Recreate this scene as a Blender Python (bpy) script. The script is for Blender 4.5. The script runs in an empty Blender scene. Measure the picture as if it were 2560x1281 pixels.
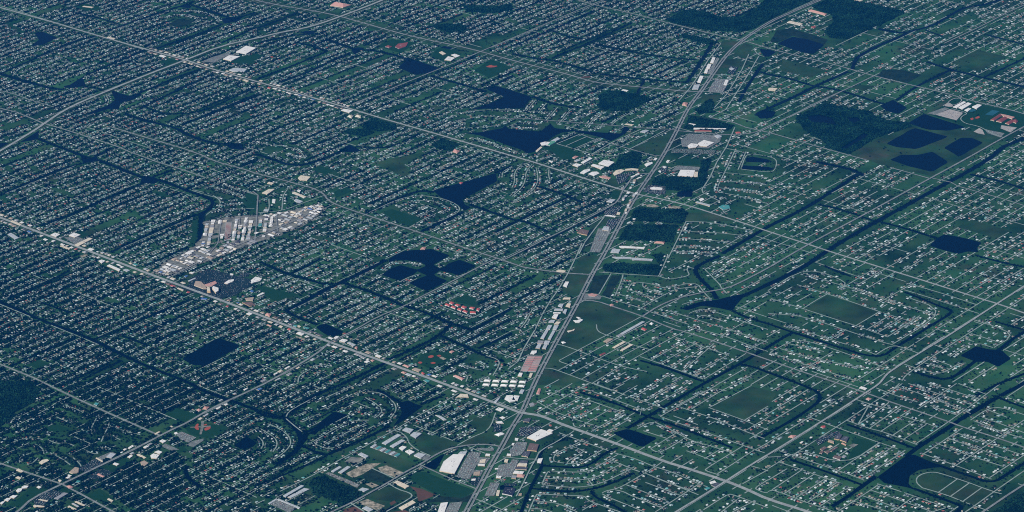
import bpy, math, random
import numpy as np
from mathutils import Matrix, Vector

# ------------------------------------------------------------------ camera, light, air
H = 9000.0                       # metres above the plain
FPX = 7005.0                     # focal length in pixels of a 2560 wide frame
PITCH, ROLL = math.radians(24.2), math.radians(-2.386)
Y0 = 2.2255 * H                  # the plain's point in the middle of the view is the origin
SC = bpy.context.scene
COL = SC.collection
cd = bpy.data.cameras.new("camera")
cam = bpy.data.objects.new("camera", cd)
COL.objects.link(cam)
cd.sensor_width = 36.0
cd.lens = 36.0 * FPX / 2560.0
cd.clip_start, cd.clip_end = 50.0, 400000.0
cam.matrix_world = Matrix.Translation((0, -Y0, H)) @ Matrix.Rotation(math.radians(90) - PITCH, 4, 'X') @ Matrix.Rotation(ROLL, 4, 'Z')
SC.camera = cam

SUN_EL, SUN_TRAVEL = math.radians(40), math.radians(38)      # height; ground direction in which light travels
w = bpy.data.worlds.new("World")
SC.world = w
w.use_nodes = True
nt = w.node_tree
bg = nt.nodes["Background"]
sky = nt.nodes.new("ShaderNodeTexSky")
sky.sky_type = 'NISHITA'
sky.sun_disc = False
sky.sun_elevation = SUN_EL
sky.sun_rotation = math.radians(90) - (SUN_TRAVEL + math.pi)
nt.links.new(sky.outputs[0], bg.inputs[0])
bg.inputs[1].default_value = 0.05
sd = bpy.data.lights.new("sun", 'SUN')
sd.energy, sd.angle, sd.color = 5.0, math.radians(0.5), (1.0, 0.96, 0.89)
sun = bpy.data.objects.new("sun", sd)
COL.objects.link(sun)
tv = Vector((math.cos(SUN_TRAVEL) * math.cos(SUN_EL), math.sin(SUN_TRAVEL) * math.cos(SUN_EL), -math.sin(SUN_EL)))
sun.rotation_euler = tv.to_track_quat('-Z', 'Y').to_euler()
SC.view_settings.view_transform = 'Standard'
SC.view_settings.look = 'None'
SC.view_settings.exposure = 0.06
SC.view_settings.gamma = 1.0
SC.cycles.use_denoising = False
SC.cycles.filter_width = 1.05
SC.cycles.max_bounces = 4
SC.cycles.volume_bounces = 0
SC.cycles.transparent_max_bounces = 4
SC.cycles.caustics_reflective = False
SC.cycles.caustics_refractive = False

HAZE_DENSITY, HAZE_COLOR = 7.4e-6, (0.006, 0.26, 0.94)

random.seed(7)
RNG = np.random.default_rng(7)

# ------------------------------------------------------------------ helpers
def ground_xy(px, py):
    """A pixel of the 2560 wide photograph as a point on the plain."""
    u = (np.asarray(px, float) - 1280.0) / FPX
    v = (np.asarray(py, float) - 640.5) / FPX
    c, s = math.cos(ROLL), math.sin(ROLL)
    a = c * u + s * v
    b = -s * u + c * v
    dy = math.cos(PITCH) - b * math.sin(PITCH)
    dz = -math.sin(PITCH) - b * math.cos(PITCH)
    t = -H / dz
    return np.stack([a * t, dy * t - Y0], -1)

TILE = {'F': (0, 0, 1.0), 'Z1': (1060, 1060, 7.1111), 'Z2': (2000, 1060, 12.8), 'Z3': (460, 660, 11.636), 'Z4': (1280, 380, 8.5333),
        'Z5': (1090, 740, 18.286), 'Z6': (1280, 720, 4.925), 'Z7': (1140, 200, 3.2646), 'Z8': (920, 600, 4.897), 'Z9': (460, 440, 3.015), 'Z10': (2240, 220, 4.897)}
for r_ in range(4):
    for c_ in range(4):
        TILE[str(r_) + str(c_)] = (640 * c_, 320 * r_, 3.99 if r_ == 3 else 4.0)

def P(tile, s):
    """'x,y x,y' read off a view of the photograph -> (n,2) points on the plain."""
    ox, oy, k = TILE[tile]
    a = np.array([[float(q) for q in p.split(',')] for p in s.split()])
    return ground_xy(ox + a[:, 0] / k, oy + a[:, 1] / k)

def depth_of(x, y):
    return (y + Y0) * math.cos(PITCH) + H * math.sin(PITCH)

def to_px(x, y, z=0.0):
    dx, dy, dz = np.asarray(x, float), np.asarray(y, float) + Y0, z - H
    d = dy * math.cos(PITCH) - dz * math.sin(PITCH)
    b = (-dy * math.sin(PITCH) - dz * math.cos(PITCH)) / d
    a = dx / d
    c, s = math.cos(ROLL), math.sin(ROLL)
    return 1280 + FPX * (c * a - s * b), 640.5 + FPX * (s * a + c * b)

def soften(p, f=0.12):
    """A closed outline with its corners cut a little."""
    q = []
    for i in range(len(p)):
        a, b, c = p[i - 1], p[i], p[(i + 1) % len(p)]
        q += [b + (a - b) * f, b + (c - b) * f]
    return np.array(q)

def chaikin(p, n=2):
    for _ in range(n):
        if len(p) < 3:
            return p
        q = [p[0]]
        for a, b in zip(p[:-1], p[1:]):
            q += [0.75 * a + 0.25 * b, 0.25 * a + 0.75 * b]
        q.append(p[-1])
        q.pop(1), q.pop(-2)
        p = np.array(q)
    return p

def tag(o, label=None, cat=None, group=None, kind=None):
    if label: o["label"] = label
    if cat: o["category"] = cat
    if group: o["group"] = group
    if kind: o["kind"] = kind
    return o

def link_mesh(name, me, mats, parent=None):
    for m in mats:
        me.materials.append(m)
    o = bpy.data.objects.new(name, me)
    COL.objects.link(o)
    if parent is not None:
        o.parent = parent
    return o

def pymesh(name, V, Fc, mats, mi=None, parent=None):
    me = bpy.data.meshes.new(name)
    me.from_pydata([tuple(map(float, v)) for v in V], [], Fc)
    if mi is not None:
        me.polygons.foreach_set("material_index", np.array(mi, dtype=np.int32))
    me.update()
    return link_mesh(name, me, mats, parent)

def bigmesh(name, V, quads, tris, mats, mi_q=None, mi_t=None, col_q=None, col_t=None, parent=None):
    """One mesh from numpy arrays; a face colour goes to the attribute 'tint'."""
    nq, nt_ = (0 if quads is None else len(quads)), (0 if tris is None else len(tris))
    me = bpy.data.meshes.new(name)
    me.vertices.add(len(V))
    me.vertices.foreach_set("co", np.asarray(V, np.float32).ravel())
    idx = np.concatenate([np.asarray(quads, np.int32).ravel() if nq else np.zeros(0, np.int32), np.asarray(tris, np.int32).ravel() if nt_ else np.zeros(0, np.int32)])
    me.loops.add(len(idx))
    me.loops.foreach_set("vertex_index", idx)
    me.polygons.add(nq + nt_)
    st = np.concatenate([np.arange(nq) * 4, nq * 4 + np.arange(nt_) * 3]).astype(np.int32)
    me.polygons.foreach_set("loop_start", st)
    mi = np.concatenate([np.zeros(nq, np.int32) if mi_q is None else mi_q, np.zeros(nt_, np.int32) if mi_t is None else mi_t]).astype(np.int32)
    me.polygons.foreach_set("material_index", mi)
    if col_q is not None:
        at = me.attributes.new("tint", 'FLOAT_COLOR', 'FACE')
        c = np.ones((nq + nt_, 4), np.float32)
        c[:nq, :3] = col_q
        if nt_: c[nq:, :3] = col_t
        at.data.foreach_set("color", c.ravel())
    me.update(calc_edges=True)
    me.validate()
    return link_mesh(name, me, mats, parent)

# ------------------------------------------------------------------ materials
def mat(name, rgb, rough=0.9, var=0.0, scale=0.02, rgb2=None, detail=4.0, spec=0.2, attr=False, scale2=None, amount2=0.0, third=None):
    m = bpy.data.materials.new(name)
    m.use_nodes = True
    t = m.node_tree
    b = t.nodes["Principled BSDF"]
    b.inputs["Roughness"].default_value = rough
    b.inputs["Specular IOR Level"].default_value = spec
    src = None
    if attr:
        a = t.nodes.new("ShaderNodeAttribute")
        a.attribute_name = "tint"
        src = a.outputs["Color"]
    if rgb2 is not None or var > 0:
        tc = t.nodes.new("ShaderNodeTexCoord")
        n = t.nodes.new("ShaderNodeTexNoise")
        n.inputs["Scale"].default_value = scale
        n.inputs["Detail"].default_value = detail
        n.inputs["Roughness"].default_value = 0.62
        t.links.new(tc.outputs["Object"], n.inputs["Vector"])
        ramp = t.nodes.new("ShaderNodeMapRange")
        ramp.inputs[1].default_value, ramp.inputs[2].default_value = 0.33, 0.67
        t.links.new(n.outputs[0], ramp.inputs[0])
        mx = t.nodes.new("ShaderNodeMix")
        mx.data_type = 'RGBA'
        t.links.new(ramp.outputs[0], mx.inputs[0])
        if attr:
            hs = t.nodes.new("ShaderNodeHueSaturation")
            hs.inputs["Value"].default_value = 1.0 - var
            t.links.new(src, hs.inputs["Color"])
            t.links.new(hs.outputs[0], mx.inputs[6])
            t.links.new(src, mx.inputs[7])
        else:
            c2 = rgb2 if rgb2 is not None else tuple(v * (1 - var) for v in rgb)
            mx.inputs[6].default_value = (*rgb, 1)
            mx.inputs[7].default_value = (*c2, 1)
        src = mx.outputs[2]
        if third is not None:                    # worn and dry patches with a shape of their own
            n3 = t.nodes.new("ShaderNodeTexNoise")
            n3.inputs["Scale"].default_value = scale * 0.37
            n3.inputs["Detail"].default_value = 6.0
            n3.inputs["Roughness"].default_value = 0.7
            mp = t.nodes.new("ShaderNodeMapping")
            mp.inputs["Location"].default_value = (713.0, -291.0, 0)
            t.links.new(tc.outputs["Object"], mp.inputs["Vector"])
            t.links.new(mp.outputs[0], n3.inputs["Vector"])
            r3 = t.nodes.new("ShaderNodeMapRange")
            r3.inputs[1].default_value, r3.inputs[2].default_value = 0.56, 0.72
            t.links.new(n3.outputs[0], r3.inputs[0])
            m3 = t.nodes.new("ShaderNodeMix")
            m3.data_type = 'RGBA'
            t.links.new(r3.outputs[0], m3.inputs[0])
            t.links.new(src, m3.inputs[6])
            m3.inputs[7].default_value = (*third, 1)
            src = m3.outputs[2]
        if scale2:
            n2 = t.nodes.new("ShaderNodeTexNoise")
            n2.inputs["Scale"].default_value = scale2
            n2.inputs["Detail"].default_value = 3.0
            t.links.new(tc.outputs["Object"], n2.inputs["Vector"])
            r2 = t.nodes.new("ShaderNodeMapRange")
            r2.inputs[1].default_value, r2.inputs[2].default_value = 0.3, 0.7
            r2.inputs[3].default_value, r2.inputs[4].default_value = 1 - amount2, 1 + amount2
            t.links.new(n2.outputs[0], r2.inputs[0])
            mm = t.nodes.new("ShaderNodeMix")
            mm.data_type = 'RGBA'
            mm.blend_type = 'MULTIPLY'
            mm.inputs[0].default_value = 1.0
            t.links.new(src, mm.inputs[6])
            t.links.new(r2.outputs[0], mm.inputs[7])
            src = mm.outputs[2]
    if src is not None:
        t.links.new(src, b.inputs["Base Color"])
    else:
        b.inputs["Base Color"].default_value = (*rgb, 1)
    return m

M = {}
M['ground'] = mat('lawn_ground', (0.014, 0.062, 0.022), 1.0, scale=0.007, rgb2=(0.032, 0.080, 0.029), spec=0.0, scale2=0.0016, amount2=0.55, third=(0.040, 0.050, 0.026))
M['field'] = mat('meadow', (0.017, 0.058, 0.020), 1.0, scale=0.006, rgb2=(0.032, 0.060, 0.024), spec=0.0, scale2=0.004, amount2=0.4, third=(0.052, 0.056, 0.030))
M['turf'] = mat('mown_turf', (0.009, 0.044, 0.014), 1.0, scale=0.01, rgb2=(0.014, 0.050, 0.017), spec=0.0)
M['scrub'] = mat('scrub', (0.008, 0.024, 0.013), 1.0, scale=0.01, rgb2=(0.018, 0.034, 0.017), spec=0.0, scale2=0.03, amount2=0.3)
M['bare'] = mat('bare_earth', (0.13, 0.062, 0.035), 1.0, scale=0.01, rgb2=(0.07, 0.05, 0.032), spec=0.0)
M['clay'] = mat('red_clay', (0.38, 0.09, 0.05), 1.0, scale=0.02, rgb2=(0.30, 0.08, 0.05), spec=0.0)
M['sand'] = mat('pale_sand', (0.46, 0.40, 0.31), 1.0, scale=0.035, rgb2=(0.06, 0.08, 0.05), spec=0.0)
M['water'] = mat('water', (0.0004, 0.002, 0.004), 0.2, spec=0.08)
M['asphalt'] = mat('worn_asphalt', (0.26, 0.285, 0.275), 0.95, scale=0.02, rgb2=(0.15, 0.17, 0.17), spec=0.0, scale2=0.15, amount2=0.15)
M['lot'] = mat('parking_asphalt', (0.20, 0.225, 0.205), 0.95, scale=0.02, rgb2=(0.12, 0.14, 0.13), spec=0.0)
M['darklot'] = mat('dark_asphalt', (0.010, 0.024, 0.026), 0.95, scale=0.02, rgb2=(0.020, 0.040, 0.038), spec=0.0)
M['yard'] = mat('yard_concrete', (0.27, 0.27, 0.23), 0.95, scale=0.02, rgb2=(0.07, 0.09, 0.08), spec=0.0)
M['pale_lot'] = mat('pale_concrete', (0.42, 0.39, 0.36), 0.95, scale=0.03, rgb2=(0.30, 0.29, 0.27), spec=0.0)
M['pave'] = mat('sunbleached_asphalt', (0.34, 0.37, 0.35), 0.95, scale=0.02, rgb2=(0.24, 0.265, 0.26), spec=0.0, scale2=0.15, amount2=0.12)
M['street'] = mat('street_concrete', (0.31, 0.38, 0.34), 0.95, scale=0.02, rgb2=(0.19, 0.245, 0.22), spec=0.0)
M['paint'] = mat('road_paint', (0.75, 0.75, 0.72), 0.8, spec=0.0)
M['drive'] = mat('driveway_concrete', (0.36, 0.38, 0.36), 0.95, attr=False, scale=0.05, rgb2=(0.24, 0.26, 0.25), spec=0.0)
M['roof_t'] = mat('house_roof', (1, 1, 1), 0.85, var=0.25, scale=0.15, attr=True, spec=0.2)
M['wall_t'] = mat('house_wall', (0.52, 0.53, 0.50), 0.9, scale=0.05, rgb2=(0.40, 0.42, 0.41), spec=0.2)
M['crown'] = mat('foliage', (0.03, 0.055, 0.022), 1.0, attr=True, var=0.3, scale=0.3, spec=0.0)
M['trunk'] = mat('bark', (0.10, 0.08, 0.06), 1.0, scale=1.0, rgb2=(0.07, 0.055, 0.045))
ROOFC = {'white': (0.80, 0.79, 0.75), 'cream': (0.70, 0.62, 0.48), 'grey': (0.30, 0.31, 0.32), 'silver': (0.46, 0.50, 0.52), 'tan': (0.42, 0.33, 0.25),
         'dark': (0.08, 0.085, 0.10), 'brown': (0.16, 0.11, 0.09), 'red': (0.46, 0.10, 0.08), 'teal': (0.07, 0.30, 0.29), 'blue': (0.06, 0.16, 0.40), 'green': (0.08, 0.32, 0.2),
         'pink': (0.55, 0.30, 0.25), 'navy': (0.022, 0.028, 0.045), 'rust': (0.24, 0.07, 0.055)}
RM = {k: mat(k + '_roofing', v, 0.8, var=0.16, scale=0.03, spec=0.25) for k, v in ROOFC.items()}
WALLC = {'cream': (0.72, 0.58, 0.42), 'white': (0.76, 0.74, 0.70), 'grey': (0.42, 0.42, 0.43), 'ochre': (0.66, 0.46, 0.26)}
WM = {k: mat(k + '_render', v, 0.9, var=0.12, scale=0.08) for k, v in WALLC.items()}
M['unit'] = mat('galvanised_unit', (0.40, 0.41, 0.42), 0.6, var=0.2, scale=0.5)
M['glass'] = mat('dark_glazing', (0.03, 0.04, 0.05), 0.2, spec=0.5)
CARC = {'white': (0.68, 0.76, 0.74), 'silver': (0.36, 0.43, 0.43), 'black': (0.02, 0.02, 0.022), 'red': (0.4, 0.03, 0.03), 'blue': (0.05, 0.1, 0.3)}
CM = {k: mat(k + '_car_paint', v, 0.35, spec=0.5) for k, v in CARC.items()}
M['tyre'] = mat('tyre_rubber', (0.02, 0.02, 0.02), 0.9)

# ------------------------------------------------------------------ a map of what is taken (4 m cells)
CELL = 4.0
GX0, GY0 = -6400.0, -5200.0
NX, NY = 3200, 3500
WATER, ROAD, OPEN, WOOD, BUILT, HOUSE, AREA = 1, 2, 4, 8, 16, 32, 64
MASK = np.zeros((NY, NX), np.uint8)

def fill(poly, bit):
    p = np.asarray(poly)
    x = (p[:, 0] - GX0) / CELL
    y = (p[:, 1] - GY0) / CELL
    r0, r1 = max(0, int(math.floor(y.min()))), min(NY - 1, int(math.ceil(y.max())))
    x2, y2 = np.roll(x, -1), np.roll(y, -1)
    for r in range(r0, r1 + 1):
        yc = r + 0.5
        hit = (y <= yc) != (y2 <= yc)
        if not hit.any():
            continue
        xs = np.sort(x[hit] + (yc - y[hit]) / (y2[hit] - y[hit]) * (x2[hit] - x[hit]))
        for a, b in zip(xs[0::2], xs[1::2]):
            i0, i1 = max(0, int(math.ceil(a - 0.5))), min(NX, int(math.floor(b - 0.5)) + 1)
            if i1 > i0:
                MASK[r, i0:i1] |= bit

def at(x, y):
    i = np.clip(((np.asarray(x) - GX0) / CELL).astype(int), 0, NX - 1)
    j = np.clip(((np.asarray(y) - GY0) / CELL).astype(int), 0, NY - 1)
    return MASK[j, i]

def ribbon_sides(p, wd):
    d = np.diff(p, axis=0)
    n = np.stack([-d[:, 1], d[:, 0]], 1) / np.maximum(np.hypot(d[:, 0], d[:, 1]), 1e-6)[:, None]
    m = np.vstack([n[:1], n[:-1] + n[1:], n[-1:]])
    m /= np.maximum(np.hypot(m[:, 0], m[:, 1]), 1e-6)[:, None]
    nn = np.vstack([n[:1], n])
    k = 1.0 / np.maximum((m * nn).sum(1), 0.5)
    off = m * (k * 0.5)[:, None] * (np.broadcast_to(np.asarray(wd, float), (len(p),)))[:, None]
    return p + off, p - off

def ribbon_into(V, Fq, p, wd, z):
    a, b = ribbon_sides(p, wd)
    o = len(V)
    for q, r in zip(a, b):
        V.append((q[0], q[1], z)); V.append((r[0], r[1], z))
    for i in range(len(p) - 1):
        Fq.append((o + 2 * i + 1, o + 2 * i + 3, o + 2 * i + 2, o + 2 * i))

def mark_ribbon(p, wd, bit):
    a, b = ribbon_sides(p, wd)
    for i in range(len(p) - 1):
        fill([a[i], a[i + 1], b[i + 1], b[i]], bit)

def inside(poly, x, y):
    px, py = poly[:, 0], poly[:, 1]
    qx, qy = np.roll(px, -1), np.roll(py, -1)
    x, y = np.asarray(x)[..., None], np.asarray(y)[..., None]
    c = ((py <= y) != (qy <= y)) & (x < px + (y - py) / (np.where(qy == py, 1e-9, qy - py)) * (qx - px))
    return c.sum(-1) % 2 == 1

ZI = [0.0]
def next_z(base):
    ZI[0] += 0.03
    return base + ZI[0] % 2.4

def sheet(name, poly, m, z, label, kind='structure'):
    o = pymesh(name, [(x, y, z) for x, y in poly], [list(range(len(poly)))], [m])
    if o.data.polygons[0].normal.z < 0:
        o.data.flip_normals()
    return tag(o, label, None, None, kind)

def ragged(poly, step=60.0, amp=10.0):
    """A traced outline with the small irregularity that a real bank or wood edge has."""
    out = []
    n = len(poly)
    for i in range(n):
        a, b = poly[i], poly[(i + 1) % n]
        k = max(1, int(np.hypot(*(b - a)) / step))
        for j in range(k):
            q = a + (b - a) * j / k
            out.append(q + (RNG.normal(0, amp * 0.5, 2) if j else 0))
    return np.array(out)

# the plain itself
g = sheet('ground', np.array([(-130000, -60000), (130000, -60000), (130000, 160000), (-130000, 160000)]), M['ground'], 0.0, 'flat green plain under the whole suburb')

# ------------------------------------------------------------------ water
def LAKE(tile, pts, label):
    p = ragged(soften(P(tile, pts), 0.08), 60, 4)
    fill(p, WATER)
    sheet('lake', p, M['water'], next_z(0.6), label)

def CANAL(tile, pts, wd=30.0, label='dark canal between the housing rows'):
    p = chaikin(P(tile, pts), 2)
    q = [p[0]]
    for a, b in zip(p[:-1], p[1:]):
        k = max(1, int(np.hypot(*(b - a)) / 90))
        q += [a + (b - a) * (j + 1) / k for j in range(k)]
    p = np.array(q)
    ws = wd * (1 + RNG.normal(0, 0.08, len(p)))
    V, Fq = [], []
    ribbon_into(V, Fq, p, ws, next_z(0.6))
    mark_ribbon(p, wd + 6, WATER)
    o = pymesh('canal', V, Fq, [M['water']])
    tag(o, label, None, None, 'structure')
    BANKS.append((p, wd))
BANKS = []

LAKE('00', "340,330 420,318 580,380 430,450 300,470 390,400", 'small dark lake in the hazy far corner suburb')
LAKE('00', "640,862 700,850 830,768 838,810 860,858 760,880 640,880", 'narrow lake in the river by the far causeway')
LAKE('00', "1110,895 1200,935 1290,960 1440,942 1330,1000 1205,1035 1190,1095 1090,1090 900,1150 890,1130 1090,1050 1150,1000", 'branching lake where canals meet near the causeway bridge')
LAKE('00', "1770,70 1915,22 1920,60 1900,84 1850,80", 'small pond at the far edge canal bend')
LAKE('00', "2215,190 2330,172 2430,170 2380,215 2240,240", 'small pond on the far canal crossing')
LAKE('10', "0,150 125,150 50,215 0,238", 'water beside the curved causeway')
LAKE('10', "170,152 300,60 390,20 385,108 330,125", 'water on the inner side of the causeway')
LAKE('10', "800,268 905,300 962,285 990,325 925,345 830,352", 'canal junction pool in the dense suburb')
LAKE('10', "1430,480 1535,490 1600,522 1545,560 1440,556 1390,575", 'second canal junction pool in the dense suburb')
LAKE('10', "2230,155 2420,158 2430,200 2440,225 2300,208", 'canal junction pool by the hooked street')
LAKE('10', "2080,690 2150,745 2120,810 2050,860 2030,905 1985,900 1975,860 2060,820 2110,760", 'canal bend pool beside the industrial park')
LAKE('11', "820,240 935,165 1010,205 1050,235 960,245", 'crescent pond on the winding canal')
LAKE('01', "430,335 500,310 610,315 560,340", 'tiny pond under the far parkway')
LAKE('01', "950,500 1010,475 1085,480 1040,515 985,550", 'small dark pond at a far canal crossing')
LAKE('01', "1420,680 1515,588 1620,612 1700,640 1835,680 1725,732 1600,752", 'dark square lake beside the diagonal road')
LAKE('01', "1840,480 1880,462 1960,475 1950,495", 'thin pond by the white school roofs')
LAKE('Z7', "250,80 330,50 430,80 620,140 550,235 400,236 240,236 120,242 260,200 400,140", 'dark lake with pointed arms north of the big lake')
LAKE('Z7', "60,432 190,430 380,395 400,372 430,400 560,412 690,422 770,358 805,395 990,414 860,432 800,460 700,530 640,590 580,602 530,570 430,540 330,500 200,455", 'largest dark lake with a wooded point')
LAKE('Z7', "930,410 1060,420 1200,432 1345,440 1372,378 1420,398 1380,442 1310,480 1262,502 1205,478 1100,450 1000,434", 'dark lake arm east of the largest lake')
LAKE('11', "1770,628 2000,562 2400,452 2412,535 2250,620 2060,715 2090,770 2150,795 2085,832 2020,770 1850,700", 'long dark lake pointing at the curved estate')
LAKE('Z8', "250,240 330,190 440,140 540,128 700,120 770,112 1000,190 930,235 798,305 880,352 945,328 985,290 1120,245 1330,320 1200,390 1090,440 1030,410 930,388 880,376 808,425 835,448 970,500 860,570 720,630 620,590 505,530 640,468 722,436 660,412 605,385 560,420 400,495 290,475 170,430 260,360 400,310 520,345 605,366 705,322 690,300 590,265 420,248 330,255 262,285", 'pinwheel lake with four dark lobes')
LAKE('21', "600,716 640,690 700,680 880,760 790,812 700,790", 'dark pond beside the boulevard shops')
LAKE('20', "1815,1030 2180,820 2412,900 2060,1102 1925,1092", 'dark rectangular lake in the dense suburb')
LAKE('30', "2330,620 2440,540 2470,530 2560,590 2520,630 2440,662", 'dark pond inside the ring streets')
LAKE('31', "565,465 640,380 780,278 925,312 625,472 590,510 520,500", 'dark oblong lake in the looped estate')
LAKE('31', "1430,188 1520,168 1600,205 1668,222 1560,300 1480,360 1370,425 1455,290", 'dark triangular lake behind the curved estate')
LAKE('31', "395,440 520,500 510,560 430,640 400,620 430,540", 'river pool beside the looped estate')
LAKE('32', "1000,492 1150,450 1452,542 1295,636", 'dark square pond beside the junction boulevard')
LAKE('22', "1690,530 1880,460 2050,440 2200,402 2350,378 2235,500 2205,555 2060,522 1900,500 1750,545", 'dark canal lake where the canals meet')
LAKE('23', "1920,1000 2080,905 2200,935 2335,945 2430,1030 2300,1112 2190,1060 2080,1062", 'dark lake with inlets among the grid streets')
LAKE('33', "1380,718 1460,708 1600,770 1760,830 1640,838 1500,862 1412,920 1400,1000 1470,1060 1380,1032 1160,992 1090,930 1250,812", 'large dark lake beside the oval street')
LAKE('13', "1180,160 1460,2 1620,42 1805,90 1485,214 1290,195", 'dark basin, largest of the preserve ponds')
LAKE('13', "1758,202 1930,100 2040,103 2152,150 1905,292 1860,260", 'dark basin, furthest right of the preserve ponds')
LAKE('13', "1218,320 1330,272 1500,272 1645,240 1805,345 1640,442 1400,385", 'dark basin, nearest of the preserve ponds')
LAKE('13', "1615,1180 1690,1105 1760,1068 1900,1090 2035,1120 2135,1150 2085,1205 2105,1245 1990,1238 1900,1262 1750,1224", 'dark ragged lake in the far right grid')
LAKE('13', "715,212 860,120 955,52 1022,78 880,160 780,216", 'slanting narrow pond in the wetland wood')
LAKE('03', "1120,1062 1250,1000 1320,1040 1390,1080 1300,1142 1180,1110", 'dark pond at the canal end')
LAKE('03', "90,440 180,395 250,370 400,398 565,450 450,545 320,520", 'dark blue pond in the far scrub beside the highway')
LAKE('03', "1400,1235 1560,1140 1740,1200 1970,1275 1800,1310 1600,1300", 'dark wetland pond beside the stadium car park')
LAKE('03', "390,1165 520,1150 640,1180 690,1260 560,1235 430,1230", 'wetland pool inside the wood')
LAKE('03', "780,1180 900,1175 940,1215 850,1240", 'small wetland pool inside the wood')
LAKE('02', "2470,492 2570,500 2640,520 2570,570 2520,568", 'small pond by the winding street end')
LAKE('02', "2430,1140 2500,1100 2640,1120 2600,1180 2480,1190", 'dark pond near the highway side streets')
LAKE('12', "1655,640 1810,622 1800,692 1650,690", 'dark square pond behind the car dealership')
LAKE('12', "2335,306 2400,290 2560,318 2600,340 2560,350 2340,342", 'ditch pond in the looped street, upper')
LAKE('12', "2305,376 2560,392 2640,415 2560,425 2300,414", 'ditch pond in the looped street, lower')
LAKE('31', "2430,1020 2500,1000 2560,1010 2560,1050 2430,1060", 'small dark pond by the highway shops')
LAKE('31', "1670,825 1840,715 1880,700 1850,760 1790,860", 'dark retention pond beside the vast white store')

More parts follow.
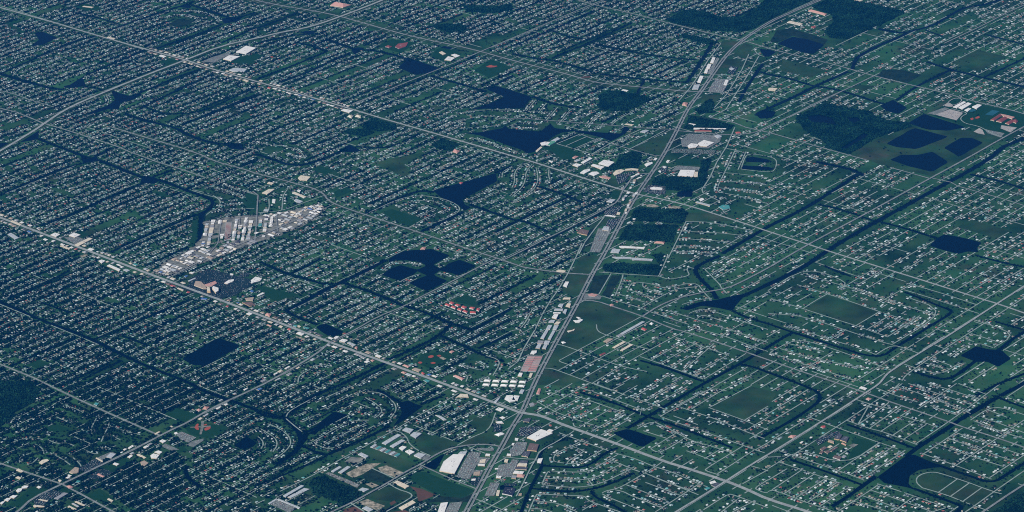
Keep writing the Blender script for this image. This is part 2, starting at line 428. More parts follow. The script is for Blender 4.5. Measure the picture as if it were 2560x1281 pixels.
for t_, pts_, w_ in [
    ('F', "1800,640 1765,655 1742,667 1737,677 1747,695 1765,712 1780,726 1792,748", 34), ('F', "2145,437 2075,482 2032,510 1982,537 1920,567 1870,597 1805,635", 36),
    ('F', "2040,405 2095,417 2132,425 2160,440", 34), ('F', "2570,345 2520,362 2502,372 2482,392 2420,430 2345,470 2270,512 2190,555 2100,607 2050,640 2007,670 1957,695 1920,712 1867,737 1820,755", 44),
    ('F', "1830,777 1867,795 1920,810 1982,832 2070,860 2195,900 2245,865 2330,813 2387,779 2357,770 2265,732", 24),
    ('F', "1982,832 1957,845 1920,868 1880,892 1847,912 1805,935 1755,962 1665,1015 1622,1040 1567,1072", 28),
    ('F', "1545,1120 1515,1132 1485,1157 1460,1167 1440,1170 1400,1168 1355,1165", 20), ('F', "1355,1165 1348,1140 1360,1120 1390,1105 1430,1096", 20),
    ('F', "1355,1165 1340,1195 1325,1224 1310,1260 1300,1290", 22), ('F', "1330,1222 1380,1228 1440,1230 1490,1222 1540,1205 1585,1183", 20), ('F', "1478,1228 1485,1243 1530,1262 1570,1285", 20),
    ('F', "1450,982 1542,1010 1617,1042 1695,1067 1770,1097 1830,1120", 22), ('F', "1600,902 1655,917 1700,933 1755,954", 24), ('F', "1847,912 1880,917 1920,932 1990,957 2067,990 2000,1040 1920,1085 1895,1098", 24),
    ('F', "2575,950 2560,960 2497,992 2420,1037 2382,1062 2332,1095 2290,1122 2265,1142", 36), ('F', "2190,1192 2157,1215 2120,1242 2080,1267", 30), ('F', "2283,1222 2320,1235 2388,1260 2408,1268 2385,1285 2370,1295", 26),
    ('F', "2117,1062 2205,1092 2250,1108 2292,1124", 22), ('F', "1975,1150 2057,1177 2152,1212", 22), ('F', "2340,1162 2420,1190 2480,1210 2520,1185 2575,1150", 24), ('F', "2485,990 2520,1005 2575,1025", 24),
    ('F', "2193,554 2257,570 2345,598", 24), ('F', "2437,638 2482,652 2575,672", 22), ('F', "2425,437 2495,452 2575,478", 24), ('F', "2045,512 2095,522 2190,555", 22),
    ('F', "2495,878 2532,847 2575,822", 26), ('F', "2487,805 2520,814 2575,830", 20), ('F', "2440,902 2395,937 2367,950 2330,945 2290,932", 26), ('F', "2575,930 2495,960 2440,990", 24), ('F', "2060,665 2090,678 2127,692", 22),
    ('F', "2120,180 2040,215 1982,245 1920,272 1890,290", 34), ('F', "2130,174 2136,155 2148,140 2195,115 2245,95 2270,82", 34), ('F', "2265,82 2320,68 2345,58 2357,50 2395,27 2420,17 2457,14 2502,0 2530,-12", 32), ('F', "2195,72 2237,82 2270,82", 40),
    ('F', "1900,180 1920,187 1977,197 2027,215 2082,222 2145,240 2195,257 2220,262", 30), ('F', "2240,252 2282,222 2330,197 2377,175", 30), ('F', "2317,155 2377,175 2420,185 2457,195 2495,202 2575,222", 32), ('F', "2457,195 2490,180 2575,140", 26),
    ('F', "2465,87 2515,100 2575,116", 24), ('F', "2312,75 2357,92", 22),
    ('F', "0,185 40,197 100,214 125,222 160,224", 34), ('F', "205,216 235,220 262,226", 22), ('F', "312,285 355,300 405,312 445,322 462,335 500,350 550,362 600,362", 34), ('F', "637,386 677,397 710,410 750,415 790,405 840,385 865,372", 30), ('F', "890,367 930,370 965,370 1002,358", 24),
    ('F', "95,347 140,365 200,387 225,397", 32), ('F', "237,392 262,380 282,370", 30), ('F', "245,400 300,422 357,445", 34), ('F', "382,442 410,434 432,425", 28), ('F', "395,450 430,462 462,475 475,480 520,495 530,502", 32), ('F', "462,475 490,463 512,455", 26), ('F', "505,537 502,570 500,602 490,617 470,628", 36),
    ('F', "362,457 317,475 237,510 175,540 100,565", 26), ('F', "215,407 162,420 112,440 25,477 -20,498", 26), ('F', "495,537 437,560 360,592 275,632", 24), ('F', "455,480 425,492", 24),
    ('F', "0,757 25,765 100,800 175,827 225,847 300,885 375,920 475,957 500,975 562,997 640,1025 677,1037 712,1045", 30), ('F', "-20,752 10,757", 50),
    ('F', "232,850 287,830 400,780 475,750", 22), ('F', "190,845 125,872 25,917", 22), ('F', "305,902 255,925 205,950", 22), ('F', "0,712 50,692 110,665 200,635", 20), ('F', "20,747 125,702 175,677", 20), ('F', "105,757 140,770 175,782", 20), ('F', "305,840 340,852 370,865", 20), ('F', "382,860 420,840 462,822", 20),
    ('F', "965,650 902,685 852,707 790,737 735,770 715,777", 36), ('F', "855,707 927,730 997,760 1015,767 1065,782 1127,810 1182,826", 28), ('F', "1182,825 1240,795 1280,770", 24), ('F', "1127,812 1100,840 1040,870 972,900", 28), ('F', "965,907 940,920 865,957 790,987 745,1020 708,1043", 32), ('F', "1100,840 1170,870 1202,887 1260,905", 24), ('F', "1195,872 1240,852 1280,835", 24),
    ('F', "650,655 715,685 745,692 810,712 850,710", 24), ('F', "727,685 765,667 802,647", 20), ('F', "712,775 730,788 765,802 795,812", 26),
    ('F', "710,1042 735,1067 750,1085 752,1110 735,1135 690,1162", 38), ('F', "940,975 970,990 1000,1007", 28), ('F', "1050,1012 1075,1003 1102,992", 24), ('F', "640,1027 660,1040 705,1046", 34), ('F', "747,1110 780,1128 818,1140", 26), ('F', "820,1137 900,1103 975,1066", 24), ('F', "818,1140 730,1180 640,1215", 18),
    ('F', "470,1165 463,1178 465,1186 478,1203 507,1222", 26), ('F', "750,1085 775,1078 800,1065", 30),
    ('F', "1085,481 1060,478 1040,480 990,500 915,535", 28), ('F', "1238,434 1280,415", 26), ('F', "1160,530 1115,552 1052,580", 24), ('F', "1172,512 1240,535 1280,550 1320,556 1372,582", 24), ('F', "1240,580 1280,560 1350,525 1420,495 1432,488", 22), ('F', "1347,467 1380,478 1405,485 1455,507", 22),
    ('F', "1330,242 1380,260 1420,267 1455,270", 26), ('F', "1075,190 1155,212 1215,230", 26), ('F', "1215,222 1250,208 1282,190", 22),
    ('F', "875,135 830,152 765,185 695,207", 24), ('F', "820,100 865,117 890,125 940,127 990,140 1030,152", 26), ('F', "910,115 935,103 965,92", 20), ('F', "780,115 820,100 905,65", 22), ('F', "740,107 780,115 818,130", 22), ('F', "815,130 745,160 640,200", 24), ('F', "640,72 690,55 745,32", 22), ('F', "640,110 702,95 740,88 795,85", 24),
    ('F', "270,77 370,42 450,17 485,4", 26), ('F', "187,32 262,50 300,62", 22), ('F', "475,12 550,37 587,50", 26), ('F', "557,60 487,90 390,122", 26), ('F', "587,47 640,32", 22), ('F', "640,70 555,107", 22), ('F', "240,92 192,100 25,175 0,185", 22), ('F', "362,125 300,152 212,190", 22), ('F', "495,175 425,200 335,240", 22), ('F', "525,190 425,235 350,272", 20), ('F', "640,215 600,237 500,282 437,285 412,287 355,265", 22), ('F', "640,237 475,305 455,313", 24),
    ('F', "1487,27 1410,62 1375,77 1280,117", 26), ('F', "1377,77 1430,95 1460,97", 26), ('F', "1580,57 1480,105 1442,120 1380,147", 26), ('F', "1492,112 1555,125 1642,142 1742,150", 24), ('F', "1280,135 1355,150 1380,150 1480,180", 26), ('F', "1782,107 1765,135 1755,152 1717,207", 28), ('F', "1717,207 1617,200 1500,186", 24), ('F', "1610,200 1592,237", 22), ('F', "1907,160 1892,182 1862,225 1848,255", 30),
    ('F', "1060,805 1110,780", 20), ('F', "560,430 640,405", 18), ('F', "1300,470 1340,452", 16)]:
    CANAL(t_, pts_, w_)

# ------------------------------------------------------------------ roads
ROADS = []
def ROAD_(tile, pts, wd, label, smooth=2, m='asphalt', verge=0.0, z=None, name='road'):
    p = chaikin(P(tile, pts), smooth)
    V, Fq = [], []
    ribbon_into(V, Fq, p, wd, next_z(3.4) if z is None else z)
    o = pymesh(name, V, Fq, [M[m]])
    tag(o, label, None, None, 'structure')
    mark_ribbon(p, wd + 4 + 2 * verge, ROAD)
    ROADS.append((p, wd))
    return p

def DUAL(tile, pts, gap, wd, label, verge=0):
    p = chaikin(P(tile, pts), 2)
    a, b = ribbon_sides(p, gap)
    for q in (a, b):
        V, Fq = [], []
        ribbon_into(V, Fq, q, wd, next_z(3.4))
        tag(pymesh('road', V, Fq, [M['asphalt']]), label, None, None, 'structure')
    mark_ribbon(p, gap + wd + 6 + 2 * verge, ROAD)
    ROADS.append((p, gap + wd))
    return p

HWY = DUAL('F', "1155,1300 1165,1281 1197,1222 1227,1165 1255,1117 1280,1070 1305,1032 1317,1005 1340,950 1385,865 1445,757 1480,687 1508,640 1530,600 1560,542 1592,487 1627,437 1657,392 1690,332 1720,270 1755,227 1785,182 1817,137 1857,100 1920,58 1965,37 2052,0 2090,-18", 24, 14, 'divided highway running the length of the suburb', 30)
BLV = ROAD_('F', "-60,522 0,545 175,611 372,686 550,751 820,855 955,904 1045,937 1140,972 1240,1010 1300,1033", 26, 'straight commercial boulevard crossing the dense suburb', 0, m='pave', verge=14)
ROAD_('F', "1300,1033 1350,1040 1392,1057 1440,1075 1545,1112 1660,1155 1717,1172 1815,1204 1867,1225 1920,1250 2012,1278 2060,1295", 28, 'wide boulevard leaving the highway junction', 1, m='pave', verge=30)
PKW = ROAD_('F', "-40,8 0,20 137,58 237,88 367,125 467,152 525,172 747,235 865,270 965,300 1077,332 1215,372 1335,407 1485,455 1592,487", 20, 'long straight parkway past the largest lake', 0, m='pave', verge=24)
ROAD_('F', "1592,487 1660,500 1727,517 1805,542 1892,570 1920,580 2020,612 2080,632 2157,656 2300,700 2457,750 2492,760 2620,805", 17, 'straight road crossing the sparse grid suburb', 1, m='pave', verge=22)
FARPK = ROAD_('F', "600,-10 640,2 700,15 795,30 850,42 920,62 990,82 1065,100 1140,115 1202,130 1280,152 1360,172 1430,190 1485,207 1545,214 1635,222 1717,230 1757,230", 18, 'far parkway with broad grass verges', 1, verge=55)
ROAD_('F', "1400,-12 1440,0 1480,12 1590,37 1652,54 1717,70 1785,87 1857,102 1920,122 1987,139 2020,147 2080,161 2132,176 2185,191 2290,217 2357,232 2435,255 2520,274 2600,298", 15, 'far road crossing the highway near the woods', 1, verge=18)
ROAD_('F', "1690,328 1740,332 1790,337 1830,338 1870,336 1895,330 1920,317 1990,285 2032,262 2125,220 2185,191", 13, 'curving road from the highway to the far grid', 1, verge=15)
ROAD_('F', "1775,295 1835,308 1865,320 1920,332 2070,375 2165,401", 13, 'road passing the wetland wood', 0, verge=12)
ROAD_('F', "2225,420 2262,430 2322,447", 12, 'short road below the preserve ponds', 0, verge=10)
ROAD_('F', "2332,447 2377,457 2395,467 2502,497 2600,528", 11, 'unpaved swath road beyond the canal', 0, verge=18)
ROAD_('F', "1452,752 1492,754 1530,767 1607,792 1682,824 1710,830 1787,855 1865,882 1920,901 2002,930 2090,958 2162,983 2250,1015 2370,1055 2400,1067 2492,1096 2600,1134", 14, 'straight road across the near grid suburb', 1, verge=14)
MIDAV = ROAD_('F', "282,320 365,345 490,382 537,405 610,424 640,435 702,450 752,464 780,471 808,484 820,502 845,515 910,537 980,560 1065,588 1182,628 1240,646 1280,660 1317,672 1420,685 1482,688", 15, 'winding avenue across the middle suburb', 1, verge=20)
ROAD_('F', "-30,262 0,272 42,282 107,309 152,322 215,342 292,367 322,380 390,405 467,429 512,445", 14, 'road below the causeway bend', 0, verge=8)
ROAD_('F', "-20,222 0,228 32,235 77,252 135,269", 11, 'far road above the causeway', 0, verge=5)
ROAD_('F', "-40,893 0,912 20,920 82,945 185,995 240,1020 300,1047 400,1091", 16, 'road running beside the corner wood', 0, verge=8)
AVE = ROAD_('F', "10,1300 45,1281 80,1247 155,1212 237,1172 312,1137 400,1091 437,1072 465,1060 532,1020 640,972 715,932 790,887 815,866 827,856", 18, 'avenue with shops past the ball park', 1, verge=12)
ROAD_('F', "827,856 890,825 940,795 1015,765 1040,750 1065,737 1140,700 1190,672 1240,648", 13, 'avenue from the boulevard to the pinwheel lakes', 1, verge=6)
ROAD_('F', "-40,1140 0,1160 110,1197 155,1212 212,1242 290,1285", 15, 'road crossing the near corner junction', 0, verge=8)
CAUSE = ROAD_('F', "-30,395 0,379 65,340 97,320 112,309 160,277 205,255 287,221 375,185 462,152 552,116 640,97 702,82 760,72 802,60 847,44 905,22 960,0 1000,-18", 26, 'curving causeway parkway', 1, m='pave', verge=26)
ROAD_('F', "1560,-22 1512,0 1480,12 1280,97 1202,130 1140,157 1070,185 980,222 880,262", 13, 'diagonal road beside the square lake', 0, verge=8)
ROAD_('F', "2600,-4 2520,32 2452,67 2360,110", 12, 'far straight road at the upper corner', 0, verge=10)
ROAD_('F', "2620,286 2560,318 2507,346 2415,399 2322,449 2237,496 2160,538 2070,586 2020,613 1970,642 1920,672 1837,715 1805,725 1760,732 1692,747 1645,767 1607,792", 15, 'straight road beside the wide canal', 1, verge=8)
ROAD_('F', "2640,666 2560,717 2492,761 2380,835 2295,886 2230,927 2216,938 2207,950 2197,962 2162,985 2055,1055 1942,1125 1875,1165 1815,1204 1755,1242 1695,1278 1650,1306", 15, 'diagonal road joining the boulevard junction', 1, m='pave', verge=20)
ROAD_('F', "2640,1160 2560,1213 2515,1242 2465,1276 2430,1300", 15, 'road cutting the near corner', 0, verge=10)
ROAD_('F', "1455,610 1442,640 1420,685 1395,727 1377,752 1360,780 1337,827 1310,872 1295,905 1270,925", 10, 'frontage street left of the highway', 0, m='street')
ROAD_('F', "1510,545 1490,570 1462,607 1447,637", 10, 'frontage street by the parking rows', 0, m='street')
ROAD_('F', "1837,320 1817,367 1792,407 1775,445 1755,475 1757,483 1775,492 1800,505", 10, 'street along the sparse grid edge', 0, m='street')
ROAD_('F', "1802,110 1770,152 1740,200 1722,225 1690,262", 10, 'frontage street behind the far shop row', 0, m='street')
ROAD_('F', "1872,137 1855,175 1837,205 1817,237 1785,272", 9, 'street east of the highway', 0, m='street')
ROAD_('F', "1912,143 1897,140 1887,128 1885,122 1892,120", 9, 'winding street end by the pond', 2, m='street')
ROAD_('F', "1897,142 1875,180 1855,212 1837,240 1815,275 1777,295", 10, 'second street east of the highway', 0, m='street')
ROAD_('F', "1785,187 1865,194", 8, 'cross street east of the highway', 0, m='street')
ROAD_('F', "1757,230 1837,236 1870,236", 8, 'second cross street east of the highway', 0, m='street')
ROAD_('F', "1657,392 1630,390 1575,374 1525,360 1485,350 1452,337", 11, 'street from the highway to the lake arm', 1)
ROAD_('F', "1392,361 1480,387 1540,392", 9, 'street below the lake fields', 0, m='street')
ROAD_('F', "1392,361 1450,337", 9, 'field street by the lake', 0, m='street')
ROAD_('F', "1415,366 1465,344", 9, 'second field street by the lake', 0, m='street')
ROAD_('F', "1437,373 1485,352", 9, 'third field street by the lake', 0, m='street')
ROAD_('F', "1480,387 1525,360 1602,325", 10, 'street toward the far lake arm', 0, m='street')
ROAD_('F', "1575,374 1662,328", 9, 'field street beside the highway', 0, m='street')
ROAD_('F', "1627,437 1605,435 1580,445 1567,465 1557,477 1545,505 1520,521 1492,535 1405,580 1362,600 1280,642 1250,655", 13, 'road curling past the shopping strip', 1)
ROAD_('F', "1560,545 1512,542 1470,567", 9, 'lane by the long parking lot', 0, m='street')
ROAD_('F', "1600,1040 1605,1020", 4, 'short lane', 0, m='street')
def VERGE(p, wd, label):
    V, Fq = [], []
    ribbon_into(V, Fq, p, wd, next_z(0.0) * 0.2 + 0.45)
    tag(pymesh('verge', V, Fq, [M['field']]), label, None, None, 'structure')
VERGE(FARPK, 120, 'broad grass verge of the far parkway')
VERGE(CAUSE, 78, 'grass verge of the causeway parkway')
VERGE(PKW[2:], 62, 'grass verge of the long parkway')
VERGE(MIDAV, 52, 'grass verge of the winding avenue')
# near streets east of the highway, read one by one
EXPL = []      # (points, density, phrase)
def ST(tile, pts, dens=0.5, phrase=None, smooth=2, wd=8.5):
    p = chaikin(P(tile, pts), smooth)
    EXPL.append((p, dens, phrase, wd))
for t_, pts_, d_, ph_ in [
    ('22', "-1,-1 -2,-2", 0, None)][:0] + [
    ('22', "470,1050 840,850 950,795 1290,612", .04, 'the green field by the highway'), ('22', "475,1052 480,1062 565,1090", 0, None),
    ('22', "460,1150 750,990 1060,825 1390,650", .3, 'the long cream roofs'), ('22', "580,1190 870,1030 1180,860 1500,690", .25, 'the second long cream roof'),
    ('22', "690,1240 980,1070 1290,905 1610,735", .25, 'the sparse grid'), ('22', "800,1280 1080,1110 1380,940 1720,760", .4, 'the sparse grid edge'),
    ('22', "320,1125 400,1130 460,1150 700,1240 830,1290 1000,1350", .1, None), ('22', "450,890 500,895 660,950 760,990 1090,1110 1350,1160", .15, None), ('22', "845,690 850,755 950,800 1060,830 1190,890 1390,945", .1, None),
    ('32', "250,290 350,232 590,100 760,0", .5, 'the junction estate'), ('32', "250,290 290,320 345,325 640,160 700,130", .6, 'the junction estate'), ('32', "440,370 560,300 780,180", .6, 'the junction estate'), ('32', "590,345 640,355 880,220", .7, 'the junction estate'), ('32', "670,440 740,395 970,262", .5, 'the junction estate'), ('32', "790,480 1120,290", .7, 'the junction estate'), ('32', "890,515 1190,345", .7, 'the junction estate'),
    ('32', "590,105 1120,292", .5, 'the junction estate'), ('32', "250,180 430,285 620,352 740,395 900,440", .2, 'the junction estate'), ('32', "330,75 530,135", .3, None), ('32', "320,40 470,-40", .3, None), ('32', "250,180 330,150 430,95 600,0", .3, None), ('32', "610,395 620,430 680,440", 0, None),
    ('32', "690,45 850,95 1010,155 1310,270 1330,270", .6, 'the canal above the junction estate'), ('32', "700,40 770,0", .4, None), ('32', "820,0 1000,65 1200,145 1330,180 1420,215 1560,270", .6, 'the long canal rows'), ('32', "1000,65 1120,0", .7, None), ('32', "1110,100 1250,20", .7, 'the long canal rows'), ('32', "1200,145 1450,0", .75, 'the long canal rows'), ('32', "1330,180 1550,50 1640,0", .75, 'the long canal rows'), ('32', "1420,215 1750,30", .7, 'the long canal rows'), ('32', "1020,160 1120,100", .6, None), ('32', "1310,270 1420,215", .5, None),
    ('32', "1480,330 1700,410 2000,510 2310,620 2420,660", .55, 'the canal below the lined field'), ('32', "1480,330 1570,275 2040,20", .5, 'the canal beside the lined field'), ('32', "1640,225 1810,280 2050,360 2330,480 2520,550", .5, 'the lined field'), ('32', "1640,225 1980,40 2140,75", .6, 'the lined field'), ('32', "1790,255 2090,70 2390,-80", .6, 'the lined field'), ('32', "1960,245 2390,20", .4, 'the lined field'), ('32', "1965,240 2330,370 2440,420 2554,460", .5, 'the lined field'), ('32', "2320,365 2554,225", .5, 'the lined field'), ('32', "2345,460 2554,335", .5, None), ('32', "2370,550 2554,440", .5, None), ('32', "1960,410 2030,375", .4, None),
    ('32', "1250,450 1400,370 1540,440 1640,490 1730,540 1850,590 1980,620 2190,690", .6, 'the dark square pond'), ('32', "1310,470 1430,510 1540,545", .6, 'the dark square pond'), ('32', "1385,650 1400,640 1640,490", .5, 'the dark square pond'), ('32', "1385,650 1420,675 1490,690 1740,535", .65, 'the dark square pond'), ('32', "1700,630 1860,580", .7, 'the dark square pond'), ('32', "1820,700 1990,610", .7, 'the dark square pond'), ('32', "1920,750 2080,655", .5, 'the dark square pond'), ('32', "1740,670 1930,740 2030,780", .4, 'the dark square pond'),
    ('32', "2300,625 1930,850 1930,870 2060,910", .12, 'the empty meadow street'), ('32', "2420,660 2050,900", .2, 'the empty meadow street'), ('32', "2554,590 2420,665", .5, None), ('32', "2420,660 2520,690", .2, None),
    ('32', "470,490 550,520 700,575 880,640 1060,705 1210,740 1420,830 1480,845 1640,900 1860,1000 1950,1030", .45, 'the street under the boulevard'), ('32', "550,520 620,470", 0, None), ('32', "550,520 330,640 260,690", .3, None),
    ('32', "690,575 600,620 450,690 415,730 415,770 440,785 600,800 650,800 700,780 910,655", .55, 'the closed loop estate'), ('32', "600,625 720,670 700,690 560,770 550,800", .5, 'the closed loop estate'),
    ('32', "300,1005 305,990 350,885 380,870 500,880 700,885 780,865 830,840 1060,705", .5, 'the bowed loop estate'), ('32', "320,945 450,950 620,965 740,955 850,930 940,880 1090,800", .6, 'the bowed loop estate'), ('32', "300,1005 350,1015 500,1030 620,1035 760,1025 900,990 1050,920 1190,850", .5, 'the bowed loop estate'), ('32', "760,955 810,1020", .3, None), ('32', "980,760 1080,800 1190,850 1220,830", .5, 'the bowed loop estate'), ('32', "1190,850 1320,895", .3, None),
    ('32', "900,1090 940,1070 1040,1050 1130,1010 1320,895 1430,830 1500,780", .45, 'the fan shaped estate'), ('32', "900,1100 950,1130 1200,1230 1320,1281", .5, 'the fan shaped estate'), ('32', "1030,1060 1120,1080 1170,1110 1300,1160 1480,1235", .6, 'the fan shaped estate'), ('32', "1140,1010 1300,1075 1540,1165", .7, 'the fan shaped estate'), ('32', "1330,985 1690,1120", .6, 'the fan shaped estate'), ('32', "1410,930 1580,1000 1770,1060", .5, 'the fan shaped estate'), ('32', "1860,1005 1690,1115 1430,1281", .4, 'the fan shaped estate'), ('32', "1330,895 1860,1110", .0, None),
    ('32', "165,1281 240,1110 260,1100 500,1115 700,1120 730,1130 760,1165 820,1190 1080,1281", .5, 'the lowest canal estate'), ('32', "215,1170 340,1180 440,1190 560,1240 650,1281", .6, 'the lowest canal estate'), ('32', "180,1250 300,1250 400,1281", .5, None), ('32', "700,1265 820,1195", .4, None),
    ('32', "1910,1260 2150,1105 2200,1105 2554,1240", .3, 'the corner canal estate'), ('32', "2090,1281 2270,1140", .5, None), ('32', "2200,1281 2390,1185", .6, None), ('32', "2300,1000 2554,860", .4, None), ('32', "2380,820 2554,870", .3, None), ('32', "2430,1050 2440,1030 2554,960", .6, None), ('32', "2430,1050 2500,1085 2554,1090", .4, None),
    # the next tile to the right
    ('33', "0,735 240,720 330,660 780,370 1010,215 1290,35 1340,0", .45, 'the school street'), ('33', "0,590 190,470 420,335 760,125", .5, 'the street beyond the school'), ('33', "410,335 560,390 660,430 1110,590 1290,650", .25, 'the school lawns'), ('33', "240,735 320,655 780,815 1110,590", .35, 'the school lawns'), ('33', "110,670 260,720 700,870 820,910 960,965", .5, 'the canal below the school'), ('33', "700,870 1110,595", .45, 'the school lawns'), ('33', "820,910 1240,635", .6, 'the school lawns'), ('33', "930,955 1370,665", .6, 'the school lawns'),
    ('33', "0,850 220,715", .5, None), ('33', "100,780 340,860 560,940 740,1000", .6, 'the lower canal rows'), ('33', "40,1060 340,860", .4, 'the lower canal rows'), ('33', "160,1100 460,905", .5, 'the lower canal rows'), ('33', "280,1140 570,950", .65, 'the lower canal rows'), ('33', "390,1190 690,985", .6, 'the lower canal rows'), ('33', "510,1230 810,1030 850,1040", .5, 'the lower canal rows'), ('33', "0,1080 40,1060 160,1100 390,1190 520,1230 690,1290", .5, 'the lower canal rows'), ('33', "0,965 190,850", .6, 'the lower canal rows'),
    ('33', "780,365 1010,450 1130,475 1360,560 1470,605 1490,610", .6, 'the walled canal block'), ('33', "900,405 1015,205", 0, None), ('33', "905,405 1180,215 1210,180", .6, 'the walled canal block'), ('33', "1010,450 1330,225", .55, 'the walled canal block'), ('33', "1130,475 1340,335", .6, 'the walled canal block'), ('33', "1240,520 1470,365", .6, 'the walled canal block'), ('33', "1350,560 1590,400", .6, 'the walled canal block'), ('33', "1470,605 1790,390 2040,210 2320,0", .5, 'the wide canal street'), ('33', "1340,325 1590,400 1690,440", .5, 'the walled canal block'), ('33', "880,160 1010,205 1250,260", .4, None),
    ('33', "1080,45 1270,120 1480,180 1490,185", .6, 'the upper grid rows'), ('33', "1250,60 1310,0", .3, None), ('33', "1280,35 1450,75 1660,160 1880,235 2020,300", .6, 'the upper grid rows'), ('33', "1490,255 1650,155 1880,0", .45, 'the upper grid rows'), ('33', "1400,0 1720,110 2030,210", .6, 'the upper grid rows'), ('33', "1590,0 1810,60 2110,160", .6, 'the upper grid rows'), ('33', "1900,0 2180,110", .6, 'the upper grid rows'), ('33', "1620,220 1880,315", .5, 'the upper grid rows'),
    ('33', "1090,1010 1100,1010 1030,1060 690,1281", .5, 'the lake shore rows'), ('33', "1090,1000 1330,1080", .4, 'the lake shore rows'), ('33', "1030,1065 1220,1130 1500,1230 1640,1281", .6, 'the lake shore rows'), ('33', "1360,1090 1820,1250", .5, 'the lake shore rows'), ('33', "940,1120 1180,1200 1380,1281", .65, 'the lake shore rows'), ('33', "850,1175 1050,1230 1200,1281", .6, 'the lake shore rows'), ('33', "1250,1281 1450,1130", .5, None), ('33', "1640,1281 1770,1240", .4, None),
    ('33', "1540,710 1700,605 1940,445", .4, 'the canal street right of the wide canal'), ('33', "1540,700 1880,820 2200,945 2230,955", .45, 'the lake side rows'), ('33', "2210,940 2554,715", .5, 'the lake side rows'), ('33', "1700,605 2010,720 2350,830", .6, 'the lake side rows'), ('33', "1790,545 2120,660 2430,770", .6, 'the lake side rows'), ('33', "1870,490 2200,600 2554,720", .6, 'the lake side rows'), ('33', "1870,820 2290,545 2554,365", .5, 'the lake side rows'),
    ('33', "2554,870 2250,1080 2060,1220 1940,1300", .35, 'the oval street'), ('33', "2250,1080 2330,1100", .1, None), ('33', "1830,1130 1940,1175 2060,1220 2200,1270", .05, 'the oval street'),
    ('33', "1540,1040 1490,1000 1478,965 1490,930 1540,900 1620,882 1700,888 1890,950 2010,990 2140,1040 2260,1080", .04, 'the oval street'), ('33', "1540,1040 1700,1085 1830,1130", .04, 'the oval street'), ('33', "1700,1085 1890,950", .02, None), ('33', "1820,1125 2010,990", .05, None), ('33', "1950,1170 2130,1040", .02, None),
    ('33', "2020,365 2250,210 2554,310", .45, 'the far bank rows'), ('33', "2050,370 2330,480 2554,550", .6, 'the far bank rows'), ('33', "2110,325 2400,430 2554,490", .6, 'the far bank rows'), ('33', "2190,260 2420,350", .6, 'the far bank rows'), ('33', "2380,135 2554,20", .4, None), ('33', "2380,135 2554,200", .4, None),
    # upper grid: the closest visible blocks
    ('23', "350,530 480,445 600,380", .3, 'the big meadow'), ('23', "350,530 620,620 880,700 1200,815", .5, 'the big meadow'), ('23', "880,700 1115,560", .3, 'the big meadow'), ('23', "290,290 600,385 830,460 1110,560 1400,650 1610,720", .5, 'the big meadow'), ('23', "340,170 640,270 920,350 1090,410 1290,480 1690,600", .6, None), ('23', "980,745 1220,595", .6, None), ('23', "1100,770 1350,620", .6, None), ('23', "1200,810 1520,600", .6, None), ('23', "1240,890 1790,560 1380,410", .5, None), ('23', "1080,990 1240,890 1380,930 1500,975", .5, None), ('23', "170,690 620,840 900,920 1080,990", .6, None), ('23', "620,840 780,740", .6, None), ('23', "0,580 340,600 760,740 1120,860 1240,890", .6, None), ('23', "30,430 250,500 350,530", .5, None),
    ('23', "0,350 380,110 820,270 700,340", .55, None), ('23', "890,1250 1120,1105 1380,935 1690,735 2010,540 2310,350 2560,190", .3, None), ('23', "1690,735 1830,780", .3, None), ('23', "1340,1250 1380,1190 1630,1020 2050,750 2410,520 2560,420", .45, None), ('23', "1110,470 1180,430 1520,240", .5, None), ('23', "730,330 1090,115", .4, None), ('23', "960,65 1070,0", .4, None), ('23', "1320,175 1540,40", .5, None), ('23', "1750,310 1900,215 2190,40", .5, None), ('23', "1480,1120 1720,1200 1900,1080 1980,1075", .6, None), ('23', "1570,1075 1750,1130", .6, None), ('23', "1640,1030 1830,1100", .6, None), ('23', "1820,1010 2050,860 2250,920", .6, None), ('23', "1950,830 2060,860", .6, None), ('23', "2260,920 2490,780 2050,640", .6, None), ('23', "2030,780 2320,870", .6, None), ('23', "2060,660 2150,690", .4, None), ('23', "1360,1085 1480,1125", .3, None), ('23', "1660,890 1770,935", .3, None),
    ('23', "20,970 280,825 620,920 1120,1105 1230,1145", .45, None), ('23', "120,930 400,1020 1030,1140", .6, None), ('23', "200,880 560,960", .6, None), ('23', "240,1210 650,960", .5, None), ('23', "420,1100 860,1250 900,1245", .5, None), ('23', "20,970 400,1100", .5, None), ('23', "470,65 930,220", .4, None), ('23', "480,65 600,10", .2, None), ('23', "1370,345 1680,440 1980,540 2110,580", .4, None), ('23', "1440,290 1750,380 2080,490", .5, None),
    ('22', "1030,405 1100,240 1110,190", .3, None), ('22', "870,385 990,180", .05, None), ('22', "870,165 1120,185 1450,205 1480,210 1550,235 1620,232 1780,200 1760,165", .2, None), ('22', "1160,340 1200,265 1310,270 1420,290 1500,320 1560,325 1840,260 1920,370 1980,430", .4, None), ('22', "1310,270 1305,320 1430,360 1540,395", .4, None), ('22', "1160,340 1450,430", .5, None), ('22', "1020,370 1370,480", .3, None), ('22', "900,405 1290,525 1400,570 1500,600 1770,690", .3, None), ('22', "1290,525 1450,430 1600,355 1660,330 1870,310", .3, None), ('22', "1090,255 1200,265", .3, None), ('22', "1700,490 1860,440 2000,430", .5, None), ('22', "1500,600 1600,545", .6, None), ('22', "1770,580 1860,540 1960,540 2080,580 2400,690 2560,740", .45, None), ('22', "1580,555 1900,660 2300,780 2560,870", .45, None), ('22', "1850,630 1890,600 1940,600 2150,670", .5, None), ('22', "1720,760 1810,710 1870,690", .4, None), ('22', "2100,800 2430,600", .4, None), ('22', "1780,720 2090,790 2430,920 2560,960", .4, None), ('22', "2340,960 2560,840", .4, None),
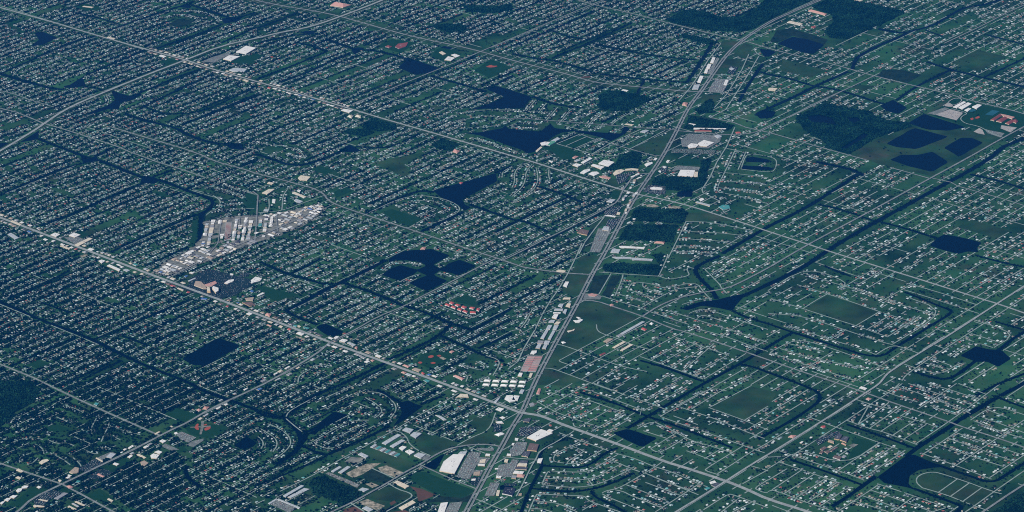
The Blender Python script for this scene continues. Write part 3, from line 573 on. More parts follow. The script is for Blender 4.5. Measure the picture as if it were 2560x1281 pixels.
    ('22', "1640,820 1830,885 2170,1000", .4, None), ('22', "1280,1010 1480,1080 1910,1235", .5, None), ('22', "1390,1050 1720,860", .6, None), ('22', "1480,1080 1830,885", .6, None), ('22', "1590,1120 1930,920", .6, None), ('22', "1700,1160 2020,880", .6, None), ('22', "1810,1195 2150,1000", .6, None), ('22', "1920,1235 2340,980", .4, None), ('22', "1930,140 2080,290 2090,320 2150,380", .4, None), ('22', "1930,140 2160,10", .5, None), ('22', "1980,190 2270,20", .5, None), ('22', "2020,240 2240,110", .5, None), ('22', "2080,290 2250,240 2560,60", .5, None), ('22', "1820,130 1760,115 1750,140 1760,165", .2, None), ('22', "1560,0 1490,160 1460,210", .3, None),
    ('12', "1740,940 1850,940 2000,950 2400,1030", .4, None), ('12', "1740,940 1640,1150 1560,1310", .3, None), ('12', "1690,1035 1850,1045 2100,1055 2300,1080", .6, None), ('12', "1660,1110 1850,1120 2250,1150", .6, None), ('12', "1640,1180 1830,1190 2100,1215", .6, None), ('12', "1600,1240 1800,1245 2000,1260", .6, None), ('12', "2430,1010 1950,1290", .5, None),
    ('12', "2230,230 2120,460 2030,640 2150,660 2300,690 2560,760", .5, None), ('12', "2340,240 2260,420", .4, None), ('12', "2290,415 2300,380 2330,295 2350,275 2400,262 2560,285 2630,310 2650,345 2630,420 2590,445 2450,435 2290,415", .02, None), ('12', "2000,440 2300,465 2560,500", .5, None), ('12', "2080,530 2300,545 2560,575", .6, None), ('12', "2050,600 2250,620 2480,650", .6, None), ('12', "2090,350 2300,365", .5, None), ('12', "2110,200 2300,240", .4, None),
    ('31', "1080,630 1200,560 1380,465 1560,355 1720,265 1950,140 2020,95", .5, None), ('31', "1380,465 1450,490 1510,540 1520,590 1600,660 1740,720", .05, None), ('31', "2010,615 2140,540 2330,465 2390,290", .15, None), ('31', "0,1200 90,1160", .4, None), ('31', "240,1075 640,880 830,760 1080,630", .5, None)]:
    ST(t_, pts_, d_ * 0.8, ph_)
for t_, pts_ in [('Z7', "0,275 160,252 330,243 560,258 770,272"), ('Z7', "575,255 650,165"), ('Z7', "670,272 740,190"), ('Z7', "720,350 830,225"), ('Z7', "830,370 930,250"), ('Z7', "1060,390 1170,270 1230,262"), ('Z7', "0,345 150,305 250,292 350,312"), ('Z7', "30,400 150,390 300,380 370,370"), ('Z7', "450,385 560,400 690,395"), ('Z7', "120,470 330,535 520,605"), ('Z7', "1270,370 1340,310 1567,205"), ('Z7', "500,345 700,360"), ('Z8', "180,380 250,320 340,275 430,270 560,300 670,310"), ('Z8', "380,520 520,450 640,420"), ('Z8', "830,310 930,260 1060,215 1180,190"), ('Z8', "850,420 920,415 1010,460"), ('Z8', "1050,470 1200,415 1340,345"), ('Z9', "200,268 460,248 530,250"), ('Z9', "250,228 450,208"), ('Z9', "280,62 420,110 540,142"), ('Z9', "230,92 400,142 465,165"), ('30', "580,180 640,210 750,250 830,290"), ('30', "350,320 500,235 560,190 700,130"), ('30', "120,440 240,380 320,345 460,300"), ('30', "920,500 900,470 930,400 960,350"), ('30', "1010,580 1030,530 1080,430 1090,390"), ('30', "690,520 780,475 890,465 960,470"), ('30', "740,530 830,570 900,600"), ('30', "200,790 190,750 250,710 330,690"), ('30', "270,810 330,790 380,740"), ('30', "500,690 620,750 700,810"), ('30', "840,660 930,700 980,700"), ('30', "730,740 800,800 820,860"), ('30', "960,640 1050,650 1160,620"), ('30', "1000,530 1110,520 1200,560"), ('30', "60,620 180,560 330,540 430,560"), ('30', "480,560 560,600 660,590 740,620"), ('30', "20,720 100,680 180,650"), ('30', "340,600 420,640 440,700"), ('30', "560,330 640,370 780,380"), ('30', "1100,420 1250,480 1400,510"),
                 ('31', "80,390 200,430 320,510 352,580 330,640 230,730 100,800"), ('31', "40,450 130,500 205,560 212,620 170,680"), ('31', "20,530 65,570 75,610 50,650"), ('31', "1090,80 1250,90 1360,170 1400,230 1390,290 1340,345"), ('31', "1090,140 1180,190 1255,250 1250,300 1180,345"), ('31', "600,190 780,100 980,20"), ('31', "620,270 760,215 960,105"), ('31', "300,330 330,270 600,130"), ('31', "300,350 380,420 460,480"), ('31', "550,590 740,480 940,370 1130,365"), ('31', "640,630 860,510 1110,390"), ('31', "500,600 560,590 740,670 930,560 1180,420"),
                 ('12', "180,350 60,390 20,470 28,540 0,600"), ('12', "200,370 140,440 135,510 110,590 0,690"), ('12', "240,400 260,480 255,560 200,640 0,760"), ('12', "370,420 365,480 380,520"),
                 ('11', "1130,850 1320,760 1480,700 1640,680 1760,690 1900,720 2010,770 2045,820 1990,870 1780,960 1530,1000 1500,1000"), ('11', "1400,790 1560,740 1740,720 1880,780 1930,810 1840,860"), ('11', "1530,1000 1650,930 1800,860"), ('11', "2460,500 2465,440 2560,390"), ('11', "0,150 160,170 300,190 420,220 500,300 420,300 300,260"),
                 ('21', "420,1270 425,1220 460,1180 560,1130 660,1085 760,1110"), ('21', "2040,1080 2160,1130 2270,1145 2290,1100 2200,1060"), ('21', "2100,1260 2120,1210 2090,1190"), ('21', "2180,620 2320,540 2420,480 2560,440"), ('21', "1860,510 2160,625 2180,620"), ('21', "2370,1200 2460,1050 2300,1000"), ('22', "0,610 50,600 180,590 210,520 350,515"), ('22', "180,590 120,690 70,740 0,750"),
                 ('00', "2190,215 2200,195 2150,165 2000,120 1800,105 1700,120"), ('00', "1650,180 1800,140 2000,190"), ('00', "130,740 160,690 240,660 600,560"), ('00', "1200,1080 1210,1050 1260,1030 1500,960 1700,890"), ('00', "870,800 860,770 920,740 1100,690"), ('00', "1060,960 1090,1000 1080,1035"),
                 ('10', "2490,180 2480,170 2560,130"), ('10', "1920,630 2080,680 2170,700 2210,740 2190,790")]:
    ST(t_, pts_, 0.84, None)
for t_, pts_, d_ in [('Z7', "1360,380 1430,330 1567,268", .2), ('Z7', "1380,530 1567,440", .1), ('Z7', "1420,565 1567,500", .1), ('Z9', "640,175 645,272 560,282", .2), ('Z9', "780,105 745,150 738,260", .3), ('Z9', "565,282 740,265 870,215 1055,150", .1), ('Z9', "70,108 190,135 260,170 278,210 262,245 200,270 165,300", .1)]:
    ST(t_, pts_, d_, None)
ROAD_('Z7', "340,325 520,315 740,335 880,345 1130,365 1330,380 1567,402 1800,410", 11, 'curving road between the two big lakes', 2, verge=8)
ROAD_('Z10', "680,262 890,315 812,350 785,390 830,430 880,450 920,455 1050,490 1150,560 1320,617", 9, 'drive through the school grounds', 2, m='street')
ROAD_('Z10', "632,195 655,165 712,135 780,132 808,155 790,180 735,212 665,220 632,195", 8, 'oval running track', 1, m='pave')
ROAD_('31', "740,1290 960,1190 1120,1100 1320,990 1480,890 1640,810 1780,720 1900,660 2050,625 2200,610 2340,612 2430,630", 15, 'road curving to the vast white store', 1)
ROAD_('31', "1640,815 1740,860 1960,960 2200,1055", 11, 'street below the vast white store', 0)
ROAD_('31', "1320,1000 1420,1060 1520,1090 1560,1115 1540,1150 1300,1281", 10, 'yard street around the brown lot', 1, m='street')
ROAD_('31', "950,1200 1080,1281", 10, 'short yard street', 0, m='street')
ROAD_('31', "1160,850 1370,945", 9, 'street to the dirt yards', 0, m='street')
ROAD_('Z1', "1640,1300 1740,1120 1900,780 1990,640 2040,520 2180,420 2360,330 2560,200", 9, 'service lane along the canal', 1, m='street')
ROAD_('Z1', "1400,600 1700,630 1880,640 1990,640", 9, 'lane between the shop car parks', 1, m='street')
ROAD_('10', "600,10 2560,10", 0.1, 'none', 0) if False else None

# ------------------------------------------------------------------ woods, fields, yards
WOODS, FIELDS = [], []
def WOOD_(tile, pts, label, tall=9.0):
    p = ragged(P(tile, pts), 60, 14)
    fill(p, WOOD)
    WOODS.append((p, label, tall))
def FIELD(tile, pts, m, label, z=0.3, name='field'):
    p = ragged(P(tile, pts), 80, 7)
    fill(p, OPEN)
    sheet(name, p, M[m], next_z(0.0) * 0.2 + z, label)
def LOT(tile, pts, m, label, name='car_park', z=3.0, cars=0.5):
    p = P(tile, pts)
    fill(p, BUILT)
    sheet(name, p, M[m], next_z(0.0) * 0.15 + z, label)
    if cars: LOTS.append((p, cars, label))
LOTS = []

for t_, pts_, l_ in [
    ('02', "1530,200 1720,105 1900,112 2060,170 2300,180 2440,90 2560,-20 2560,225 2440,290 2310,320 2000,315 1620,240", 'dark wood in the highway corner'),
    ('03', "540,0 820,0 1060,50 1330,110 1370,132 1150,240 930,335 770,400 640,385 560,330 650,220 640,160 470,90 420,60", 'broad dark wood beyond the highway'),
    ('03', "-20,-20 460,-20 250,100 -20,235", 'dark wood left of the far highway'),
    ('02', "860,960 960,912 1240,940 1385,990 1250,1070 1130,1112 980,1110 860,1080", 'dark wood between far housing rows'),
    ('12', "1390,492 1600,490 1880,480 1935,570 1890,600 1810,640 1600,625 1425,612", 'dark wood below the big white store'),
    ('12', "1885,345 1985,305 1930,560 1885,470", 'dark wood strip beside the store'),
    ('12', "1240,795 1480,815 1700,812 1755,850 1700,960 1400,940 1180,930", 'dark wood below the straight road'),
    ('12', "1165,970 1400,975 1665,980 1600,1145 1300,1130 1050,1122", 'dark square wood beside the highway'),
    ('22', "915,85 1050,78 1440,92 1500,112 1465,205 1200,175 1000,165 905,140", 'dark wood strip under the grey roofs'),
    ('22', "1380,-10 1520,-20 1500,90 1440,60", 'dark wood beside the grey roofs'),
    ('12', "1075,275 1200,242 1320,245 1290,300 1255,410 1130,400 1000,430 910,430 950,390 1035,360", 'dark scrub wood behind the white warehouses'),
    ('13', "640,92 760,42 1020,88 900,180 780,225 640,205 560,215", 'wood beside the preserve meadow'),
    ('F', "1990,292 2060,260 2180,281 2186,292 2230,305 2272,307 2278,318 2190,345 2120,388 2085,378 2055,352 2010,326", 'wetland wood with dark pools'),
    ('30', "-10,-30 120,-20 320,-20 400,60 350,180 240,240 150,290 -10,440", 'dark wood in the near corner'),
    ('31', "560,950 680,912 820,1000 980,1042 1065,1085 960,1170 850,1225 700,1150 560,1110 530,1010", 'dark wood behind the gravel lot'),
    ('02', "1720,335 1900,380 2060,425 2000,462 1850,420 1700,380", 'dark wood strip over the far rows'),
    ('01', "1080,1232 1180,1182 1390,1202 1400,1290 1240,1320 1080,1290", 'dark grove by the parkway'),
    ('11', "880,30 1150,0 1180,50 1080,92 900,62", 'dark grove over the winding canal'),
    ('11', "1750,172 1850,110 2050,170 1950,232 1820,210", 'dark grove beside the parkway'),
    ('01', "1760,265 1900,240 2150,260 2060,320 1880,322", 'golf course grove'),
    ('01', "2060,60 2400,70 2560,40 2560,110 2300,140 2100,120", 'far golf course grove'),
    ('33', "2225,1300 2400,1165 2580,1050 2620,1300", 'dark wood in the corner beyond the road'),
    ('03', "-20,1170 60,1100 -20,1060", 'small wood by the far road'),
    ('02', "1820,1100 2000,990 2030,1130 1880,1140", 'dark grove beside the highway fork'),
    ('02', "1780,1160 2220,1260 2150,1310 1700,1290", 'dark grove below the highway fork'),
    ('12', "300,-20 0,0 20,0", 'none')][:-1]:
    WOOD_(t_, pts_, l_)
for t_, pts_, m_, l_ in [
    ('Z10', "890,320 1180,335 1150,440 960,450 830,425 800,380", 'turf', 'ball field lawn between the two schools'), ('Z10', "640,188 715,142 785,140 800,162 735,205 665,210", 'turf', 'green inside the running track'), ('Z10', "560,230 700,130 1400,280 1567,330 1567,470 1340,630 870,470 480,350 380,320", 'turf', 'school grounds beside the far road'),
    ('31', "1690,880 1960,985 2190,1065 2060,1140 1800,1105 1600,1000 1520,940 1600,880", 'turf', 'rough grass below the vast white store'), ('31', "1850,1120 2060,1140 2190,1080 2120,1180 1940,1180 1800,1180 1650,1190", 'scrub', 'dark scrub by the lower highway'), ('31', "1110,880 1160,850 1250,890 1350,950 1300,990 1100,960 1060,920", 'scrub', 'dark weedy plot between the dirt yards'),
    ('Z9', "472,130 545,150 545,262 470,255", 'turf', 'small green beside the industrial street'), ('Z9', "75,105 250,165 280,205 262,240 240,180 100,125", 'field', 'pale green canal bank'),
    ('22', "690,475 845,468 1000,512 1275,622 1000,775 640,948 500,890 455,885 590,620", 'field', 'large empty green field beside the highway'),
    ('22', "440,905 500,905 655,955 475,1050 560,1090 455,1148 330,1112", 'field', 'empty lots below the green field'), ('22', "325,1135 580,1195 700,1245 560,1300 240,1290 275,1230", 'field', 'dim meadow beside the highway'),
    ('22', "820,200 985,190 880,380 755,372", 'scrub', 'brownish empty block'), ('22', "1000,192 1100,200 980,412 892,392", 'scrub', 'second brownish empty block'),
    ('22', "690,0 880,0 775,172 600,168", 'field', 'grass strip between highway and frontage street'), ('22', "555,192 765,200 690,388 570,395 500,330", 'field', 'grass strip below the avenue'),
    ('23', "595,392 1105,558 880,698 372,530", 'field', 'big oblong meadow inside the grid'), ('32', "1985,238 2400,30 2560,70 2640,100 2554,222 2320,362", 'field', 'lined meadow inside the canal block'),
    ('33', "1500,965 1510,925 1600,892 1890,960 2245,1082 2060,1215 1830,1128 1540,1035", 'field', 'empty meadow inside the oval street'), ('33', "830,560 1095,592 770,808 850,640", 'turf', 'school playing field'), ('33', "840,535 1000,560 1060,600 1010,635 850,590", 'turf', 'school running field'),
    ('13', "2035,922 2420,1032 2290,1108 1895,992", 'field', 'oblong meadow over the inlet lake'), ('03', "2095,502 2395,572 2100,716 1850,632", 'field', 'grey green meadow in the far grid'), ('03', "145,592 555,702 430,778 130,708", 'field', 'meadow by the far pond'), ('03', "1350,702 1540,752 1395,832 1085,762 1150,700", 'scrub', 'scrub meadow below the far street'), ('03', "870,850 1085,860 960,910 840,880", 'field', 'small far meadow'),
    ('13', "800,262 1100,110 1460,-20 1700,0 2200,50 2330,108 2000,290 1640,485 1300,410 1100,358", 'field', 'grassy preserve around the ponds'),
    ('12', "1180,212 1400,110 1600,50 1500,278 1350,255", 'field', 'open green lot by the highway bend'), ('12', "310,200 440,168 700,260 620,330 480,300 400,240", 'turf', 'bright green by the lake point'), ('12', "470,150 690,75 820,110 640,205", 'turf', 'lake side fields'),
    ('12', "1745,850 2000,850 2200,932 1740,935", 'field', 'olive meadow under the straight road'), ('12', "1635,312 1872,312 1860,370 1640,372", 'turf', 'green lot over the big store'), ('12', "1880,320 2000,305 1960,440 1890,470", 'scrub', 'scrub by the big store'),
    ('21', "0,292 170,332 410,388 200,458 90,400", 'turf', 'dark green playing field by the dense rows'), ('21', "1990,430 2100,392 2200,432 2180,500 2000,462", 'turf', 'green behind the red roofed condominiums'), ('21', "1600,1070 1650,985 1830,960 1970,1012 1720,1122", 'turf', 'ball park turf'),
    ('31', "1565,520 1650,500 1850,540 2020,592 1800,700 1720,716 1620,650", 'field', 'dark green field by the curved road'), ('31', "2130,540 2330,475 2440,600 2200,600 2030,612", 'field', 'green field beside the highway bend'), ('31', "2180,335 2370,352 2350,455 2230,478 2130,422", 'field', 'green field below the near rows'), ('31', "1035,660 1130,640 1400,720 1620,800 1450,880 1200,765", 'field', 'dark green strip by the storage rows'),
    ('31', "1600,1080 1535,1022 1660,1050 1800,1110 1620,1180", 'bare', 'brown earth lot'), ('31', "1320,1020 1520,1092 1540,1140 1380,1180 1070,1132", 'field', 'green square inside the yard street'), ('31', "880,1250 1000,1220 1100,1281 860,1300", 'bare', 'brown earth by the road'), ('31', "1300,1290 1480,1260 1560,1290", 'bare', 'brown earth below the cream roof'),
    ('30', "1660,285 1760,240 1950,310 1830,390 1650,312", 'turf', 'green field over the avenue'), ('30', "450,432 560,402 700,450 600,482 460,470", 'turf', 'oval park in the near corner'), ('30', "1840,440 1960,380 2250,420 2270,450 2080,545 1900,500", 'turf', 'ball park lawn beside the cross paths'), ('30', "1740,630 1830,620 1880,670 1780,690", 'turf', 'small teal green court'), ('30', "230,1110 330,1020 380,1040 500,1060 300,1150 200,1230 60,1230", 'turf', 'green around the curved apartment row'), ('30', "830,1120 1000,1050 1060,1090 1180,1190 1040,1180 900,1150", 'turf', 'green by the lone cream roof'), ('30', "1040,830 1250,745 1300,775 1100,870", 'turf', 'green below the shops'),
    ('11', "1180,352 1450,292 1700,242 1600,310 1480,370 1545,440 1500,490 1320,420", 'field', 'park meadow in the middle suburb'), ('11', "560,420 640,382 780,430 700,468", 'turf', 'small bright green field'), ('11', "780,640 900,592 965,630 800,702", 'turf', 'green by the winding avenue'), ('11', "1260,842 1360,812 1660,912 1530,988 1400,930", 'turf', 'school green in the middle suburb'),
    ('01', "2180,702 2350,592 2560,682 2330,782", 'turf', 'far ball park lawn'), ('01', "1210,462 1360,392 1600,432 1450,532", 'turf', 'lawn around the red roofed school'), ('01', "1800,500 1860,470 2060,540 1900,620 1760,570", 'turf', 'green of the white school'),
    ('00', "740,75 850,40 1000,80 880,118", 'turf', 'far school field'), ('00', "1680,240 1780,190 1960,215 1800,280", 'scrub', 'scrub square in the far loop'), ('00', "1590,620 1700,590 1800,615 1680,660", 'turf', 'small field by the far parkway'), ('00', "2290,630 2420,570 2560,540 2640,560 2500,640", 'turf', 'green beyond the far white store'),
    ('20', "260,1090 380,1040 500,1080 380,1130", 'turf', 'dim green in the dense suburb'), ('03', "20,420 90,300 250,290 600,400 560,450 250,360 90,430", 'scrub', 'scrub around the far pond'), ('03', "620,390 560,300 640,330", 'scrub', 'far scrub corner'),
    ('10', "1530,640 1600,640 1700,690 1650,700", 'turf', 'green canal bank'), ('10', "1930,930 1990,930 1970,1180 1900,1180", 'turf', 'green strip beside the straight canal'),
    ('02', "2040,590 2290,600 2240,740 2040,740", 'field', 'empty lots by the far highway'), ('02', "2040,950 2100,945 1990,1090 1890,1060 1900,950", 'field', 'green lots beside the highway fork'), ('02', "2120,400 2290,420 2150,560 2080,440", 'field', 'green corner by the far crossing'), ('02', "2330,430 2410,460 2370,560 2180,570", 'field', 'green east of the far crossing'), ('02', "1100,860 1250,880 1240,930 1120,910", 'turf', 'bright green by the far dark wood'), ('02', "1760,1150 1990,1185 2220,1250 1760,1240", 'scrub', 'scrub lot by the far fork'),
    ('12', "980,520 1090,500 1140,560 1060,590 920,560", 'field', 'green by the parkway end'), ('12', "960,700 1000,640 1090,620 1060,700", 'turf', 'green corner at the crossing'), ('12', "930,900 1100,905 840,1000 760,1000", 'field', 'grass lot by the long parking lot'), ('12', "780,1010 830,1000 720,1220 700,1230", 'scrub', 'scrub strip along frontage street')]:
    FIELD(t_, pts_, m_, l_)
for t_, pts_ in [('21', "1720,1010 1745,995 1775,998 1778,1012 1750,1024 1725,1022"), ('21', "1805,1000 1830,990 1852,996 1850,1008 1825,1012"), ('21', "1618,1068 1640,1057 1665,1066 1655,1080 1628,1080"), ('21', "1745,1072 1770,1062 1797,1068 1792,1081 1755,1082"),
                 ('30', "1940,440 1960,400 1985,400 1975,430 1990,460 1960,462"), ('30', "2040,445 2090,425 2105,440 2080,462 2040,470"), ('30', "2030,410 2060,400 2070,410 2040,420"), ('01', "2300,670 2350,650 2370,662 2420,660 2400,672 2340,680"), ('13', "-1,-1 -2,-2 -3,-1"), ('Z10', "908,378 942,364 952,388 922,400"), ('Z10', "962,372 1010,345 1032,365 990,382"), ('03', "430,268 470,262 480,282 440,286"), ('01', "140,570 165,562 185,572 160,580")]:
    if '-1' in pts_: continue
    pp = chaikin(np.vstack([P(t_, pts_), P(t_, pts_)[:1]]), 1)
    fill(pp, OPEN)
    sheet('infield', pp, M['clay'], next_z(0) * 0.2 + 1.2, 'red clay ball field infield')
for t_, pts_, m_, l_ in [('21', "1830,1020 1860,1010 1905,1030 1870,1042", 'sand', 'pale court beside the ball fields'), ('30', "2010,370 2035,372 2030,440 2010,505 1990,505 2000,440", 'yard', 'pale path of the ball park cross'), ('30', "1900,430 2100,418 2100,430 1900,440", 'yard', 'pale cross path of the ball park'),
                       ('31', "890,900 1000,840 1100,800 1250,790 1150,850 1050,910 970,940", 'sand', 'pale dirt yard with stock piles'), ('31', "1210,840 1300,815 1470,885 1380,930 1260,890", 'sand', 'sandy yard by the road'), ('31', "1090,1000 1150,985 1225,1015 1160,1040", 'sand', 'pale work yard'), ('31', "1000,1190 1110,1150 1290,1220 1200,1260", 'sand', 'sandy yard inside the yard street'), ('31', "1330,1190 1380,1165 1400,1185 1350,1215", 'bare', 'brown patch in the green square'), ('31', "880,780 950,730 1090,740 1010,800", 'yard', 'concrete yard by the grey sheds'), ('31', "1260,1010 1262,1011 1261,1012", 'sand', 'none'),
                       ('12', "1340,770 1420,765 1475,785 1440,798 1350,790", 'sand', 'pale cleared ground by the wood'), ('12', "1550,795 1620,780 1695,795 1680,812 1600,818", 'sand', 'second pale cleared ground by the wood'), ('21', "2160,950 2165,951 2163,953", 'sand', 'none'), ('02', "660,860 720,845 750,850 690,868", 'sand', 'pale cleared lot in the far rows'), ('02', "680,770 780,765 790,778 700,780", 'bare', 'brown cleared lot by the far parkway'), ('12', "410,800 440,790 460,798 430,810", 'sand', 'small sandy lot by the canal'), ('12', "230,608 270,602 300,612 260,622", 'sand', 'sandy lot at the canal head'), ('20', "800,0 870,-20 880,0 820,20", 'sand', 'sandy lot by the boulevard'), ('21', "395,800 490,830 515,815 470,850 400,820", 'sand', 'thin sandy lot by the boulevard')]:
    if l_ == 'none': continue
    FIELD(t_, pts_, m_, l_, 1.0, 'yard')
for t_, pts_, m_, l_, c_ in [
    ('Z6', "192,838 382,842 290,1045 98,1036", 'drive', 'the storage yard', 0), ('10', "2255,948 2320,950 2308,1125 2240,1138", 'drive', 'the storage yard in the industrial park', 0),
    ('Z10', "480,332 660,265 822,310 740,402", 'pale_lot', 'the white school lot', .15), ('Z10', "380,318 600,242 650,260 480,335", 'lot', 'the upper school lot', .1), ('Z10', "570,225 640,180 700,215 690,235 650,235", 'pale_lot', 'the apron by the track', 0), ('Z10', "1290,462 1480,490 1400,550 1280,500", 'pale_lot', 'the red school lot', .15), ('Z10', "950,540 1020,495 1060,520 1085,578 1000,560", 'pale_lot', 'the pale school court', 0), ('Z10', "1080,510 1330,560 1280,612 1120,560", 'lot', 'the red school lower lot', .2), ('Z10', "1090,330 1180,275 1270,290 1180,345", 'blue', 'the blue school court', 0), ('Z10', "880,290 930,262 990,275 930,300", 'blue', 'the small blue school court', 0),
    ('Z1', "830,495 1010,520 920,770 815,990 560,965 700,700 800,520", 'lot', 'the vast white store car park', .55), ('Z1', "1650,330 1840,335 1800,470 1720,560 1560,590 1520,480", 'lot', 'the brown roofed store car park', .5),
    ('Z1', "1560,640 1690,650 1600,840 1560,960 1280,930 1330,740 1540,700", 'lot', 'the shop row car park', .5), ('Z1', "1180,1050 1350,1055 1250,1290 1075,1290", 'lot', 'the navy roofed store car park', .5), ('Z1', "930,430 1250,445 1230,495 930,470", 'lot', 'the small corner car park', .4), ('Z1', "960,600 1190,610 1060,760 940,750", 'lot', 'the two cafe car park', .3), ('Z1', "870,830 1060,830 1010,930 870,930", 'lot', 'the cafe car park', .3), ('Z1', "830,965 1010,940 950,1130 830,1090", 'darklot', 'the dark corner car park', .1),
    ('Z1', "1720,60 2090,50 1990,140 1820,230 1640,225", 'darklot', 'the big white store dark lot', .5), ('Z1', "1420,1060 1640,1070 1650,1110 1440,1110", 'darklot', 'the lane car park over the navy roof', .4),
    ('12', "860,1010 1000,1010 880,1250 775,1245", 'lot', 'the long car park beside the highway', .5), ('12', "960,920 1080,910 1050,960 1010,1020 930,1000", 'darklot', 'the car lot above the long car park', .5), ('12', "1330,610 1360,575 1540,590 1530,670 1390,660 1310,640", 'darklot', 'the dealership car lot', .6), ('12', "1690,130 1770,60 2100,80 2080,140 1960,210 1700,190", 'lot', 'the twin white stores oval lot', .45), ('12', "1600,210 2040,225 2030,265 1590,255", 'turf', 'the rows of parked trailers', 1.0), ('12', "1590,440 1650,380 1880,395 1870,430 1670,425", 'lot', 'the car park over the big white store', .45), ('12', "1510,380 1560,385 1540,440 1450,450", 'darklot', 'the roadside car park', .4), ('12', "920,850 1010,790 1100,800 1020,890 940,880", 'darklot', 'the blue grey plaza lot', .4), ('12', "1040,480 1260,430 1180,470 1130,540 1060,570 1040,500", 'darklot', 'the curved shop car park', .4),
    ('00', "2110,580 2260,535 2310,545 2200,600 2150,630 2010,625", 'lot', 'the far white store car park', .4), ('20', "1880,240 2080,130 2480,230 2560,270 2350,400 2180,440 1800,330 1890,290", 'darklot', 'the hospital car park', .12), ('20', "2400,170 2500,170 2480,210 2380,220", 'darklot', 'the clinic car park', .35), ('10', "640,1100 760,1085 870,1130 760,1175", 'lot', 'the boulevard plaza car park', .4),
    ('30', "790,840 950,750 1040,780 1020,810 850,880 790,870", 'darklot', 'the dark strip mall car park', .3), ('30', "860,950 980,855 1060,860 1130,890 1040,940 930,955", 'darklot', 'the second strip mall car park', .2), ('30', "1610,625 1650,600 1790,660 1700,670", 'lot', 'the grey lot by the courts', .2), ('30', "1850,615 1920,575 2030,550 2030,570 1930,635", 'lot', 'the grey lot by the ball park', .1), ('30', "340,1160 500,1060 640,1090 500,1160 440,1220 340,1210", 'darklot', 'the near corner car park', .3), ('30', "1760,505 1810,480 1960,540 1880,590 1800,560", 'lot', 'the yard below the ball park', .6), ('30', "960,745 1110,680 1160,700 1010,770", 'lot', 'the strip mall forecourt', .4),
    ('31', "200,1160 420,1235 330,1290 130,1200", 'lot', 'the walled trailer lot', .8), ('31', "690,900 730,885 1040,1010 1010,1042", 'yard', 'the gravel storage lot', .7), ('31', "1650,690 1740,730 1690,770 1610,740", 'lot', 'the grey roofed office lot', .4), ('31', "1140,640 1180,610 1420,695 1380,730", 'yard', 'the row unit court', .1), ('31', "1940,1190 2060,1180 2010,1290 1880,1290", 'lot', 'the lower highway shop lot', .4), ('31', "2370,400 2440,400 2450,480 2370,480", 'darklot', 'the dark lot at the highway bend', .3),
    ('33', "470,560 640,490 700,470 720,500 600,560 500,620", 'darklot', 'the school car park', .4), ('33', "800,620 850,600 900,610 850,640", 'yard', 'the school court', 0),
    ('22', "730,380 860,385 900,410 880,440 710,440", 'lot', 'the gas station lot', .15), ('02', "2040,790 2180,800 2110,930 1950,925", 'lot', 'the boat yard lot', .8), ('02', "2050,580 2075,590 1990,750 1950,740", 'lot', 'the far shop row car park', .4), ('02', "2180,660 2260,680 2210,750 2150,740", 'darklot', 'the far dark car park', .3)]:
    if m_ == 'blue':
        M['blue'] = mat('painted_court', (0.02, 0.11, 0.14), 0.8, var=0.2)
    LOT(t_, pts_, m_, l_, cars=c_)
INDUSTRY = P('F', "507,556 560,545 640,538 700,532 790,510 818,520 790,545 745,572 690,592 640,610 560,640 490,665 425,692 372,686 410,658 460,632 490,616 505,590")
fill(INDUSTRY, BUILT)

# ------------------------------------------------------------------ buildings
def lift(p, h):
    """A roof outline is read at roof height: move it down the line of sight to stand on the plain."""
    c = np.array([0.0, -Y0])
    return c + (p - c) * (H - h) / H

def prism(V, Fc, poly, z0, z1, bottom=False):
    o, n = len(V), len(poly)
    for x, y in poly: V.append((x, y, z0))
    for x, y in poly: V.append((x, y, z1))
    for i in range(n):
        j = (i + 1) % n
        Fc.append([o + i, o + j, o + n + j, o + n + i])
    Fc.append([o + n + i for i in range(n)])
    if bottom: Fc.append([o + n - 1 - i for i in range(n)])

def ccw(p):
    x, y = p[:, 0], p[:, 1]
    return p if (x * np.roll(y, -1) - np.roll(x, -1) * y).sum() > 0 else p[::-1]

def grow(p, d):
    c = p.mean(0)
    v = p - c
    return c + v * (1 + d / np.maximum(np.hypot(v[:, 0], v[:, 1]), 1))[:, None]

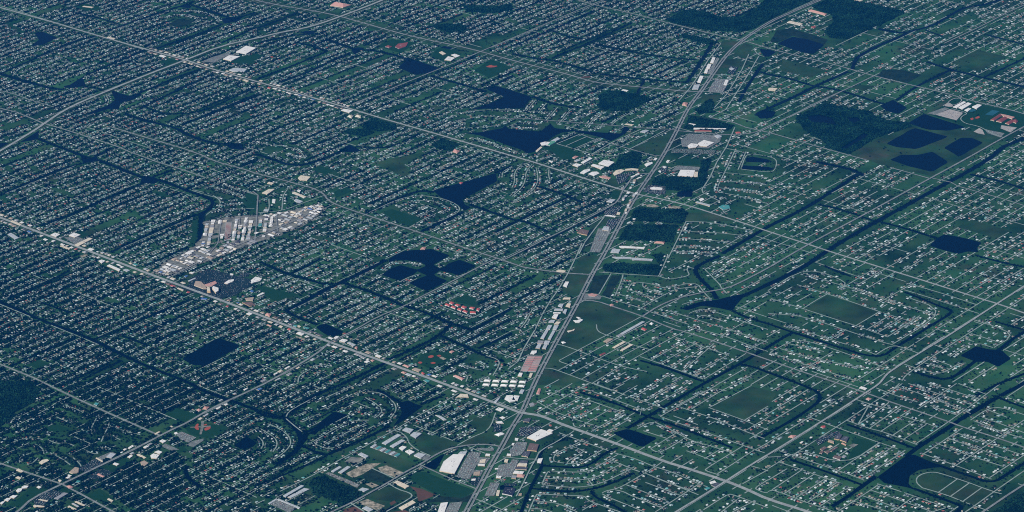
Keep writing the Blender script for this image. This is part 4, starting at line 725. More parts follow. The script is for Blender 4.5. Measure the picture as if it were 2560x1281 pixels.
CENT = []
def BLD(tile, pts, h, roof, wall, label, name='commercial_building', cat='building', kind='flat', group=None, units=None, xy=None):
    p = P(tile, pts) if xy is None else xy
    if len(p) == 3:
        p = np.vstack([p, p[:1] + p[2:3] - p[1:2]])
    if xy is None: p = lift(p, h)
    p = ccw(p)
    c = p.mean(0)
    fill(grow(p, 12), BUILT)
    q = p - c
    root = bpy.data.objects.new(name, None)
    COL.objects.link(root)
    root.location = (c[0], c[1], 0)
    root.empty_display_size = 5
    tag(root, label, cat, group)
    V, Fc = [], []
    prism(V, Fc, q, 0, h)
    pymesh('wall', V, Fc, [WM[wall]], parent=root)
    V, Fc = [], []
    area = 0.5 * abs((q[:, 0] * np.roll(q[:, 1], -1) - np.roll(q[:, 0], -1) * q[:, 1]).sum())
    if kind == 'flat' or len(q) != 4:
        prism(V, Fc, grow(q, 0.6), h + 0.02, h + 0.7, True)
        n = min(8, int(area / 900)) if units is None else units
    else:
        g_ = grow(q, 0.9)
        e01, e12 = np.hypot(*(g_[1] - g_[0])), np.hypot(*(g_[2] - g_[1]))
        if e01 < e12: g_ = np.roll(g_, -1, 0)
        a, b, c2, d = g_
        k = 0.0 if kind == 'gable' else min(0.42, 0.5 * min(e01, e12) / max(e01, e12))
        m1, m2 = (a + d) / 2, (b + c2) / 2
        r1, r2 = m1 + (m2 - m1) * k, m2 + (m1 - m2) * k
        rise = 0.17 * min(e01, e12) if kind == 'gable' else 0.22 * min(e01, e12)
        V = [(*a, h + .02), (*b, h + .02), (*c2, h + .02), (*d, h + .02), (*r1, h + rise), (*r2, h + rise)]
        Fc = [[0, 1, 5, 4], [2, 3, 4, 5], [3, 0, 4], [1, 2, 5], [3, 2, 1, 0]]
        n = 0
    pymesh('roof', V, Fc, [RM[roof]], parent=root)
    for i in range(n):
        t = RNG.dirichlet(np.ones(len(q)) * 2.0)
        ctr = (q * t[:, None]).sum(0)
        s = RNG.uniform(1.6, 3.2)
        ang = math.radians(47)
        ex, ey = np.array([math.cos(ang), math.sin(ang)]) * s, np.array([-math.sin(ang), math.cos(ang)]) * s * 0.7
        V, Fc = [], []
        prism(V, Fc, np.array([ctr - ex - ey, ctr + ex - ey, ctr + ex + ey, ctr - ex + ey]), h + 0.72, h + 2.6)
        pymesh('roof_unit', V, Fc, [M['unit']], parent=root)
    # a glazed front along the wall that looks down and left in the photograph
    if area > 250:
        best, bi = -9, 0
        for i in range(len(q)):
            d = q[(i + 1) % len(q)] - q[i]
            L = np.hypot(*d)
            nrm = np.array([d[1], -d[0]]) / max(L, 1e-6)
            s_ = (nrm @ np.array([-0.5, -0.86])) * min(L, 60) / 60
            if s_ > best: best, bi = s_, i
        a, b = q[bi], q[(bi + 1) % len(q)]
        d = (b - a) / np.hypot(*(b - a))
        nrm = np.array([d[1], -d[0]]) * 0.15
        a2, b2 = a + (b - a) * 0.12 + nrm, b - (b - a) * 0.12 + nrm
        zt = min(3.0, h * 0.55)
        pymesh('shop_front', [(*a2, 0.5), (*b2, 0.5), (*b2, zt), (*a2, zt)], [[0, 1, 2, 3]], [M['glass']], parent=root)
    CENT.append((c[0], c[1], label))
    return root

for a_ in [
    ('Z1', "275,830 350,670 520,540 720,550 665,650 540,885", 10, 'white', 'cream', 'vast white flat-roofed store beside a long grey car park', 'store'),
    ('Z1', "610,530 650,495 765,490 735,545", 8, 'silver', 'white', 'grey roofed wing at the far end of the vast white store', 'store'),
    ('Z1', "1830,240 2080,95 2290,165 1990,300", 9, 'white', 'cream', 'big white roofed store surrounded by dark car parks', 'store'),
    ('Z1', "2190,120 2230,95 2305,115 2265,145", 7, 'white', 'cream', 'small white garden wing behind the big white store', 'store'),
    ('Z1', "1830,460 1880,345 2040,362 2000,480", 9, 'brown', 'ochre', 'brown roofed store with an ochre front', 'store'),
    ('Z1', "1735,565 1785,490 1895,485 1845,585", 8, 'dark', 'cream', 'slate roofed shop touching the brown roofed store', 'shop'),
    ('Z1', "1720,648 1850,655 1830,700 1690,692", 7, 'dark', 'white', 'slate roofed shop, topmost of the shop row', 'shop'), ('Z1', "1680,705 1835,715 1820,752 1650,745", 7, 'cream', 'cream', 'cream roofed shop, second from top of the shop row', 'shop'), ('Z1', "1640,762 1845,772 1822,812 1620,802", 7, 'dark', 'cream', 'slate roofed shop in the middle of the shop row', 'shop'), ('Z1', "1610,832 1780,850 1750,892 1580,882", 7, 'white', 'cream', 'white roofed shop under the slate roofs of the row', 'shop'), ('Z1', "1570,915 1650,922 1632,972 1555,965", 7, 'grey', 'ochre', 'grey roofed shop at the lowest end of the row', 'shop'), ('Z1', "1660,895 1795,905 1770,948 1645,940", 7, 'pink', 'cream', 'pink roofed shop at the lowest end of the row', 'shop'),
    ('Z1', "1480,530 1552,536 1540,572 1470,566", 6, 'white', 'cream', 'white roofed restaurant beside the highway crossing', 'restaurant'), ('Z1', "1440,625 1500,630 1482,688 1425,672", 6, 'cream', 'cream', 'cream roofed restaurant beside the highway, over the shop row lot', 'restaurant'), ('Z1', "1290,922 1380,930 1360,968 1280,960", 6, 'white', 'ochre', 'white roofed restaurant below the shop row lot', 'restaurant'),
    ('Z1', "1100,530 1180,536 1165,572 1090,565", 6, 'white', 'cream', 'white roofed restaurant left of the highway crossing', 'restaurant'), ('Z1', "1005,640 1100,622 1085,690 985,690", 6, 'cream', 'cream', 'cream roofed restaurant, upper of two by the store car park', 'restaurant'), ('Z1', "970,712 1085,722 1075,748 960,740", 6, 'white', 'ochre', 'white roofed restaurant, lower of two by the store car park', 'restaurant'), ('Z1', "890,860 1000,845 985,912 880,908", 6, 'tan', 'ochre', 'tan roofed restaurant near the lower highway crossing', 'restaurant'), ('Z1', "850,980 920,975 910,1008 840,1008", 5, 'white', 'cream', 'small white roofed kiosk in the dark corner lot', 'kiosk'),
    ('Z1', "2030,620 2112,610 2080,692 2010,680", 8, 'white', 'white', 'white roofed building alone beside the canal bank', 'warehouse'), ('Z1', "1620,250 1680,260 1665,298 1615,290", 5, 'white', 'white', 'white bank between highway and the big white store', 'bank'), ('Z1', "1570,345 1612,340 1592,378 1556,375", 5, 'white', 'white', 'small white bank beside the highway crossing', 'bank'),
    ('Z1', "1390,1235 1440,1120 1620,1140 1565,1275", 9, 'navy', 'white', 'navy roofed store at the lower edge', 'store'), ('F', "1094,1281 1102,1258 1120,1256 1110,1284", 8, 'white', 'cream', 'white roofed store cut by the lower edge', 'store'), ('Z1', "1280,1265 1300,1180 1350,1185 1330,1270", 6, 'cream', 'cream', 'narrow cream roof beside the navy roofed store', 'shop'), ('Z1', "1260,790 1320,785 1315,808 1262,808", 4, 'white', 'white', 'tiny white kiosk at the highway side', 'kiosk'), ('Z1', "1690,1240 1740,1235 1730,1270 1680,1270", 6, 'tan', 'cream', 'tan roofed house like office at the canal foot', 'office'),
    ('31', "1460,460 1495,435 1572,455 1535,490", 8, 'silver', 'grey', 'blue grey roofed warehouse by the street bend', 'warehouse'), ('31', "1540,510 1575,480 1652,495 1592,540", 8, 'silver', 'grey', 'pale grey warehouse right of the blue grey one', 'warehouse'), ('31', "1255,590 1410,500 1448,512 1295,605", 6, 'silver', 'white', 'upper of two long grey storage sheds', 'storage shed'), ('31', "1335,620 1450,555 1488,565 1370,635", 6, 'silver', 'white', 'lower of two long grey storage sheds', 'storage shed'), ('31', "1425,640 1460,618 1502,630 1460,665", 7, 'white', 'white', 'square white workshop in the row of sheds', 'workshop'), ('31', "1488,672 1530,655 1582,680 1535,705", 7, 'white', 'white', 'bigger white workshop beside the square workshop', 'workshop'), ('31', "1575,712 1620,685 1692,705 1640,742", 8, 'silver', 'white', 'grey roofed office hall at the end of the sheds', 'office'),
    ('31', "1018,702 1050,685 1122,720 1092,740", 6, 'silver', 'white', 'grey shed at the concrete yard', 'shed'), ('31', "750,870 830,820 855,832 770,882", 6, 'silver', 'white', 'left of two slanting grey sheds by the gravel lot', 'shed'), ('31', "820,882 910,820 945,830 850,895", 6, 'silver', 'cream', 'right of two slanting grey sheds by the gravel lot', 'shed'), ('31', "1372,985 1410,965 1530,1020 1490,1040", 7, 'cream', 'cream', 'long cream warehouse beside the brown earth lot', 'warehouse'), ('31', "1425,1235 1560,1162 1592,1185 1460,1258", 7, 'cream', 'cream', 'long cream warehouse at the yard street corner', 'warehouse'), ('31', "270,1115 450,1010 480,1018 295,1128", 6, 'silver', 'white', 'long grey shed, upper arm of the dark wood storage', 'storage shed'), ('31', "315,1130 480,1040 535,1050 345,1140", 6, 'silver', 'cream', 'long grey shed, lower arm of the dark wood storage', 'storage shed'), ('31', "120,1192 208,1140 222,1146 136,1200", 5, 'silver', 'white', 'narrow grey shed, left side of the trailer lot', 'storage shed'), ('31', "210,1140 440,1232 430,1245 205,1150", 5, 'silver', 'white', 'narrow grey shed, upper side of the trailer lot', 'storage shed'), ('31', "1020,1060 1060,1035 1130,1050 1080,1075", 6, 'silver', 'white', 'silver roofed office by the curving road', 'office'), ('31', "1060,1240 1100,1220 1170,1255 1130,1275", 6, 'silver', 'white', 'pale shed on the sandy yard', 'shed'), ('31', "1790,310 1840,320 1900,355 1870,360", 6, 'silver', 'white', 'grey hall in the leafy estate', 'hall'), ('31', "1990,140 2040,100 2110,105 2120,135 2030,130", 6, 'cream', 'cream', 'curved cream roofed shops below the boulevard', 'shop'), ('31', "2410,145 2440,130 2395,190 2370,180", 6, 'silver', 'white', 'slanting grey roof by the boulevard end', 'shop'), ('31', "2480,150 2500,115 2560,115 2590,170 2530,180", 7, 'white', 'white', 'wide white store by the boulevard end', 'store'),
    ('31', "2390,255 2420,235 2475,250 2440,275", 5, 'white', 'white', 'small white shop right under the boulevard crossing', 'shop'), ('31', "2430,335 2460,325 2490,340 2460,352", 5, 'white', 'cream', 'small white roof in the strip below the crossing', 'shop'), ('31', "2390,378 2450,372 2470,395 2410,395", 5, 'white', 'pink' if False else 'cream', 'pale roof above the dark lot at the bend', 'shop'), ('31', "2380,505 2450,480 2480,500 2420,520", 6, 'white', 'white', 'white winged roof at the highway bend', 'church'),
    # junction store side, upper strip of the highway
    ('32', "0,160 20,115 75,120 55,165", 7, 'white', 'white', 'white store, right end beside the highway junction', 'store'), ('32', "70,90 90,55 125,60 105,95", 6, 'silver', 'white', 'narrow pale roof beside the highway junction', 'shop'), ('32', "240,100 265,45 290,48 272,105", 5, 'pink', 'white', 'pinkish roof right of the highway before the junction', 'shop'), ('32', "170,200 210,185 225,215 185,225", 5, 'grey', 'white', 'grey roofed shop in the junction corner', 'shop'), ('32', "120,350 190,340 170,380 110,375", 6, 'dark', 'cream', 'dark roofed shop below the junction boulevard', 'shop'), ('32', "1970,980 2020,965 2040,985 1985,1000", 4, 'white', 'white', 'white gas station canopy beside the near crossing', 'gas station'), ('32', "1990,1012 2050,985 2075,995 2020,1025", 5, 'dark', 'white', 'dark roofed gas station shop', 'shop'), ('32', "1920,1045 1950,1030 1980,1040 1945,1058", 5, 'teal', 'white', 'teal roofed car wash near the crossing', 'car wash'), ('32', "1780,455 1810,450 1815,465 1785,470", 5, 'white', 'cream', 'single white hall by the canal row', 'hall'), ('32', "1650,950 1680,935 1700,945 1665,960", 6, 'cream', 'cream', 'cream roofed hall in the fan estate', 'hall'),
    # strip of halls along the highway, downwards
    ('Z6', "640,120 720,120 715,140 625,138", 6, 'cream', 'cream', 'cream roofed shop, top of the highway hall row', 'shop'), ('Z6', "565,220 590,195 635,197 615,240", 7, 'silver', 'white', 'grey roofed hall, second in the highway row', 'hall'), ('Z6', "660,225 685,190 725,195 710,240", 7, 'cream', 'cream', 'cream roofed hall beside the second grey hall', 'hall'), ('Z6', "525,255 630,258 622,280 520,275", 6, 'silver', 'white', 'long pale hall, third in the highway row', 'hall'), ('Z6', "625,300 650,262 680,265 660,318", 7, 'silver', 'grey', 'upright grey hall next to the highway', 'hall'), ('Z6', "510,300 600,302 595,315 505,312", 5, 'white', 'white', 'thin white hall, fourth in the highway row', 'hall'), ('Z6', "490,365 520,322 572,325 545,382", 8, 'white', 'cream', 'bright white hall with yard, fifth in the row', 'hall'), ('Z6', "455,410 480,395 530,398 515,425 450,425", 6, 'silver', 'white', 'grey hall below the bright white hall', 'hall'), ('Z6', "520,445 550,415 600,420 570,450", 6, 'cream', 'cream', 'cream hall beside the grey hall', 'hall'), ('Z6', "420,505 445,458 495,460 465,510", 7, 'silver', 'white', 'grey blue hall, upper left of four twins', 'hall'), ('Z6', "500,510 520,460 575,462 545,515", 7, 'silver', 'white', 'grey blue hall, upper right of four twins', 'hall'), ('Z6', "350,620 415,515 452,518 390,628", 7, 'silver', 'cream', 'longest grey blue hall, lower left of four twins', 'hall'), ('Z6', "440,630 500,525 535,528 475,635", 7, 'silver', 'cream', 'longest grey blue hall, lower right of four twins', 'hall'), ('Z6', "310,680 320,648 390,652 375,685", 6, 'grey', 'cream', 'grey roofed office over the lower twin halls', 'office'), ('Z6', "390,685 405,650 470,652 450,690", 6, 'silver', 'white', 'silver roofed office over the lower twin halls', 'office'), ('Z6', "290,740 320,688 365,690 340,745", 7, 'silver', 'cream', 'pale hall, left of the lower pair', 'hall'), ('Z6', "370,745 400,693 440,695 415,750", 7, 'silver', 'cream', 'pale hall, right of the lower pair', 'hall'), ('Z6', "225,810 245,775 305,772 300,800 270,815", 7, 'white', 'white', 'white roofed hall above the red striped storage', 'hall'), ('Z6', "70,1085 90,1045 132,1048 115,1092", 7, 'white', 'cream', 'white office left under the red striped storage', 'office'), ('Z6', "205,1095 225,1048 257,1052 235,1102", 7, 'cream', 'cream', 'cream office right under the red striped storage', 'office'),
    ('Z6', "755,400 800,400 850,385 875,395 830,425 780,425", 6, 'white', 'white', 'white church with wings in the green field', 'church'), ('Z6', "790,358 815,360 850,375 820,382", 5, 'white', 'white', 'slim white hall behind the winged church', 'hall'), ('Z6', "680,530 740,520 770,505 765,525 700,545", 5, 'cream', 'white', 'curved cream roof at the field edge', 'church'), ('Z6', "605,665 640,660 665,675 625,688", 5, 'white', 'white', 'lone white roof at the foot of the green field', 'house'),
    ('22', "1005,915 1110,855 1140,862 1030,922", 6, 'cream', 'cream', 'long cream roofed row, upper of two in the grid', 'apartment row'), ('22', "1080,945 1180,882 1212,890 1105,950", 6, 'cream', 'cream', 'long cream roofed row, lower of two in the grid', 'apartment row'), ('22', "915,855 960,825 1015,830 950,870", 6, 'tan', 'cream', 'tan roofed courtyard building in the grid', 'apartment row'), ('22', "1085,775 1300,655 1330,660 1110,785", 6, 'silver', 'white', 'long silver roofed row in the grid', 'apartment row'), ('22', "1040,800 1080,780 1120,785 1070,808", 5, 'grey', 'white', 'grey roof at the foot of the silver row', 'hall'), ('22', "1290,730 1310,715 1350,735 1330,750", 5, 'red', 'white', 'red roofed hall by the silver row', 'hall'), ('22', "1375,680 1395,662 1415,675 1400,690", 5, 'white', 'white', 'white chapel by the silver row head', 'church'), ('22', "870,990 925,965 940,975 890,1000", 4, 'rust', 'cream', 'rust roofed units in the sparse grid', 'apartment row'), ('22', "760,385 800,375 860,390 830,408 770,402", 5, 'pink', 'white', 'pink gas station by the highway', 'gas station'), ('22', "510,300 535,258 570,260 545,315", 5, 'white', 'white', 'white shop beside the frontage street', 'shop'), ('22', "440,150 480,138 540,150 520,168 450,160", 5, 'cream', 'cream', 'cream roofed row by the avenue corner', 'apartment row'), ('22', "1000,10 1190,12 1195,28 1050,28", 6, 'silver', 'grey', 'long grey roof over the dark wood, left', 'shed'), ('22', "1195,18 1410,32 1400,48 1200,40", 6, 'silver', 'grey', 'long grey roof over the dark wood, right', 'shed'), ('22', "975,490 1000,478 1020,492 990,505", 5, 'pink', 'white', 'pink roofed house by the curving road', 'house'),
    # middle distance
    ('12', "690,345 775,298 805,305 715,355", 8, 'white', 'white', 'slanting white warehouse, upper of the parkway group', 'warehouse'), ('12', "605,372 640,355 700,368 655,390", 8, 'white', 'cream', 'square white warehouse, left of the parkway group', 'warehouse'), ('12', "865,355 920,320 1025,342 965,385", 9, 'white', 'white', 'largest white warehouse of the parkway group', 'warehouse'), ('12', "790,375 815,362 925,390 890,412", 8, 'white', 'cream', 'long white warehouse, lowest of the parkway group', 'warehouse'), ('12', "680,450 720,420 775,412 785,425 720,460", 6, 'white', 'white', 'broken white apartment cluster, left', 'apartment block'), ('12', "765,460 800,440 850,438 875,455 820,480", 6, 'white', 'white', 'broken white apartment cluster, right', 'apartment block'), ('12', "870,485 920,478 990,500 970,515 900,498", 6, 'pink', 'cream', 'pink fronted shop row by the parkway', 'shop'), ('12', "1010,455 1040,425 1090,415 1130,425 1085,455 1030,475", 8, 'cream', 'cream', 'cream supermarket at the head of the curved strip', 'store'), ('12', "1135,412 1200,405 1265,412 1260,425 1190,420 1130,428", 6, 'cream', 'cream', 'thin curved shop strip beside the supermarket', 'shop'), ('12', "1325,365 1350,350 1400,342 1408,355 1345,388", 7, 'white', 'white', 'bowed white hall beside the highway', 'hall'), ('12', "1655,478 1685,420 1830,425 1810,488", 9, 'white', 'cream', 'big white store over the dark wood', 'store'), ('12', "1825,440 1860,440 1855,490 1815,485", 7, 'cream', 'cream', 'cream side wing of the big store over the wood', 'store'), ('12', "1755,180 1790,155 1870,165 1840,195 1770,202", 8, 'white', 'cream', 'smaller of the twin white stores in the oval lot', 'store'), ('12', "1860,155 1920,122 2020,148 1950,185 1880,180", 9, 'white', 'cream', 'larger of the twin white stores in the oval lot', 'store'), ('12', "2020,80 2060,68 2100,85 2060,105", 6, 'silver', 'white', 'grey shop at the oval lot rim', 'shop'), ('12', "1820,0 2140,5 2140,15 1815,12", 5, 'white', 'white', 'very long white shed over the oval lot', 'shed'), ('12', "1830,20 2000,25 1995,38 1825,35", 5, 'rust', 'cream', 'rust fronted shop row over the oval lot', 'shop'), ('12', "2235,42 2280,38 2290,52 2240,58", 5, 'red', 'white', 'red roofed church by the far road curve', 'church'), ('12', "1540,340 1555,322 1578,325 1562,350", 6, 'white', 'white', 'white shop beside the highway, upper strip', 'shop'), ('12', "1505,392 1515,385 1545,390 1530,405", 5, 'white', 'white', 'white shop beside the highway, middle strip', 'shop'), ('12', "1465,440 1470,428 1492,430 1488,445", 5, 'white', 'white', 'white shop beside the highway, lower strip', 'shop'), ('12', "1415,320 1430,300 1455,303 1440,322", 5, 'white', 'white', 'white shop by the highway crossing over the field', 'shop'), ('12', "945,735 985,712 1035,718 1000,745", 8, 'silver', 'white', 'grey white store at the end of the curling road', 'store'), ('12', "900,1020 920,985 975,990 965,1030", 7, 'silver', 'cream', 'cream fronted store atop the long car park', 'store'), ('12', "650,1045 690,1010 770,1030 750,1070 700,1062", 7, 'brown', 'pink' if False else 'ochre', 'brown hipped church with an ochre front', 'church'), ('12', "1045,865 1055,842 1085,848 1075,868", 6, 'cream', 'cream', 'cream kiosk in the blue grey plaza', 'kiosk'), ('12', "920,880 960,870 1040,882 1030,892", 5, 'white', 'white', 'thin white roof at the plaza foot', 'shop'), ('12', "1380,600 1420,590 1505,600 1500,620 1390,615", 6, 'white', 'white', 'white roofed car dealership', 'dealership'), ('12', "1200,915 1215,905 1240,910 1225,920", 5, 'white', 'white', 'lone white hut by the highway woods', 'hut'), ('12', "1420,1150 1440,1135 1525,1140 1520,1158", 6, 'pink', 'cream', 'pink roofed hall below the square wood', 'hall'), ('12', "1070,1185 1100,1180 1330,1195 1320,1208 1090,1198", 6, 'white', 'white', 'long white shed under the square wood', 'shed'), ('12', "985,1245 1005,1210 1085,1215 1065,1250", 6, 'silver', 'white', 'square silver hall beside the highway', 'hall'), ('12', "1835,745 1850,735 1985,770 1975,785", 6, 'silver', 'cream', 'grey school wing by the retention ponds', 'school'), ('12', "1870,715 1900,700 1925,715 1890,735", 6, 'white', 'white', 'white school hall by the retention ponds', 'school'), ('12', "2065,790 2110,770 2170,775 2180,805 2110,820", 6, 'teal', 'white', 'teal roofed church among trees', 'church'), ('Z7', "688,515 725,505 768,508 750,530 700,533", 8, 'white', 'white', 'white resort block at the lake point', 'resort'), ('Z7', "725,532 758,508 800,494 812,508 765,535", 7, 'green', 'white', 'green roofed resort block at the lake point', 'resort'), ('Z7', "772,500 828,468 850,482 815,500", 8, 'silver', 'white', 'pale resort block behind the green roofed one', 'resort'), ('Z7', "650,580 690,545 705,550 660,590", 5, 'cream', 'white', 'cream lodge by the lake point path', 'resort'), ('12', "365,330 375,325 412,338 398,350", 5, 'white', 'cream', 'white hall by the parkway woods', 'hall'), ('12', "600,300 630,280 665,285 625,310", 5, 'pink', 'cream', 'pink fronted hall over the square warehouse', 'hall'), ('12', "620,330 650,315 690,322 645,340", 6, 'silver', 'cream', 'grey tan hall over the square warehouse', 'hall'), ('12', "1280,40 1310,25 1370,25 1330,50", 5, 'silver', 'white', 'grey hall by the lake arm street', 'hall'),
    # hospital quarter
    ('Z3', "670,780 675,665 745,690 765,790", 22, 'cream', 'ochre', 'ochre hospital tower, tallest of the blocks', 'hospital'), ('Z3', "820,700 850,650 1000,700 1000,780 920,830 860,740", 20, 'white', 'cream', 'pale hospital main block beside the ochre tower', 'hospital'), ('Z3', "290,620 340,500 500,520 620,640 660,720 560,720", 9, 'tan', 'cream', 'low rambling hospital wing', 'hospital'), ('Z3', "600,600 720,570 900,500 960,560 820,640 660,650", 9, 'pink', 'cream', 'pinkish hospital wing behind the towers', 'hospital'), ('Z3', "1170,560 1300,470 1450,450 1440,500 1260,580", 9, 'white', 'cream', 'white clinic beside the hospital', 'clinic'), ('Z3', "1340,290 1360,280 1440,295 1420,330 1350,325", 6, 'white', 'white', 'small white clinic in the dark lots', 'clinic'), ('Z3', "1945,480 2080,375 2260,430 2100,500 1950,500", 9, 'white', 'white', 'bright white hall right of the hospital', 'hall'), ('Z3', "1940,540 1990,495 2110,500 2080,530 1970,560", 8, 'white', 'white', 'small white front hall right of the hospital', 'hall'), ('Z3', "120,490 320,405 350,420 150,515", 6, 'silver', 'white', 'long thin grey roof beside the hospital lots', 'shed'), ('Z3', "150,260 210,235 310,260 240,290", 6, 'white', 'cream', 'white roofed bank by the industrial street', 'bank'), ('Z3', "0,360 60,335 120,345 50,385", 5, 'blue', 'white', 'bright blue roofed shop', 'shop'), ('Z3', "470,1030 520,985 680,1000 640,1045", 5, 'blue', 'white', 'deep blue roofed shop by the boulevard', 'shop'), ('Z3', "1910,800 1960,765 2030,790 1990,830", 5, 'blue', 'white', 'deep blue roofed clinic near the green', 'clinic'), ('Z3', "70,830 110,800 190,815 130,860", 5, 'red', 'white', 'red roofed shop by the boulevard', 'shop'), ('Z3', "1210,1240 1250,1210 1310,1225 1270,1260", 5, 'red', 'white', 'small red roofed shop by the boulevard', 'shop'), ('Z3', "2120,920 2280,835 2350,850 2220,915 2140,940", 7, 'white', 'white', 'slanting white hall at the playing field', 'hall'), ('Z3', "1770,1000 2030,970 2000,1070 1820,1060", 7, 'tan', 'cream', 'tan courtyard school by the playing field', 'school'), ('Z3', "1690,1120 1960,1110 2070,1200 1900,1230", 7, 'brown', 'ochre', 'brown courtyard school, lower wing', 'school'),
    # boulevard
    ('10', "505,1070 550,1048 602,1065 560,1090", 7, 'white', 'cream', 'white store on the boulevard, left of the plaza', 'store'), ('10', "688,1075 740,1048 805,1070 750,1095", 8, 'white', 'cream', 'white plaza anchor store on the boulevard', 'store'), ('10', "745,1170 890,1100 925,1108 785,1182", 7, 'cream', 'cream', 'long slanting plaza wing on the boulevard', 'store'), ('10', "105,935 125,925 215,965 200,975", 6, 'cream', 'cream', 'long cream shop row at the boulevard head', 'shop'), ('10', "430,1115 450,1105 480,1118 460,1128", 5, 'white', 'white', 'small white shop under the boulevard plaza', 'shop'), ('10', "600,1180 620,1175 700,1205 690,1220", 5, 'cream', 'cream', 'cream shop row under the boulevard plaza', 'shop'), ('10', "875,1215 900,1200 945,1215 915,1230", 5, 'white', 'cream', 'white shop by the plaza corner', 'shop'), ('10', "1850,1255 1880,1235 1930,1220 1940,1235 1880,1265", 6, 'white', 'white', 'white warehouse at the industrial park foot', 'warehouse'), ('10', "75,1065 110,1050 190,1100 150,1115", 6, 'silver', 'grey', 'grey flat market by the left edge', 'store'), ('20', "985,50 1018,38 1052,50 1015,75", 7, 'white', 'cream', 'square white store on the boulevard', 'store'), ('20', "1070,98 1095,86 1205,135 1190,152", 7, 'white', 'cream', 'long white store on the boulevard', 'store'), ('20', "1230,140 1260,130 1300,145 1270,158", 5, 'silver', 'white', 'grey shop after the long white store', 'shop'), ('20', "1395,185 1415,172 1440,182 1418,194", 5, 'cream', 'cream', 'cream shop at the industrial park corner', 'shop'), ('20', "1770,325 1785,318 1840,342 1825,350", 5, 'cream', 'cream', 'cream shop row opposite the hospital', 'shop'), ('20', "2460,580 2490,565 2525,580 2495,595", 5, 'white', 'cream', 'white shop at the boulevard by the tiled hall', 'shop'), ('21', "90,590 110,570 155,580 135,608", 7, 'pink', 'cream', 'pink tiled corner hall on the boulevard', 'hall'), ('21', "400,775 430,760 485,780 455,798", 6, 'white', 'cream', 'white shop left of the pond by the boulevard', 'shop'), ('21', "370,700 385,690 415,700 400,712", 5, 'teal', 'white', 'teal roofed shop on the boulevard', 'shop'), ('21', "470,718 490,710 535,722 515,735", 5, 'teal', 'white', 'longer teal roofed shop on the boulevard', 'shop'), ('21', "225,708 240,695 270,705 255,720", 5, 'cream', 'white', 'cream shop over the boulevard bend', 'shop'), ('21', "105,690 120,685 160,700 145,708", 5, 'pink', 'cream', 'pink shop row under the boulevard', 'shop'), ('21', "310,735 330,722 355,732 338,745", 5, 'red', 'white', 'red roofed restaurant under the boulevard', 'restaurant'), ('21', "410,700 430,695 450,708 432,718", 5, 'cream', 'cream', 'cream shop beside the teal roof', 'shop'), ('21', "720,820 735,812 775,825 755,835", 5, 'white', 'white', 'white shop at the pond foot', 'shop'), ('21', "775,822 800,802 830,808 800,830", 5, 'white', 'white', 'white shop at the avenue corner', 'shop'), ('21', "865,778 880,768 905,772 890,785", 4, 'rust', 'cream', 'rust roofed house at the pond end', 'house'), ('21', "832,850 865,830 920,842 885,865", 7, 'white', 'cream', 'white store past the avenue corner', 'store'), ('21', "910,870 930,860 1000,890 970,905", 5, 'silver', 'cream', 'rambling pale shop on the boulevard', 'shop'), ('21', "985,920 1000,905 1015,910 1010,935", 5, 'pink', 'cream', 'tall pink fronted shop on the boulevard', 'shop'), ('21', "1190,1000 1210,985 1260,1005 1235,1020", 6, 'white', 'cream', 'cream white store before the canal bridge', 'store'), ('21', "1080,1060 1110,1045 1140,1055 1110,1070", 5, 'white', 'white', 'white shop at the bridge, left', 'shop'), ('21', "1145,1045 1165,1035 1185,1045 1165,1058", 5, 'pink', 'cream', 'pink shop at the bridge', 'shop'), ('21', "980,980 1000,972 1100,1020 1080,1028", 5, 'grey', 'white', 'long grey shop row under the boulevard', 'shop'), ('21', "1465,1095 1485,1085 1540,1105 1520,1118", 5, 'pink', 'cream', 'pink shop row past the ball park', 'shop'), ('21', "1560,1135 1590,1120 1655,1140 1625,1160", 6, 'tan', 'cream', 'tan school like hall on the boulevard', 'hall'), ('21', "1650,1170 1670,1160 1690,1178 1672,1190", 5, 'red', 'cream', 'red tiled shop on the boulevard', 'shop'), ('21', "1675,1245 1700,1235 1740,1250 1715,1268", 5, 'teal', 'white', 'pale teal roof under the boulevard', 'hall'), ('21', "1450,1165 1470,1155 1505,1165 1485,1180", 5, 'pink', 'cream', 'pink house like office under the boulevard', 'office'), ('21', "1970,1200 1995,1190 2085,1225 2060,1242", 6, 'pink', 'white', 'long pink hall inside the loop street', 'hall'), ('21', "1870,1250 1880,1235 1910,1245 1900,1258", 4, 'dark', 'white', 'dark roofed house beside the boulevard', 'house'), ('21', "1930,960 1960,945 1985,955 1955,972", 5, 'pink', 'cream', 'salmon roofed hall above the ball park', 'hall'), ('20', "2520,240 2560,210 2620,225 2600,250 2540,268", 7, 'white', 'white', 'square white hall by the canal', 'hall'),
    # corner avenue
